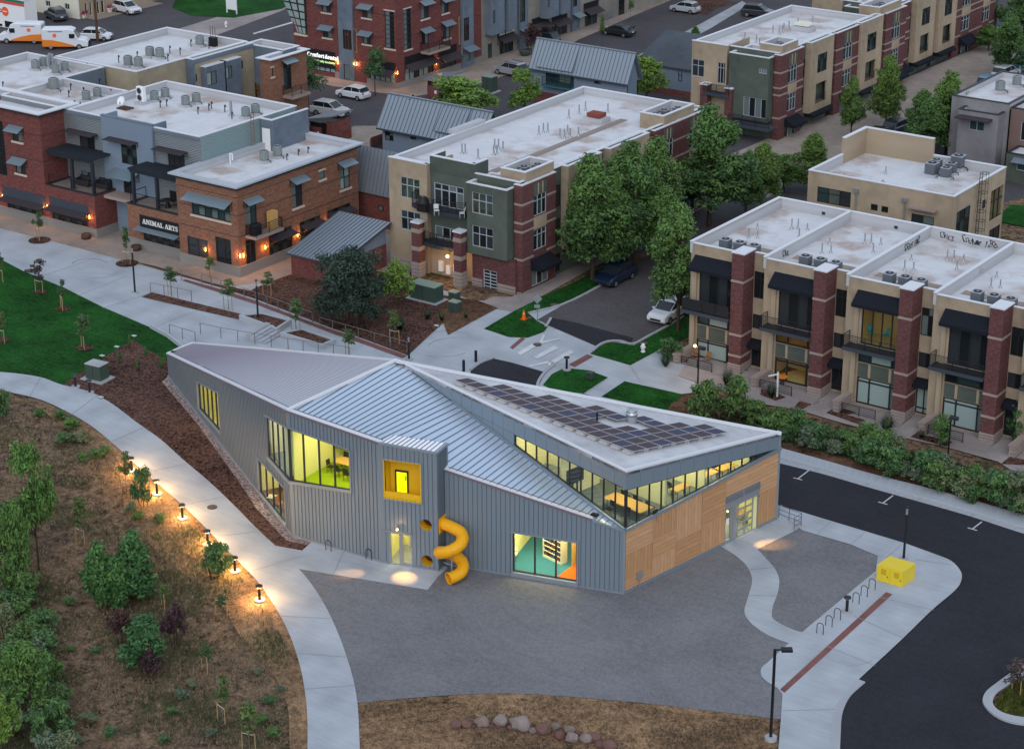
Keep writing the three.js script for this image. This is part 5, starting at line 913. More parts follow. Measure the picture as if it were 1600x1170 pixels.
// ---------- blue and beige apartment building behind it ----------
{
const B=thing('apartment_building','blue and beige apartment building with long white roof and orange brick end','building',V3(-70,Yp,-46)),y2=12.86;
const A=new Block(B,-79.1,-67.1,-54.7,-37.8,Yp,y2,{mz:M.beige,mx:M.beige,par:0.75,du:2,skip:'W',cop:0.06});A.finish();
const C=new Block(B,-67.08,-65.9,-54.4,-45.05,Yp,y2 + 0.02,{mz:M.blueFlat,mx:M.beige,par:0.7,skip:'W'});
C.win('X',300,117,308,127,{nx:1,ny:1,glass:M.glass});C.win('X',372,96,379.5,106.5,{nx:1,ny:1,glass:M.blindDim});
C.win('X',400,85,408,99,{nx:1,ny:1});C.finish();
for(const[a,b,c]of[[313,345,96],[343,369,88]]){const u0=C.X.u(a,110),u1=C.X.u(b,104),bb=new Block(B,-65.88,-65.2,-45.05 - u1,-45.05 - u0,Yp + 3,y2 - 0.9,{mz:M.blueFlat,mx:M.blueFlat,par:0.2,skip:'W'});bb.win('X',a + 9,114 -(a - 313)*0.3,b - 6 + 0,130 -(a - 313)*0.3,{nx:2,ny:1,glass:[M.blind,M.blindDim]});bb.finish();}
part(B,'coping',[bx(-65.9,-65.84,y2 - 0.45,y2 - 0.01,-54.4,-45.05)],M.blueFlat);
const D=new Block(B,-67.08,-61.5,-57,-54.42,Yp,y2 - 0.2,{mz:M.blueFlat,mx:M.blueFlat,par:0.6,skip:'W'});D.win('Z',391,128,406,155,{nx:2,ny:2,glass:M.glass,lit:true});litRoom(B,D.Z,D.Z.holes[0],2.5,M.warmWall,10);D.finish();
const E=new Block(B,-61.9,-60.4,-56.8,-51.0,Yp,y2 - 0.4,{mz:M.orangeBrick,mx:M.orangeBrick,par:0.5,cop:0.35,skip:'W'});
E.win('X',417,108,427,119,{nx:1,ny:1,sill:true,trim:M.sill});E.win('X',442,97,456,138,{name:'door',nx:2,ny:1,rows:[0,0.75,1],glass:[M.glassTeal,M.glass],awn:{out:0.9,drop:0.35}});E.finish();
const ux=E.X.u(441,140),bl=part(B,'balcony',E.X.box(ux,ux + 3,E.X.h(441,149)- 0.3,E.X.h(441,149),0.002,1.4),M.band),hb=E.X.h(441,149)+ 0.02;part(bl,'railing',railGeo([E.X.at(ux,hb,0.1),E.X.at(ux,hb,1.35),E.X.at(ux + 1.5,hb,1.35),E.X.at(ux + 2.95,hb,1.35)],1.05,true,6,0.016),M.iron);
const yr=y2 - 0.75;
[[200,104],[216,106],[234,89.5],[249.5,91.5],[312,72]].forEach(([a,b],i)=>ac(a,b,yr,`grey round condenser, ${ORD[i]} from the left on the apartment block's white roof`,1.1,true));
for(const[a,b]of[[185,98],[214,92],[265,83],[281,86],[262,96],[298,73],[326,76],[136,111]])goose(B,a,b,yr,0.8);
{const p=GY(333,72,yr);const t=thing('roof_cabinet','small black equipment cabinet with tall pipes on the white roof','cabinet',p);part(t,'case',bc(p.x,yr + 0.5,p.z,0.9,1,0.5),M.black);for(const s of[-0.35,0,0.35])part(t,'pipe',rod(V3(p.x + s,yr + 1,p.z),V3(p.x + s,yr + 2.2,p.z),0.03),M.dark);}
}
// ---------- tan, olive and maroon apartment buildings on the side street ----------
function pierGeo(x0,x1,y0,y1,z0,z1){const g=bx(x0,x1,y0,y1,z0,z1),p=g.attributes.position,uv=g.attributes.uv;for(let k=0;k<p.count;k++)uv.setXY(k,Math.abs(g.attributes.normal.getX(k))>0.5?p.getZ(k):p.getX(k),p.getY(k));return g;}
function streetSide(B,x1,zc,y0,y1,dep,k,kit){
const P=(n,g,m,ud)=>part(B,n,g,m,ud),f0=new Face(V3(x1,0,zc),V3(x1,0,zc - dep));
const maroonBay=(u0,u1,top)=>{
const b=new Block(B,x1 - 0.4,x1 + 0.45,zc - u1,zc - u0,y0,top,{mz:M.maroon,mx:M.maroon,deep:2,par:0.1,skip:'W',roof:M.coping});
const s0=(u1 - u0)*0.34,s1=(u1 - u0)*0.72,bf=b.X;
win_(B,bf,[s0,s1,y0 + 7.0,y0 + 8.9],{nx:3,ny:2,rows:[0,0.72,1],frame:M.frameW,glass:[M.glassTeal,M.glass]});
win_(B,bf,[s0,s1,y0 + 3.8,y0 + 5.7],{nx:3,ny:2,rows:[0,0.72,1],frame:M.frameW,glass:[M.glass,M.glassTeal]});
win_(B,bf,[s0 - 0.3,s1 + 0.3,y0 + 0.5,y0 + 2.2],{nx:3,ny:1,frame:M.frameW,glass:[M.blindDim,M.glass]});
P('spandrel_panel',bf.box(s0,s1,y0 + 5.78,y0 + 6.92,0.002,0.04),M.stucco);P('spandrel_panel',bf.box(s0,s1,y0 + 8.98,top - 0.25,0.002,0.03),M.olive);
for(const c of[0.33,0.67])P('trim_post',bf.box(lerp(s0,s1,c)- 0.07,lerp(s0,s1,c)+ 0.07,y0 + 8.98,top - 0.25,0.032,0.08),M.stucco);
for(const h of[3.3,5.9,6.7,8.4])for(const[a,c]of[[0,s0 - 0.02],[s1 + 0.02,bf.L]])P('band',bf.box(a,c,y0 + h,y0 + h + 0.2,0.002,0.03),M.band);
for(const h of[3.3,5.9,6.7,8.4])P('band',b.Z.box(0,b.Z.L + 0.03,y0 + h,y0 + h + 0.2,0.002,0.03),M.band);
for(let i=0;i<3;i++)P('stone_course',[bf.box(-0.05,bf.L + 0.05,y0 - 0.5 + i*0.3 -(i?0:1),y0 - 0.24 + i*0.3,0.002,0.07),b.Z.box(0,b.Z.L + 0.07,y0 - 0.5 + i*0.3 -(i?0:1),y0 - 0.24 + i*0.3,0.002,0.07)],M.stone);
awning(B,bf,[s0 - 0.5,s1 + 0.6],y0 + 3.1,1.3,0.7,M.awnBlack,true);b.finish();return b;
};
const tanBay=(u0,u1,top,o,type)=>{
const b=new Block(B,x1 - 0.4,x1 + o,zc - u1,zc - u0,y0 + 2.6,top,{mz:M.stucco,mx:M.stucco,par:0.4,skip:'W'}),bf=b.X,L=bf.L;
win_(B,bf,[L*0.3,L*0.72,y0 + 6.9,y0 + 9],{nx:3,ny:2,rows:[0,0.7,1],glass:[M.glass,M.glassTeal]});
if(type){const r=[L*0.28,L*0.75,y0 + 3.4,y0 + 5.7];b.X.holes.push(r);P('loggia',[bf.box(r[0],r[1],r[2]- 0.05,r[2],-1.3,-0.2),bf.box(r[0]- 0.05,r[0],r[2],r[3],-1.3,-0.2),bf.box(r[0],r[1],r[2],r[3],-1.4,-1.3)],M.stucco);P('railing',[...Array.from({length:7},(_,i)=>bf.box(r[0],r[1],r[2]+ i*0.15,r[2]+ i*0.15 + 0.03,-0.1,-0.06))],M.iron);}
else win_(B,bf,[L*0.3,L*0.72,y0 + 3.6,y0 + 5.7],{nx:3,ny:2,glass:[M.glass,M.glassTeal]});
awning(B,f0,[u0 + 0.3,u1 - 0.3],y0 + 2.9,1.2,0.6,M.awnBlack,true);b.finish();return b;
};
const oliveStrip=(u0,u1)=>{for(const[a,c]of[[0.6,2.3],[3.6,5.6],[6.8,8.8]])win_(B,f0,[u0 + 0.15,u1 - 0.15,y0 + a,y0 + c],{nx:1,ny:2,glass:M.glass,noHole:true});};
for(const[t,u0,u1,o]of kit)if(t==='m')maroonBay(u0,u1,y1 - 0.25);else if(t==='t')tanBay(u0,u1,y1 - 0.05,0.75,o);else oliveStrip(u0,u1);
}
{
const y0=1.55,yT=12.05,x0=-27.84,x1=-13.55,zt=-30.35,zE=-62.2;
const B=thing('apartment_building','tan, olive and maroon apartment building with two curved balconies facing the library','building',V3(-20,y0,-40));
const xa=x0 + 5.1,S={deep:1.5,par:0.75};
const A=new Block(B,x0,x1 + 0.01,zE,zt - 0.55,y0,yT - 0.1,{mz:M.olive,mx:M.olive,...S});
const f=A.Z;
const Tn=new Block(B,x0 - 0.01,x0 + 4.35,zt - 4,zt,y0,yT,{mz:M.stucco,mx:M.stucco,deep:1.5,par:0.8,skip:'NW',noRoof:true});
Tn.win('Z',625,275,656,314,{nx:3,ny:2,rows:[0,0.62,1],frame:M.frameW,lit:true});litRoom(B,Tn.Z,Tn.Z.holes[0],3,M.warmWall,14);
Tn.win('Z',626,327,657,364,{nx:3,ny:2,rows:[0,0.62,1],frame:M.frameW,glass:[M.glassTeal,M.glass]});Tn.finish();
part(B,'coping',[Tn.Z.box(-0.04,4.4,yT,yT + 0.08,-0.3,0.05),Tn.X.box(0,0.6,yT,yT + 0.08,-0.3,0.05)],M.coping);
for(let i=0;i<4;i++)part(B,'stone_course',Tn.Z.box(-0.02,4.4,y0 - 0.6 + i*0.5 -(i?0:1.5),y0 - 0.16 + i*0.5,0.002,0.05),M.stone);
const oc=new Block(B,x0 + 4.36,x0 + 9.35,zt - 2.6,zt - 0.5,yT - 0.6,yT + 0.75,{mz:M.olive,mx:M.olive,par:1.3,skip:'N',noRoof:true,ch:0.08});oc.finish();
part(B,'coping',[oc.Z.box(-0.04,oc.Z.L + 0.04,yT + 0.75,yT + 0.83,-0.28,0.05),oc.X.box(0,oc.X.L,yT + 0.75,yT + 0.83,-0.28,0.05),bx(x0 + 4.32,x0 + 4.6,yT + 0.75,yT + 0.83,zt - 2.6,zt - 0.8)],M.coping);
A.win('Z',677.5,284,725,330,{nx:4,ny:2,rows:[0,0.72,1],frame:M.frameW,glass:[M.glass,M.glass,M.tinted,M.blindDim],w:0.1,name:'window'});
A.win('Z',679,351,727,381,{nx:4,ny:1,frame:M.frameW,glass:[M.glass,M.blindDim,M.glass],w:0.1});
const ox1=x1 - 0.1,G1=new Block(B,x0 + 9.5,ox1,zt - 2,zt + 0.15,y0,y0 + 3.4,{mz:M.maroon,mx:M.maroon,deep:1.5,noRoof:true,skip:'NW'});
G1.win('Z',755,420,776.5,462,{name:'door',nx:2,ny:1,rows:[0,0.16,0.32,0.48,0.64,0.8,1],frame:M.frameW,glass:[M.glass,M.blindDim,M.glass],w:0.08});G1.finish();
for(let i=0;i<4;i++){const L=G1.Z.L,d0=G1.Z.holes[0][0]- 0.1,d1=G1.Z.holes[0][1]+ 0.1;part(B,'stone_course',[G1.Z.box(0,d0,y0 - 0.3 + i*0.32 -(i?0:1.5),y0 - 0.04 + i*0.32,0.002,0.07),G1.Z.box(d1,L + 0.07,y0 - 0.3 + i*0.32 -(i?0:1.5),y0 - 0.04 + i*0.32,0.002,0.07)],M.stone);}
const O=new Block(B,x0 + 9.36,x1 - 0.55,zt - 3,zt + 0.7,y0 + 3.4,yT - 0.62,{mz:M.olive,mx:M.olive,par:0.5,skip:'NW'});
O.win('Z',737,299,770,339,{nx:3,ny:2,rows:[0,0.62,1],frame:M.frameW,glass:M.glass,lit:true});litRoom(B,O.Z,O.Z.holes[0],3,mat([0.3,0.2,0.1],0.9),5);
O.win('Z',737.5,351,770.5,391,{nx:3,ny:2,rows:[0,0.62,1],frame:M.frameW,glass:[M.glass,M.tinted]});O.finish();
A.finish();
for(const[yb,nm]of[[y0 + 3.55,0],[y0 + 6.75,1]]){
const cx=x0 + 6.2 -(nm?0.3:0),R=3.3,s=new THREE.Shape(),za=zt - 0.5;s.moveTo(cx - 3.1,0);s.quadraticCurveTo(cx - 0.1,-2.9,cx + 3.1,0);s.lineTo(cx - 3.1,0);
const sl=new THREE.Shape();sl.moveTo(cx - 3.0,0);sl.lineTo(cx - 3.0,0.9);sl.quadraticCurveTo(cx,2.4,cx + 3.0,0.9);sl.lineTo(cx + 3.0,0);
const g=new THREE.ExtrudeGeometry(sl,{depth:0.32,bevelEnabled:false,curveSegments:16}).rotateX(Math.PI / 2).translate(0,yb,za + 0.01 +(0)),bl=part(B,'balcony',g,mat([0.035,0.04,0.05],0.6));
const pts=[[-2.95,0.02],...Array.from({length:9},(_,i)=>{const t=i / 8,q=1 - t;return[-3*q*q + 0*2*q*t + 3*t*t,0.9*q*q + 2.4*2*q*t + 0.9*t*t - 0.06];}),[2.95,0.02]].map(([a,b])=>V3(cx + a,yb,za + b));
part(bl,'balcony_floor',g.clone().scale(0.985,0.05,1).translate(cx*0.015,yb*0.952 + 0.015,0),mat([0.16,0.18,0.2],0.7));part(bl,'railing',railGeo(pts,1.05,true,7,0.014),M.iron);
}
for(const[x,n]of[[x0 + 4.0,0],[x0 + 8.75,1]]){const pr=part(B,'brick_pier',pierGeo(x - 0.42,x + 0.42,y0 + 1.6,y0 + 5.3,zt + 0.55,zt + 1.4),M.maroon);part(pr,'cap',bx(x - 0.5,x + 0.5,y0 + 5.3,y0 + 5.45,zt + 0.47,zt + 1.48),M.coping);for(const h of[4.4,2.7])part(pr,'band',bx(x - 0.44,x + 0.44,y0 + h,y0 + h + 0.4,zt + 0.53,zt + 1.42),M.band);for(let i=0;i<6;i++)part(pr,'stone_course',bx(x - 0.46,x + 0.46,y0 - 0.4 + i*0.34 -(i?0:1),y0 - 0.1 + i*0.34,zt + 0.5,zt + 1.45),M.stone);part(pr,'backing',bx(x - 0.4,x + 0.4,y0 - 1,y0 + 1.6,zt + 0.56,zt + 1.38),M.dark);}
part(B,'wall',bx(x0 + 4.4,x0 + 9.5,y0 - 1,y0 + 3.2,zt - 0.5,zt - 0.4),M.stucco);
{const l=part(B,'wall_lamp',new THREE.SphereGeometry(0.16,14,10).translate(x0 + 7.6,y0 + 2.85,zt + 1.35),M.lampGlow),pl=new THREE.PointLight(0xffc070,9,12,2);pl.position.copy(V3(x0 + 7.6,y0 + 2.85,zt + 1.35)).sub(origin.get(B));pl.castShadow=true;B.add(pl);part(l,'bracket',rod(V3(x0 + 7.6,y0 + 2.9,zt + 1.3),V3(x0 + 7.6,y0 + 3.2,zt + 0.9),0.03),M.dark);}
[0,1,2,3].forEach(i=>part(B,'meter_box',bx(x0 + 5.4 + i*0.85,x0 + 5.85 + i*0.85,y0 + 0.6 - i*0.12,y0 + 1.6 -(i % 2)*0.3,zt - 0.39,zt - 0.15),i===3?M.blueFlat:M.white));
const pens=[[815,857,240,254],[990,1060,166,170]],yr=yT - 0.85;
const zOf=(a,b)=>GY(a,b,yT).z;
streetSide(B,x1,zt - 0.2,y0,yT,32,0,[['m',0,5.2],['o',5.2,6.6],['t',6.7,12.2,1],['o',12.2,13.6],['t',13.6,20.4,0],['o',20.4,21.8],['m',21.8,26.6],['m',26.65,31.6]]);
for(const[u0,u1,n]of[[1.2,5.6,0],[24.2,29.8,1]]){const pb=new Block(B,x1 - 2.6,x1 + 0.1,zt - u1,zt - u0,yT - 0.9,yT + 0.65,{mz:M.stucco,mx:M.stucco,par:1.3,du:4});pb.finish();[0,1,2].forEach(i=>{const p=V3(x1 - 1.7 +(i===2?0.6:0),yT - 0.6,zt - lerp(u0,u1,0.25 + i*0.28));ac(...proj(p),yT - 0.6,`dark condenser, ${ORD[i]} from the front in the ${n ? 'far' : 'near'} penthouse screen, building with curved balconies`.replace(', building with curved balconies',' above the curved balconies'),0.95);});}
for(const[a,b]of[[722,240],[727,240],[771.5,242],[776.5,242],[773,232],[779,232],[747,248],[786,236],[842,211],[849,207],[856,207],[875,216],[882,217],[887,210],[891,215],[904,213],[889,185],[905,178],[915,173],[950,176]])pipe(B,a,b,yr,0.95,0.07);
{const p=GY(932,190,yr);part(B,'roof_hatch',[bc(p.x,yr + 0.25,p.z,2.2,0.5,1.6)],M.parapetW);part(B,'roof_hatch',[bc(p.x,yr + 0.75,p.z,1.5,0.35,1.2)],mat([0.22,0.06,0.04],0.8));}
for(const[w,l]of[[7.2,0.5]])part(B,'roof_walkway',bx(x0 + 8.4,x0 + 9.3,yr + 0.003,yr + 0.02,zE + 6,zt - 3.5),mat([0.38,0.32,0.28],0.9,{map:T.blotch}));
for(const[z1,z2,dx]of[[-40.2,-45,0.0]])part(B,'parapet',bx(x0 - 0.6,x0 + 0.2,yT - 0.1,yT + 0.3,z2,z1),M.parapetW);
}
// ---------- sheds and gabled houses ----------
const solveY=(a,b,axis,val,lo=-2,hi=30)=>{let f=(y)=>GY(a,b,y)[axis]- val,s=Math.sign(f(hi)- f(lo));for(let i=0;i<50;i++){const m=(lo + hi)/ 2;if(f(m)*s>0)hi=m;else lo=m;}return lo;};
function seamRoof(B,e0,e1,r1,r0,d=0.5,m=M.seamGrey,name='roof'){
const r=part(B,name,slab([e0,e1,r1,r0],V3(0,0.08,0)),m),n=Math.round(e0.distanceTo(e1)/ d);
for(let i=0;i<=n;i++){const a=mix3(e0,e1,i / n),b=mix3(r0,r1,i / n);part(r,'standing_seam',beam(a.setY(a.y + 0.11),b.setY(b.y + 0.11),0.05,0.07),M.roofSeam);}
return r;
}
const prismWall=(B,pts,t,m,n='wall')=>part(B,n,slab(pts,t),m);
{
const p0=G(449,431),yE=topY(p0,396),x0=p0.x,yR=solveY(531,331,'x',x0),r0=GY(531,331,yR),r1=GY(611,349,yR),z1=p0.z,y0=p0.y - 1,x1=r1.x;
const B=thing('slant_roof_shed','red brick shed with blue gable and steep slanted metal roof behind the dark bush','shed',V3(x0 + 3,p0.y,z1 - 3));
const zb=r0.z + 0.35,yb=yR - 0.3,xa=x0 + 0.25,xb=x1 - 0.35;
prismWall(B,[V3(xa,y0,z1 - 0.3),V3(xb,y0,z1 - 0.3),V3(xb,yE - 0.02,z1 - 0.3),V3(xa,yE - 0.02,z1 - 0.3)],V3(0,0,-0.2),M.redBrick);
const yl=p0.y + 2.2;
prismWall(B,[V3(xb,y0,z1 - 0.5),V3(xb,y0,zb),V3(xb,yl,zb),V3(xb,yl,z1 - 0.5)],V3(-0.2,0,0),M.redBrick);
prismWall(B,[V3(xb,yl,z1 - 0.5),V3(xb,yl,zb),V3(xb,yb,zb),V3(xb,yE,z1 - 0.5)],V3(-0.2,0,0),M.blue,'gable');
prismWall(B,[V3(xa,y0,z1 - 0.5),V3(xa,y0,zb),V3(xa,yb,zb),V3(xa,yE,z1 - 0.5)],V3(0.2,0,0),M.blue,'gable');
prismWall(B,[V3(xa + 0.2,y0,zb),V3(xb - 0.2,y0,zb),V3(xb - 0.2,yb,zb),V3(xa + 0.2,yb,zb)],V3(0,0,0.2),M.blue);
seamRoof(B,V3(x0,yE,z1),V3(x1,yE,z1),r1,V3(x0,yR,r0.z),0.45);
part(B,'fascia_board',[beam(V3(x1,yE + 0.02,z1),r1.clone().setY(yR + 0.02),0.08,0.16),beam(V3(x0,yE,z1 + 0.04),V3(x1,yE,z1 + 0.04),0.08,0.14)],M.slate);
}
{
const yE=5.2,e0=GY(540,288,yE),e1=GY(612,310,yE),x0=e0.x,x1=e1.x + 0.8,z1=e1.z,yR=solveY(540,223,'x',x0),r=GY(540,223,yR);
const B=thing('brick_garage','low red brick garage with seamed metal roof between the brick and tan buildings','garage',V3((x0 + x1)/ 2,Yp,z1 - 2));
prismWall(B,[V3(x0,Yp - 1,z1 - 0.4),V3(x1,Yp - 1,z1 - 0.4),V3(x1,yE,z1 - 0.4),V3(x0,yE,z1 - 0.4)],V3(0,0,-0.2),M.redBrick);prismWall(B,[V3(x1,Yp - 1,z1 - 0.6),V3(x1,Yp - 1,r.z),V3(x1,yR,r.z),V3(x1,yE,z1 - 0.6)],V3(-0.2,0,0),M.blue);
const f=new Face(V3(x0,0,z1 - 0.4),V3(x1,0,z1 - 0.4));win_(B,f,f.rect(591,320,599,330),{nx:1,ny:1,glass:M.blindDim,noHole:true});
seamRoof(B,V3(x0,yE,z1),V3(x1,yE,z1),V3(x1,yR,r.z),V3(x0,yR,r.z),0.45);
}
function gableHouse(o){
const{yE,yR,y0}=o,e0=GY(...o.e0,yE),x0=e0.x,z1=e0.z,r0=GY(...o.r0,yR),r1=GY(...o.r1,yR),x1=r1.x,zr=(r0.z + r1.z)/ 2,z2=zr -(z1 - zr);
const B=thing(o.name||'gabled_house',o.label,'house',V3((x0 + x1)/ 2,y0,zr),'grey blue gabled houses');
const a=x0 + 0.4,b=x1 - 0.4,zf=z1 - 0.5,zb=z2 + 0.5,yl=y0 + 2.6,fZ=new Face(V3(a,0,zf),V3(b,0,zf)),fX=new Face(V3(b,0,zf),V3(b,0,zb));
part(B,'brick_base',[fZ.box(0,fZ.L,y0 - 1.2,yl,-0.2,0.0),fX.box(0.01,fX.L,y0 - 1.2,yl,-0.2,0.004)],M.redBrick);
o.open&&fZ.holes.push(o.open(fZ));const wins=o.wins||[];const rs=wins.map(w=>fZ.rect(...w));
rs.forEach(r=>win_(B,fZ,r,{nx:2,ny:2,glass:[M.blindDim,M.glass]}));
part(B,'wall',fZ.wall([[0,yl],[fZ.L,yl],[fZ.L,yE + 0.15],[0,yE + 0.15]],0.2,0.03),M.blue);
const g=(x,t)=>prismWall(B,[V3(x,yl,zf - 0.02),V3(x,yl,zb),V3(x,yE + 0.1,zb),V3(x,yR - 0.1,zr),V3(x,yE + 0.1,zf - 0.02)],V3(t,0,0),M.blue,'gable');g(b,-0.2);g(a,0.2);
prismWall(B,[V3(a,y0 - 1,zb),V3(b,y0 - 1,zb),V3(b,yE,zb),V3(a,yE,zb)],V3(0,0,0.2),M.blue);
seamRoof(B,V3(x0,yE,z1),V3(x1,yE,z1),V3(x1,yR,zr),V3(x0,yR,zr));seamRoof(B,V3(x1,yE,z2),V3(x0,yE,z2),V3(x0,yR,zr),V3(x1,yR,zr),0.8);
part(B,'ridge_cap',bx(x0,x1,yR + 0.1,yR + 0.2,zr - 0.12,zr + 0.12),M.seamGrey);part(B,'gutter',bx(x0,x1,yE - 0.1,yE + 0.04,z1 - 0.02,z1 + 0.1),M.slate);
return{B,x0,x1,z1,zr,fZ,fX};
}
{
const y0=1.6,h=gableHouse({label:'grey blue gabled house with small red side balcony, nearest the brick building',e0:[588,200],r0:[620,151],r1:[774,176],yE:6.6,yR:9.8,y0,wins:[[601,203,615,221],[641,212,651,219]]});
const{B,x1,z1,zr}=h,yE=6.6,yR=9.8;
const q=(x,t,up)=>V3(x,lerp(yE,yR,t)+ up,lerp(z1,zr,t)),xa=GY(683,206,7.2).x,xb=xa + 3.4;seamRoof(B,q(xa,0.08,0.55),q(xb,0.08,0.55),q(xb,1,0.02),q(xa,1,0.02),0.5);part(B,'cheek',slab([q(xb,0.08,0.02),q(xb,1,0),q(xb,0.08,0.55)],V3(-0.1,0,0)),M.blue);
for(const[a,b]of[[640.5,168],[645.5,162]]){const p=GY(a,b,8.8);part(B,'flue',[rod(p,p.clone().setY(9.6),0.07),new THREE.CylinderGeometry(0.13,0.1,0.18,8).translate(p.x,9.65,p.z)],M.black);}
const bl=part(B,'balcony',bx(h.x0 - 1.4,h.x0 + 0.3,3.9,4.05,z1 - 3,z1 - 0.6),M.slate);part(bl,'balcony_wall',[bx(h.x0 - 1.4,h.x0 - 1.3,4.05,5.2,z1 - 3,z1 - 0.7),bx(h.x0 - 1.3,h.x0 + 0.3,4.05,5.2,z1 - 3,z1 - 2.9)],M.redBrick);part(bl,'railing',railGeo([V3(h.x0 - 1.4,4.05,z1 - 0.6),V3(h.x0 + 0.3,4.05,z1 - 0.6)],1,true,4),M.iron);
}
{
const y0=1.2,yE=6.4,yR=9.6,h=gableHouse({label:'grey blue gabled house with teal balcony recess and raised front roof',e0:[826,107],r0:[852,64],r1:[997,84],yE,yR,y0,open:(f)=>{const r=f.rect(853,103,897,138);r[3]=yE - 0.25;return r;},wins:[[929,124,939,132]]});
const{B,z1,zr,fZ}=h,r=fZ.holes[0],teal=mat([0.05,0.14,0.16],0.8);
part(B,'loggia',[fZ.box(r[0]- 0.1,r[1]+ 0.1,r[2]- 0.12,r[2],-1.6,0.8),fZ.box(r[0]- 0.1,r[1]+ 0.1,r[2],r[3]+ 0.2,-1.7,-1.6),fZ.box(r[0]- 0.1,r[0],r[2],r[3]+ 0.2,-1.6,-0.02),fZ.box(r[1],r[1]+ 0.1,r[2],r[3]+ 0.2,-1.6,-0.02)],teal);
part(B,'sliding_door',[0,1].map(i=>fZ.box(lerp(r[0],r[1],0.22 + i*0.2)+ 0.04,lerp(r[0],r[1],0.42 + i*0.2)- 0.04,r[2],r[2]+ 2.2,-1.6,-1.54)),M.blind);part(B,'railing',railGeo([fZ.at(r[0],r[2],0.75),fZ.at((r[0]+ r[1])/ 2,r[2],0.75),fZ.at(r[1],r[2],0.75)],1,true,5),M.iron);
const q=(x,t,up)=>V3(x,lerp(yE,yR,t)+ up,lerp(z1,zr,t)),xa=GY(845,100,6.9).x,xb=xa + 5.0;seamRoof(B,q(xa,-0.05,0.55),q(xb,-0.05,0.55),q(xb,1,0.02),q(xa,1,0.02),0.5);part(B,'cheek',slab([q(xb,0,0.02),q(xb,1,0),q(xb,0,0.55)],V3(-0.1,0,0)),M.blue);
}
{
const y0=1,yE=5.2,e0=GY(1020,102,yE),x0=e0.x - 2.5,x1=e0.x + 6,z1=e0.z,zr=z1 - 7,yR=7.8,B=thing('grey_annexe','grey blue house with dark flat sloping roof beside the tan apartment building','house',V3(x0 + 3,y0,z1 - 3),'grey blue gabled houses');
const f=new Face(V3(x0 + 0.4,0,z1 - 0.4),V3(x1,0,z1 - 0.4));part(B,'brick_base',f.box(0,f.L,-1,y0 + 1.6,-0.2,0),M.redBrick);part(B,'wall',f.box(0,f.L,y0 + 1.6,yE + 0.1,-0.2,0.03),M.blue);part(B,'gable',slab([V3(x0 + 0.4,-1,z1 - 0.6),V3(x0 + 0.4,-1,zr),V3(x0 + 0.4,yR - 0.1,zr),V3(x0 + 0.4,yE,z1 - 0.6)],V3(0.2,0,0)),M.blue);
win_(B,f,f.rect(1061,107,1066,127),{nx:1,ny:2,noHole:true,glass:M.glass});part(B,'roof',slab([V3(x0,yE,z1),V3(x1,yE,z1),V3(x1,yR,zr),V3(x0,yR,zr)],V3(0,0.15,0)),mat([0.10,0.115,0.135],0.7,{map:T.blotch}));part(B,'roof',slab([V3(x0,yE,zr - 7),V3(x1,yE,zr - 7),V3(x1,yR,zr),V3(x0,yR,zr)],V3(0,0.15,0)),M.slate);
}
for(const[c,L,R,lbl,gate]of[[[480,186.5],[480,186],[550,171],'small red brick bin store with slanted metal roof by the parked cars',1],[[664,124],[664,123],[741,106],'red brick bin store with slanted metal roof on the far corner',0]]){
const y=5.0,a=GY(...L,y - 0.9),b=GY(...R,y),B=thing('bin_store',lbl,'shed',a.clone().setY(1.6)),w=b.x - a.x,z=a.z;
part(B,'roof',slab([V3(a.x,y - 0.9,z + 0.5),V3(b.x + 0.3,y,z + 0.5),V3(b.x + 0.3,y,z - 3.2),V3(a.x,y - 0.9,z - 3.2)],V3(0,0.12,0)),M.seamGrey);
const fz=new Face(V3(a.x + 0.3,0,z),V3(b.x,0,z)),m=fz.L*0.5;part(B,'wall',[fz.box(0,m,0,3.4,-0.25,0)],M.redBrick);part(B,'wall',[fz.box(fz.L - 0.9,fz.L,0,4.2,-0.25,0)],M.redBrick);part(B,'gate',[fz.box(m + 0.02,lerp(m,fz.L - 0.9,0.5)- 0.02,1.0,4.0,-0.15,-0.05),fz.box(lerp(m,fz.L - 0.9,0.5)+ 0.02,fz.L - 0.92,1.0,4.0,-0.15,-0.05)],M.black);part(B,'side_wall',bx(b.x - 0.25,b.x,0,4.2,z - 3,z - 0.26),M.redBrick);part(B,'back_wall',bx(a.x + 0.3,b.x,0,3.2,z - 3.2,z - 3),M.redBrick);
part(B,'mesh_panel',[fz.box(0,m,3.4,3.9,-0.15,-0.1)],M.black);part(B,'notice',fz.box(m*0.62,m*0.8,2.5,2.9,0.002,0.02),M.white);
}
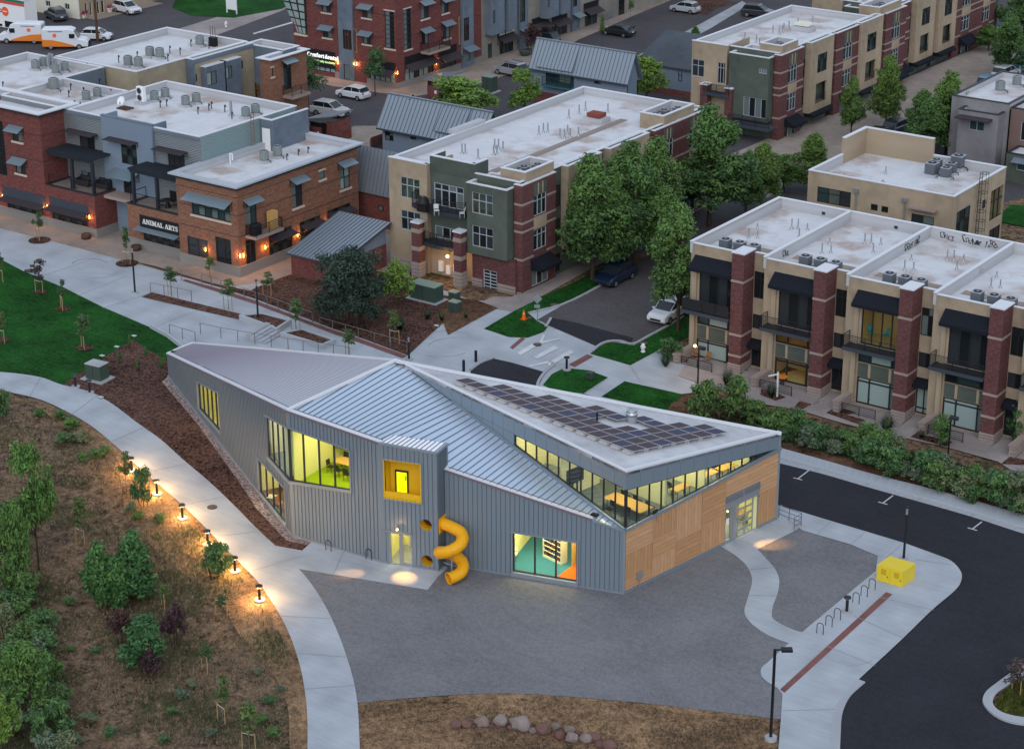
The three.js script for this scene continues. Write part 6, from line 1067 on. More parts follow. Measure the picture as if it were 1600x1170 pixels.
// ---------- red brick corner building, top ----------
{
const C=G(620,139),x1=C.x,zc=C.z,y0=C.y - 0.2,yT=15,B=thing('corner_building','dark red brick corner building with lit dental shop sign and blue window bays','building',V3(x1 - 5,y0,zc - 5));
const xL=GY(463,112,y0).x,A=new Block(B,xL,x1,zc - 17.3,zc,y0,yT,{mz:M.redBrick,mx:M.redBrick,deep:1,skip:'N',par:0.3});
const aw={out:0.9,drop:0.45};
for(const[a,b,c,d,e]of[[502.5,2,517,20.5,1],[504,42,518.5,60,2],[565.5,9,580,29,0],[566.5,51,580,70,0]])A.win('Z',a,b,c,d,{nx:2,ny:1,sill:true,glass:[M.blindDim,M.tinted],awn:aw});
A.win('Z',600.5,16,617,77,{nx:2,ny:8,sill:true,trim:M.sill,glass:[M.glass,M.tinted,M.blindDim]});
A.win('X',630.5,15,643,75,{nx:2,ny:8,sill:true,trim:M.sill,glass:[M.glass,M.tinted,M.blindDim]});
for(const[a,b,c,d]of[[657.5,5,670,27],[690,0,701,18.5],[691.5,37.5,703,58.5]])A.win('X',a,b,c,d,{nx:2,ny:1,sill:true,glass:[M.blindDim,M.tinted],awn:aw});
A.win('X',658.5,48.5,670,67,{name:'door',nx:2,ny:1,glass:[M.blindDim,M.glass],awn:aw});
A.win('Z',474,88,523.5,115,{nx:6,ny:1,glass:M.blind,w:0.09});A.win('Z',577,106,618,131,{nx:5,ny:1,glass:M.blind,w:0.09});
A.win('X',632.5,98,677.5,130.5,{nx:6,ny:1,rows:[0,0.75,1],glass:[M.blind,M.blind,M.glass],w:0.09});A.win('X',685.5,82,713,113,{nx:3,ny:1,rows:[0,0.6,1],glass:M.tinted});
for(const[f,a,b,c,d]of[['Z',577,94,618,101],['X',632,92,677,85],['X',685,79,713,71]]){const[u0,h]=A[f].pix(a,b),u1=A[f].u(c,d);part(B,'sign_board',A[f].box(u0,u1,h - 0.75,h + 0.2,0.002,0.06),M.black);awning(B,A[f],[u0,u1],h - 0.8,1.2,0.6,M.awnDark);}
{const[u0,h]=A.Z.pix(472,73),u1=A.Z.u(523,81),sb=part(B,'sign_board',A.Z.box(u0,u1,h - 2.1,h,0.002,0.1),M.black),lit=new THREE.MeshStandardMaterial({color:0xffffff,emissive:new THREE.Color(1,1,1),emissiveIntensity:0.45}),gr=new THREE.MeshStandardMaterial({color:0xd8ffb0,emissive:new THREE.Color(0.6,0.9,0.35),emissiveIntensity:0.2});
const t=(s,u,hh,z,m,f)=>{const g=new TextGeometry(s,{font:f,size:z,depth:0.06,curveSegments:3});g.translate(u,hh,0.1).applyMatrix4(A.Z.M);part(sb,'sign_lettering',g,m);};
const uu=lerp(u0,u1,0.16);t('Comfort',uu,h - 0.95,0.5,lit,fontS);t('dental',uu + 2.85,h - 0.95,0.5,lit,fontSerif);t('Gentle family dentistry',uu + 0.4,h - 1.5,0.26,gr,fontS);}
for(const y of[4.2,7.4,10.2])A.band(['Z','X'],y + 0.4,0.05,M.dark,0.012);
part(B,'base_course',[A.Z.box(A.Z.u(524,110),A.Z.u(536,112),y0 - 0.5,y0 + 1,0.002,0.1),A.Z.box(A.Z.u(574,125),A.Z.L + 0.1,y0 - 0.5,y0 + 0.9,0.002,0.1),A.X.box(0,A.X.L,y0 - 0.5,y0 + 0.9,0.002,0.1)],M.concBase);A.finish();
for(const[f,a,b]of[['Z',527.5,97],['Z',470,91],['Z',557,99],['Z',621,113],['X',681,97.5]])A.lamp(f,a,b,5);
const ub=A.Z.u(530.5,60),uc=A.Z.u(553,60),bl=new Block(B,xL + ub,xL + uc,zc - 1,zc + 0.25,y0,yT,{mz:M.blueFlat,mx:M.blueFlat,deep:0.5,par:0.2,skip:'N'});
bl.win('Z',535,45.5,553,79,{nx:3,ny:3,glass:M.glass,lit:true});litRoom(B,bl.Z,bl.Z.holes[0],0.7,mat([0.3,0.2,0.1],0.9),1.2);bl.win('Z',536.5,100,547,125,{name:'door',nx:1,ny:1,glass:M.blindDim});bl.finish();
{const u=A.X.u(656.5,73),v=A.X.u(689.5,66),h=A.X.h(656.5,80),k=part(B,'balcony',A.X.box(u,v,h - 0.3,h,0.002,1.4),M.band);part(k,'railing',railGeo([A.X.at(u,h,0.1),A.X.at(u,h,1.35),A.X.at((u + v)/ 2,h,1.35),A.X.at(v,h,1.35),A.X.at(v,h,0.1)],1.1,true,7,0.016),M.iron);}
const gl=A.Z.at(A.Z.u(480,54),A.Z.h(480,54),0.1),gm=part(B,'leaning_bay',slab([V3(gl.x,gl.y,gl.z),V3(gl.x - 1.9,gl.y,gl.z - 0.3),V3(gl.x - 6.3,yT,gl.z - 0.3),V3(gl.x,yT,gl.z)],V3(0,0,0.12)),M.frameD);
for(let i=0;i<9;i++)for(let k=0;k<3;k++){const t0=i / 9 + 0.012,t1=(i + 1)/ 9 - 0.012,P=(t,s)=>V3(gl.x - lerp(1.9,6.3,t)*s,lerp(gl.y,yT,t),gl.z + 0.13 - 0.3*s),s0=k / 3 + 0.05,s1=(k + 1)/ 3 - 0.03;part(gm,'pane',slab([P(t0,s0),P(t0,s1),P(t1,s1),P(t1,s0)],V3(0,0,0.02)),M.blind);}
part(B,'sill',bx(gl.x - 2,gl.x + 0.1,gl.y - 0.25,gl.y,gl.z - 0.5,gl.z + 0.15),M.sill);
const zs=zc - 17.32,Wg=new Block(B,x1 - 10,x1 + 0.02,zs - 75,zs,y0,yT,{mz:M.greyTan,mx:M.greyTan,deep:1,skip:'Z',par:0.3}),f=Wg.X;
const bay=(a,b,bot,o,win)=>{const u0=f.u(a,bot + 10),u1=f.u(b,bot),h=f.h((a + b)/ 2,bot);const k=new Block(B,x1,x1 + o,zs - u1,zs - u0,h,yT,{mz:M.blueFlat,mx:M.blueFlat,par:0.2,skip:'W'});if(win)k.win('X',...win,{nx:2,ny:1,glass:[M.glassTeal,M.blindDim]});k.finish();};
bay(757.5,777,51,1.2,[762,19,774,36]);bay(783,796,44,1.2,[786,12,794.5,30]);bay(843,862,25,1.2,[848,-6,859,11]);bay(866,880,19,1.2,[871,-10,878,5]);
const strip=(a,b,w,lit)=>{const u0=f.u(a,60),u1=f.u(b,50),k=new Block(B,x1 - 0.5,x1 + 0.35,zs - u1,zs - u0,y0,yT,{mz:M.blueFlat,mx:M.blueFlat,deep:0.5,par:0.2,skip:'W'});k.win('X',...w,{nx:3,ny:3,glass:M.glass,lit:true});litRoom(B,k.X,k.X.holes[0],0.8,mat([0.3,0.2,0.1],0.9),lit,0xffb850);k.win('X',a + 9,w[3]+ 17,a + 15,w[3]+ 32,{nx:1,ny:1,glass:M.blindDim,name:'door'});const[q,hq]=k.X.pix(a + 1,w[3]+ 14);awning(B,k.X,[0,u1 - u0],hq,1.1,0.4,M.awnMetal);k.finish();};
strip(720,737,[721,30,733.5,62],2);strip(808.5,822,[809,2,821,33],3);strip(891,903,[892,-16,902,9],2);
for(const[a,b,c,d,g]of[[745.5,75,750,97,0],[762,69,769,92,0],[780.5,61,802,84,1],[834,46,855,66,2],[863,38,886,54,1],[914,14,933,38,1],[967,-5,976,22,0]])Wg.win('X',a,b,c,d,{nx:g?4:1,ny:1,glass:[M.tinted,M.glass,M.glassTeal],name:g?'window':'door'});
for(const[a,b,c,d]of[[777,50,803,42],[831,31,857,24],[862,25,886,15],[912,7,935,0]]){const[u0,h]=f.pix(a,b),u1=f.u(c,d);part(B,'sign_board',f.box(u0,u1,h - 0.7,h + 0.1,0.002,0.06),M.black);awning(B,f,[u0,u1],h - 0.75,1.2,0.6,M.awnDark);if(a===777){const g=new TextGeometry('2020 SALON',{font:fontS,size:0.42,depth:0.04,curveSegments:2}).translate(u0 + 0.3,h - 0.55,0.07).applyMatrix4(f.M);part(B,'lettering',g,M.white);}}
{const[u0,h]=f.pix(940.5,20),u1=f.u(960,12),g=Array.from({length:22},(_,i)=>f.box(lerp(u0,u1,i / 22),lerp(u0,u1,i / 22)+ 0.06,h - 2 + rr(0,0.4),h - rr(0,0.5),0.05,0.1));part(B,'metal_screen',[...g,f.box(u0,u1,h - 1.1,h - 1.0,0.05,0.1),f.box(u0,u1,h - 2,h - 1.9,0.05,0.1)],M.galv);}
Wg.finish();for(const y of[4.9])part(B,'band',f.box(0,f.L,y,y + 0.1,0.002,0.03),M.greyWall);
{const p=f.at(f.u(849,41),f.h(849,41),0.8);part(B,'lamp_sign',bc(p.x,p.y,p.z,0.1,0.3,0.7),new THREE.MeshStandardMaterial({color:0xff2010,emissive:new THREE.Color(1,0.03,0.05),emissiveIntensity:3}));}
}
// ---------- two more tan, olive and maroon buildings along the street ----------
function streetBuilding(label,TL,CR,FR,yT,y0,kit,olFrac,wins){
const a=GY(...TL,yT),c=GY(...CR,yT - 0.6),fr=GY(...FR,yT),x1=c.x,x0=a.x,zt=(a.z + c.z)/ 2,dep=zt - fr.z;
const B=thing('apartment_building',label,'building',V3((x0 + x1)/ 2,y0,zt - 6));
const A=new Block(B,x0,x1,zt - dep,zt - 0.5,y0,yT - 0.1,{mz:M.olive,mx:M.olive,deep:2,par:0.75,du:7});
const xm=lerp(x0,x1,olFrac),Tn=new Block(B,x0 - 0.01,xm,zt - 5,zt,y0,yT,{mz:M.stucco,mx:M.stucco,deep:2,noRoof:true,skip:'NW'}),O=new Block(B,xm +(x1 - xm)*0.12,x1 - 0.5,zt - 4,zt + 0.8,y0 + 3,yT - 0.5,{mz:M.olive,mx:M.olive,par:0.4,skip:'NW'});
part(B,'coping',Tn.Z.box(-0.04,Tn.Z.L + 0.04,yT,yT + 0.08,-0.3,0.05),M.coping);
wins&&wins(B,A,Tn,O,{x0,x1,zt,xm});
Tn.finish();O.finish();A.finish();
streetSide(B,x1,zt - 0.2,y0,yT,dep,0,kit);return{B,x0,x1,zt,dep,yr:yT - 0.85};
}
{
const y0=0.9,yT=11.6,r=streetBuilding('tan, olive and maroon apartment building with balconies in the upper right, trees in front',[1072,67],[1224,88],[1375,26],yT,y0,[['m',0,5.2],['o',5.2,6.4],['t',6.4,11.8,1],['o',11.8,13],['m',13,18.6],['t',18.6,24.2,1],['o',24.2,25.6],['m',25.6,31]],0.42,(B,A,Tn,O,k)=>{
Tn.win('Z',1078,91,1100,121,{nx:2,ny:2,frame:M.frameW,rows:[0,0.65,1],glass:M.tinted});Tn.win('Z',1122,97,1142,133,{name:'door',nx:3,ny:2,rows:[0,0.75,1],frame:M.frameW,glass:M.glass});
O.win('Z',1186,106.5,1210,118,{nx:4,ny:1,frame:M.frameW,glass:M.blindDim});O.win('Z',1162,150,1207,188,{nx:4,ny:1,name:'door',frame:M.frameW,glass:[M.blindDim,M.glass]});
const h=O.Z.h(1180,192),bl=part(B,'balcony',O.Z.box(O.Z.u(1150,188),O.Z.u(1212,200),h - 0.3,h,0.002,1.6),M.slate);part(bl,'railing',railGeo([[0,1.55],[0.33,1.55],[0.66,1.55],[1,1.55]].map(([t,o])=>O.Z.at(lerp(O.Z.u(1150,188),O.Z.u(1212,200),t),h,o)),1.1,true,7),M.iron);
for(const x of[1108,1147]){const q=Tn.Z.at(Tn.Z.u(x,125),0,0.4);part(B,'brick_pier',pierGeo(q.x - 0.45,q.x + 0.45,y0 - 1,y0 + 6.2,q.z - 0.2,q.z + 0.7),M.maroon);part(B,'cap',bx(q.x - 0.52,q.x + 0.52,y0 + 6.2,y0 + 6.35,q.z - 0.27,q.z + 0.77),M.coping);}
const h2=Tn.Z.h(1127,143),b2=part(B,'balcony',Tn.Z.box(Tn.Z.u(1108,138),Tn.Z.u(1147,146),h2 - 0.3,h2,0.002,1.2),M.slate);part(b2,'railing',railGeo([0,0.5,1].map(t=>Tn.Z.at(lerp(Tn.Z.u(1108,138),Tn.Z.u(1147,146),t),h2,1.15)),1,true,6),M.iron);
});
const{B,yr}=r;for(const[a,b]of[[1161,72],[1164,63],[1182,67],[1187,73],[1208,52],[1218,54],[1223,52],[1225,48],[1233,45],[1247,40],[1270,37]])pipe(B,a,b,yr,0.95,0.07);
{const p=GY(1256,48,yr);part(B,'roof_hatch',bc(p.x,yr + 0.3,p.z,2.4,0.6,1.6),M.parapetW);part(B,'roof_hatch',bc(p.x,yr + 0.8,p.z,1.9,0.25,1.3),M.cream);}
for(const[u0,u1,n]of[[0.8,4.6,'near'],[24.6,30.4,'far']]){const pb=new Block(B,r.x1 - 2.6,r.x1 + 0.1,r.zt - u1,r.zt - u0,yT - 0.9,yT + 0.65,{mz:M.stucco,mx:M.stucco,par:1.3});pb.finish();[0,1].forEach(i=>{const p=V3(r.x1 - 1.6,yT - 0.6,r.zt - lerp(u0,u1,0.35 + i*0.3));ac(...proj(p),yT - 0.6,`dark condenser, ${ORD[i]} in the ${n} screen on the upper right apartment roof`,0.95);});}
}
{
const y0=0.9,yT=11.6,r=streetBuilding('tan, olive and maroon apartment building farthest up the street, top right',[1257,-1],[1400,13],[1562,-60],yT,y0,[['m',0,5.2],['o',5.2,6.4],['t',6.4,11.8,1],['o',11.8,13],['t',13,18.2,1],['m',18.2,25],['m',25.1,31]],0.4,(B,A,Tn,O)=>{O.win('Z',1375,31,1388,40,{nx:2,ny:1,frame:M.frameW,glass:M.blindDim});});
}
// ---------- tan flat-roofed building behind the row houses ----------
{
const yT=9.3,c=GY(1492,308,yT),L=GY(1262,267,yT),R=GY(1577,262,yT),y0=0.6,B=thing('flat_roof_building','plain tan flat-roofed building with caged roof ladder behind the row houses','building',V3(c.x - 5,y0,c.z - 5));
const A=new Block(B,L.x,c.x,R.z,c.z,y0,yT,{mz:M.stucco,mx:M.stucco,deep:1,par:0.9,du:3.3});
A.win('Z',1278,291,1329,325,{nx:3,ny:2,rows:[0,0.65,1],glass:[M.glassTeal,M.olive,M.tinted]});A.win('Z',1425,333,1458,372,{nx:2,ny:2,rows:[0,0.6,1],glass:[M.tinted,M.blindDim]});
A.win('Z',1361.5,318,1371.5,330,{nx:1,ny:1,glass:M.glass});A.win('Z',1378,321.5,1388,333,{nx:1,ny:1,glass:M.glass});
A.win('X',1496,332,1514,365,{nx:3,ny:2,rows:[0,0.6,1],glass:[M.glassTeal,M.glass]});A.win('X',1550,299,1568,333,{nx:3,ny:2,rows:[0,0.6,1],glass:M.glass,lit:true});litRoom(B,A.X,A.X.holes[1],2.2,mat([0.4,0.25,0.1],0.9),3,0xffa040);
A.win('X',1547,360,1562,372,{nx:2,ny:1,glass:M.glass});A.win('X',1536,314,1540.5,324,{nx:1,ny:1,glass:M.tinted});A.finish();
for(const a of[1339,1416]){const u=A.Z.u(a,310),h=A.Z.h(a,a>1400?315:300);part(B,'downpipe',[A.Z.rod([u,y0,0.12],[u,h,0.12],0.07,8),A.Z.box(u - 0.22,u + 0.22,h,h + 0.35,0.003,0.3)],M.galv);}
{const[u,h]=A.Z.pix(1424,320),u1=A.Z.u(1466,328);part(B,'canopy',A.Z.box(u,u1,h - 0.15,h,0.002,0.7),M.band);}
{const u=A.X.u(1524,340),g=[];for(const s of[-0.3,0.3])g.push(A.X.rod([u + s,y0 + 1,0.3],[u + s,yT + 1.1,0.3],0.03));for(let h=y0 + 1.2;h<yT + 1;h +=0.34)g.push(A.X.rod([u - 0.3,h,0.3],[u + 0.3,h,0.3],0.02));for(let h=y0 + 2.6;h<yT + 1.2;h +=0.9)g.push(new THREE.TorusGeometry(0.42,0.025,5,18).rotateX(Math.PI / 2).translate(u,h,0.6).applyMatrix4(A.X.M));for(let k=0;k<5;k++){const w=k / 4*Math.PI;g.push(A.X.rod([u + Math.cos(w)*0.42,y0 + 2.6,0.6 + Math.sin(w)*0.42],[u + Math.cos(w)*0.42,yT + 1.1,0.6 + Math.sin(w)*0.42],0.018,5));}part(B,'caged_ladder',g,M.frameD);}
const t1=GY(1304,236,yT + 1.6),t2=GY(1350,214,yT + 1.6),t3=GY(1443,228,yT + 1.6);
part(B,'roof_screen',bx(L.x,L.x + 0.3,yT - 0.9,yT + 1.6,R.z,lerp(R.z,c.z,0.42)),M.stucco);part(B,'roof_screen',bx(L.x + 0.3,lerp(L.x,c.x,0.5),yT - 0.9,yT + 1.6,R.z,R.z + 0.3),M.stucco);part(B,'coping',[bx(L.x - 0.04,L.x + 0.34,yT + 1.6,yT + 1.68,R.z - 0.04,lerp(R.z,c.z,0.42)),bx(L.x + 0.34,lerp(L.x,c.x,0.5),yT + 1.6,yT + 1.68,R.z - 0.04,R.z + 0.34)],M.coping);
const yr=A.yr;[[1456,275,1.25],[1463,267,1.1],[1478,279,1.05],[1486,272,1.05],[1497,265,1.35]].forEach(([a,b,s],i)=>ac(a,b,yr,`dark condenser, ${ORD[i]} from the left in the cluster on the plain tan roof`,s));pipe(B,1384.5,272,yr,0.8);pipe(B,1380,286,yr,0.3,0.1);
}
// ---------- grey and brown house at the right edge ----------
{
const yT=9.2,c=GY(1578,163,yT),L=GY(1507,140,yT),y0=0.4,B=thing('grey_house','grey and brown flat-roofed house cut off by the right edge','house',V3(c.x,y0,c.z - 3)),R=GY(1585,114,yT);
const A=new Block(B,L.x,c.x,R.z,c.z,y0,yT,{mz:M.greyWall,mx:M.greyWall,deep:1,par:0.6,copM:M.dark,skip:'X'});A.finish();
const E=new Block(B,c.x,c.x + 12,R.z,c.z - 0.6,y0,yT - 0.5,{mz:M.brownSide,mx:M.brownSide,deep:1,par:0.4,copM:M.dark});E.win('Z',1597,190,1612,222,{nx:2,ny:1,frame:M.frameW,glass:M.glass});E.win('Z',1573,239,1585,262,{nx:1,ny:2,frame:M.frameW,glass:M.blindDim});E.finish();
const b0=GY(1513,165,yT - 1),b1=GY(1567,172,yT - 1),O=new Block(B,b0.x,c.x - 0.4,c.z - 1,c.z + 1.6,y0,yT - 0.9,{mz:M.greyWall,mx:M.greyWall,deep:1,par:0.3,copM:M.dark,skip:'N'});O.win('Z',1516,184,1538,206,{nx:2,ny:1,frame:M.frameW,glass:M.glassTeal});O.finish();
const[u,h]=O.Z.pix(1500,178),u1=O.Z.u(1552,186);part(B,'canopy',O.Z.box(u,u1,h - 0.15,h,0.002,1.3),M.awnDark);
const G2=new Block(B,c.x + 1.2,c.x + 12,c.z - 0.5,c.z + 2.6,y0,4.8,{mz:M.olive,mx:M.olive,deep:1,par:0.2,copM:M.dark});G2.win('Z',1590,250,1604,268,{nx:1,ny:1,frame:M.frameW,glass:M.glassTeal,awn:{mat:M.blueFlat}});G2.win('Z',1587,292,1602,315,{nx:2,ny:1,frame:M.frameW,glass:M.blindDim});G2.finish();
ac(1563,144,A.yr,'grey condenser in front on the grey house roof',1.2,true);ac(1589,135,A.yr,'grey condenser at the back on the grey house roof',1.1,true);
}
// ---------- shop and house at the top left ----------
{
const y0=1.8,a=GY(40,49,y0),h=topY(a,2),B=thing('white_shop','white shop with orange disc sign and green and red roof stripes, top left','shop',a),f=new Face(V3(a.x - 16,0,a.z),a);
f.L;const A=new Block(B,a.x - 16,a.x,a.z - 2.2,a.z,y0,h,{mz:M.white,mx:M.white,deep:0.5,par:0.5});A.win('Z',6,32,32,50,{nx:4,ny:1,glass:M.glass});A.win('Z',-4,36,5,62,{nx:1,ny:1,name:'door'});A.finish();
part(B,'stripe',[A.Z.box(0,A.Z.L + 0.05,h - 0.75,h - 0.35,0.002,0.05)],mat([0.6,0.08,0.07],0.6));part(B,'stripe',[A.Z.box(0,A.Z.L + 0.06,h - 0.35,h - 0.02,0.002,0.06)],mat([0.02,0.18,0.1],0.6));
const[u,v]=A.Z.pix(7.5,17.5);const dk=part(B,'sign_disc',new THREE.CylinderGeometry(0.62,0.62,0.08,28).rotateX(Math.PI / 2).translate(u,v,0.05).applyMatrix4(A.Z.M),mat([0.8,0.12,0.04],0.5));part(dk,'lettering',[A.Z.box(u - 0.4,u + 0.4,v - 0.06,v + 0.06,0.09,0.1)],M.white);
{const g=new TextGeometry('PRO',{font:fontS,size:0.5,depth:0.03,curveSegments:3});g.computeBoundingBox();g.translate(u - 0.75 - g.boundingBox.max.x,v - 0.25,0.01).applyMatrix4(A.Z.M);part(B,'lettering',g,M.dark);}
}
{
const y0=1.8,c=G(123,30),B=thing('stucco_house','pale stucco house with glazed doors and flower pots, top left','house',c),yT=8,L=GY(40,16,y0);
const A=new Block(B,L.x - 6,c.x,c.z - 24,c.z,y0,yT,{mz:M.cream,mx:M.stucco,deep:0.5,par:0.3});A.win('Z',70,0.5,78,10,{nx:2,ny:1,frame:M.frameW,glass:M.glassTeal});A.win('Z',100,5,108,15,{nx:2,ny:1,frame:M.frameW,glass:M.glassTeal});
for(const[a,b,d,e]of[[131.5,5,137,27],[139,4,144,26],[150,2,155.5,23],[157,1,163,22]])A.win('X',a,b,d,e,{nx:1,ny:1,glass:M.glass,name:'door',frame:M.cream});A.finish();
part(B,'entry_slab',bx(c.x,c.x + 2.4,y0 - 0.3,y0 + 0.05,c.z - 14,c.z - 1),M.walkTan);
}
// ---------- library fittings: slide, solar array, lights, furniture ----------
{
const yaw=fTR2,o=yaw.pix(690,818),S0=yaw.at(o[0],o[1],0.02),Bd=V3(1,0,0),Ad=V3(0,0,-1),r=0.78,C=S0.clone().addScaledVector(Bd,1.35).addScaledVector(Ad,-r);C.y=0;
const pts=[S0.clone().add(V3(-0.35,0.05,0)),S0.clone().add(V3(0.4,0.02,0))],n=30,yA=S0.y - 0.08,yZ=0.62;
for(let i=1;i<=n;i++){const t=i / n,th=t*450*Math.PI / 180;pts.push(V3(C.x + r*Math.sin(th),lerp(yA,yZ,t),C.z - r*Math.cos(th)));}
const e=pts[pts.length - 1];pts.push(V3(e.x - 0.12,0.5,e.z + 0.5),V3(e.x - 0.3,0.46,e.z + 0.95));
const c=new THREE.CatmullRomCurve3(pts),t=thing('tube_slide','yellow spiral tube slide coming out of the metal tower','slide',V3(C.x,0,C.z));
const outer=new THREE.TubeGeometry(c,110,0.41,22),inner=new THREE.TubeGeometry(c,110,0.38,22);
part(t,'tube',outer,M.slide);part(t,'tube_lining',inner,M.slideIn);
for(const u of[0.14,0.27,0.4,0.53,0.66,0.79]){const p=c.getPointAt(u),d=c.getTangentAt(u);part(t,'flange',new THREE.TorusGeometry(0.415,0.02,6,24).applyQuaternion(new THREE.Quaternion().setFromUnitVectors(V3(0,0,1),d)).translate(p.x,p.y,p.z),M.slide);}
{const p=c.getPointAt(1),d=c.getTangentAt(1);part(t,'lip',new THREE.TorusGeometry(0.405,0.035,8,28).applyQuaternion(new THREE.Quaternion().setFromUnitVectors(V3(0,0,1),d)).translate(p.x,p.y,p.z),M.slide);}
part(t,'mounting_plate',yaw.box(o[0]- 0.52,o[0]+ 0.5,o[1]- 0.55,o[1]+ 0.55,0.03,0.09),M.slide);
part(t,'post',[rod(V3(C.x + 0.05,0,C.z + 0.05),V3(C.x + 0.05,2.6,C.z + 0.05),0.06,10),rod(V3(C.x + 0.05,2.3,C.z + 0.05),V3(C.x + 0.7,2.3,C.z),0.04,8),rod(V3(C.x - 0.55,1.0,C.z + 0.1),V3(C.x + 0.1,1.0,C.z + 0.1),0.03,8)],M.galv);
}
{
const nrm=V3(0,0,0).crossVectors(Nt.clone().sub(Ll),Rt.clone().sub(Ll)).normalize();if(nrm.y<0)nrm.negate();
const hit=(a,b)=>{const d=ray(a,b),o=camera.position;return o.clone().addScaledVector(d,Ll.clone().sub(o).dot(nrm)/ d.dot(nrm));};
const e0=hit(1000,709.5),eL=hit(720,597),eR=hit(1127,683),ax=eL.clone().sub(e0),da=ax.length()/ 16;ax.normalize();const bxv=eR.clone().sub(e0),db=bxv.length()/ 6;bxv.normalize();
const t=thing('solar_array','dark solar panel rows on ballast blocks on the flat library roof','solar panels',e0);
const pan=mat([0.075,0.054,0.062],0.6),pan2=mat([0.06,0.058,0.10],0.6),fr=mat([0.55,0.55,0.58],0.4,{metalness:0.5}),blk=mat([0.42,0.39,0.38],0.9);
const lineM=mat([0.16,0.13,0.15],0.3),N_=[16,14,11,8,6,3,2];
for(let k=0;k<7;k++)for(let i=0;i<N_[k];i++){
if((k===2&&(i===4||i===5))||(k===3&&(i===3||i===4))||(k===4&&i===5))continue;
const P=(s,w,y)=>e0.clone().addScaledVector(ax,da*(i + s)).addScaledVector(bxv,db*(k - 0.5 + w)).addScaledVector(nrm,y);
const lo=0.2,hi=0.25,q=[P(0.015,0.0,hi),P(0.985,0.0,lo),P(0.985,0.95,lo),P(0.015,0.95,hi)];
const f=part(t,'solar_panel',slab(q,nrm.clone().multiplyScalar(0.04)),fr),ins=(s,w)=>{const a=mix3(q[0],q[1],s),b=mix3(q[3],q[2],s);return mix3(a,b,w).addScaledVector(nrm,0.042);};
part(f,'cells',slab([ins(0.03,0.03),ins(0.97,0.03),ins(0.97,0.97),ins(0.03,0.97)],nrm.clone().multiplyScalar(0.006)),rnd()<0.2?pan2:pan);
if(i % 1===0&&(k===0||i===0))part(t,'ballast_tray',[slab([P(0.1,k?0.0:-0.16,0.02),P(0.75,k?0.0:-0.16,0.02),P(0.75,0.14,0.02),P(0.1,0.14,0.02)],nrm.clone().multiplyScalar(0.18))],blk);
if(i===0)part(t,'leg',[rod(P(0.06,0.1,0),P(0.06,0.1,hi),0.03),rod(P(0.06,0.85,0),P(0.06,0.85,hi),0.03)],fr);
}
const v=hit(987,659),vt=thing('roof_exhaust','round white exhaust fan among the solar panels','roof fan',v);part(vt,'base',new THREE.CylinderGeometry(0.38,0.42,0.5,20).translate(v.x,v.y + 0.25,v.z),M.galv);part(vt,'cap',new THREE.LatheGeometry([[0.25,0.5],[0.42,0.55],[0.42,0.66],[0.28,0.74],[0.36,0.8],[0.34,0.92],[0,0.98]].map(a=>new THREE.Vector2(...a)),22).translate(v.x,v.y,v.z),M.steel);
const w=hit(933,661),vp=part(lib,'vent_pipe',rod(w,w.clone().setY(w.y + 0.8),0.07,10),M.black);
}
function spot(par,p,aim,power,ang,col=0xffb45a){const l=new THREE.SpotLight(col,power,20,ang,0.7,2),o=origin.get(par);l.position.copy(p).sub(o);l.target.position.copy(aim).sub(o);l.castShadow=true;par.add(l,l.target);}
{
const m=lerp(dr[0],dr[1],0.4),t=thing('door_light','small twin wall light above the glazed tower doors','wall light',fT.at(m,dr[3]+ 0.3,0)),o=origin.get(t);
part(t,'bracket',[fT.rod([m,dr[3]+ 0.35,0.01],[m,dr[3]+ 0.5,0.35],0.025),fT.box(m - 0.08,m + 0.08,dr[3]+ 0.25,dr[3]+ 0.45,0.003,0.05)],M.steel);
const b=fT.at(m + 0.1,dr[3]+ 0.42,0.4);part(t,'lamp_glow',new THREE.SphereGeometry(0.075,12,8).translate(b.x,b.y,b.z),M.lampGlow);
spot(t,b.clone().add(V3(0.05,-0.1,0.1)),G(631,903),95,0.33);spot(t,b.clone().add(V3(-0.05,-0.1,0.1)),G(546,898),70,0.22);const pl=new THREE.PointLight(0xffc880,0.9,8,2);pl.position.copy(b).add(V3(0,0,0.15)).sub(o);t.add(pl);
const g0=fW.at(uD0 - 0.1,trB + 0.1,0),t2=thing('garage_light','small wall light beside the glazed garage door','wall light',g0),b2=fW.at(uD0 - 0.1,trB + 0.1,0.3);part(t2,'bracket',[rod(g0,b2,0.03),fW.box(uD0 - 0.2,uD0 - 0.02,trB,trB + 0.2,0.01,0.06)],M.steel);part(t2,'lamp_glow',new THREE.SphereGeometry(0.075,12,8).translate(b2.x,b2.y - 0.02,b2.z),M.lampGlow);spot(t2,b2.clone().add(V3(0.1,-0.12,0)),G(1204,852),120,0.26);
}
function chair(p,turn,label,m=M.chairBlack,m2=m,group,leaning=0.15){
const t=thing('chair',label,'chair',p,group),L=(g)=>g.applyMatrix4(new THREE.Matrix4().makeRotationY(turn).setPosition(p));
part(t,'seat',L(new RoundedBoxGeometry(0.46,0.06,0.46,2,0.02).translate(0,0.45,0)),m);part(t,'backrest',L(new RoundedBoxGeometry(0.44,0.42,0.04,2,0.015).rotateX(-leaning).translate(0,0.75,-0.23)),m);
for(const[x,z]of[[-0.2,-0.2],[0.2,-0.2],[-0.2,0.2],[0.2,0.2]])part(t,'leg',L(rod(V3(x,0,z),V3(x*0.95,z<0?0.6:0.45,z),0.015)),m2);return t;
}
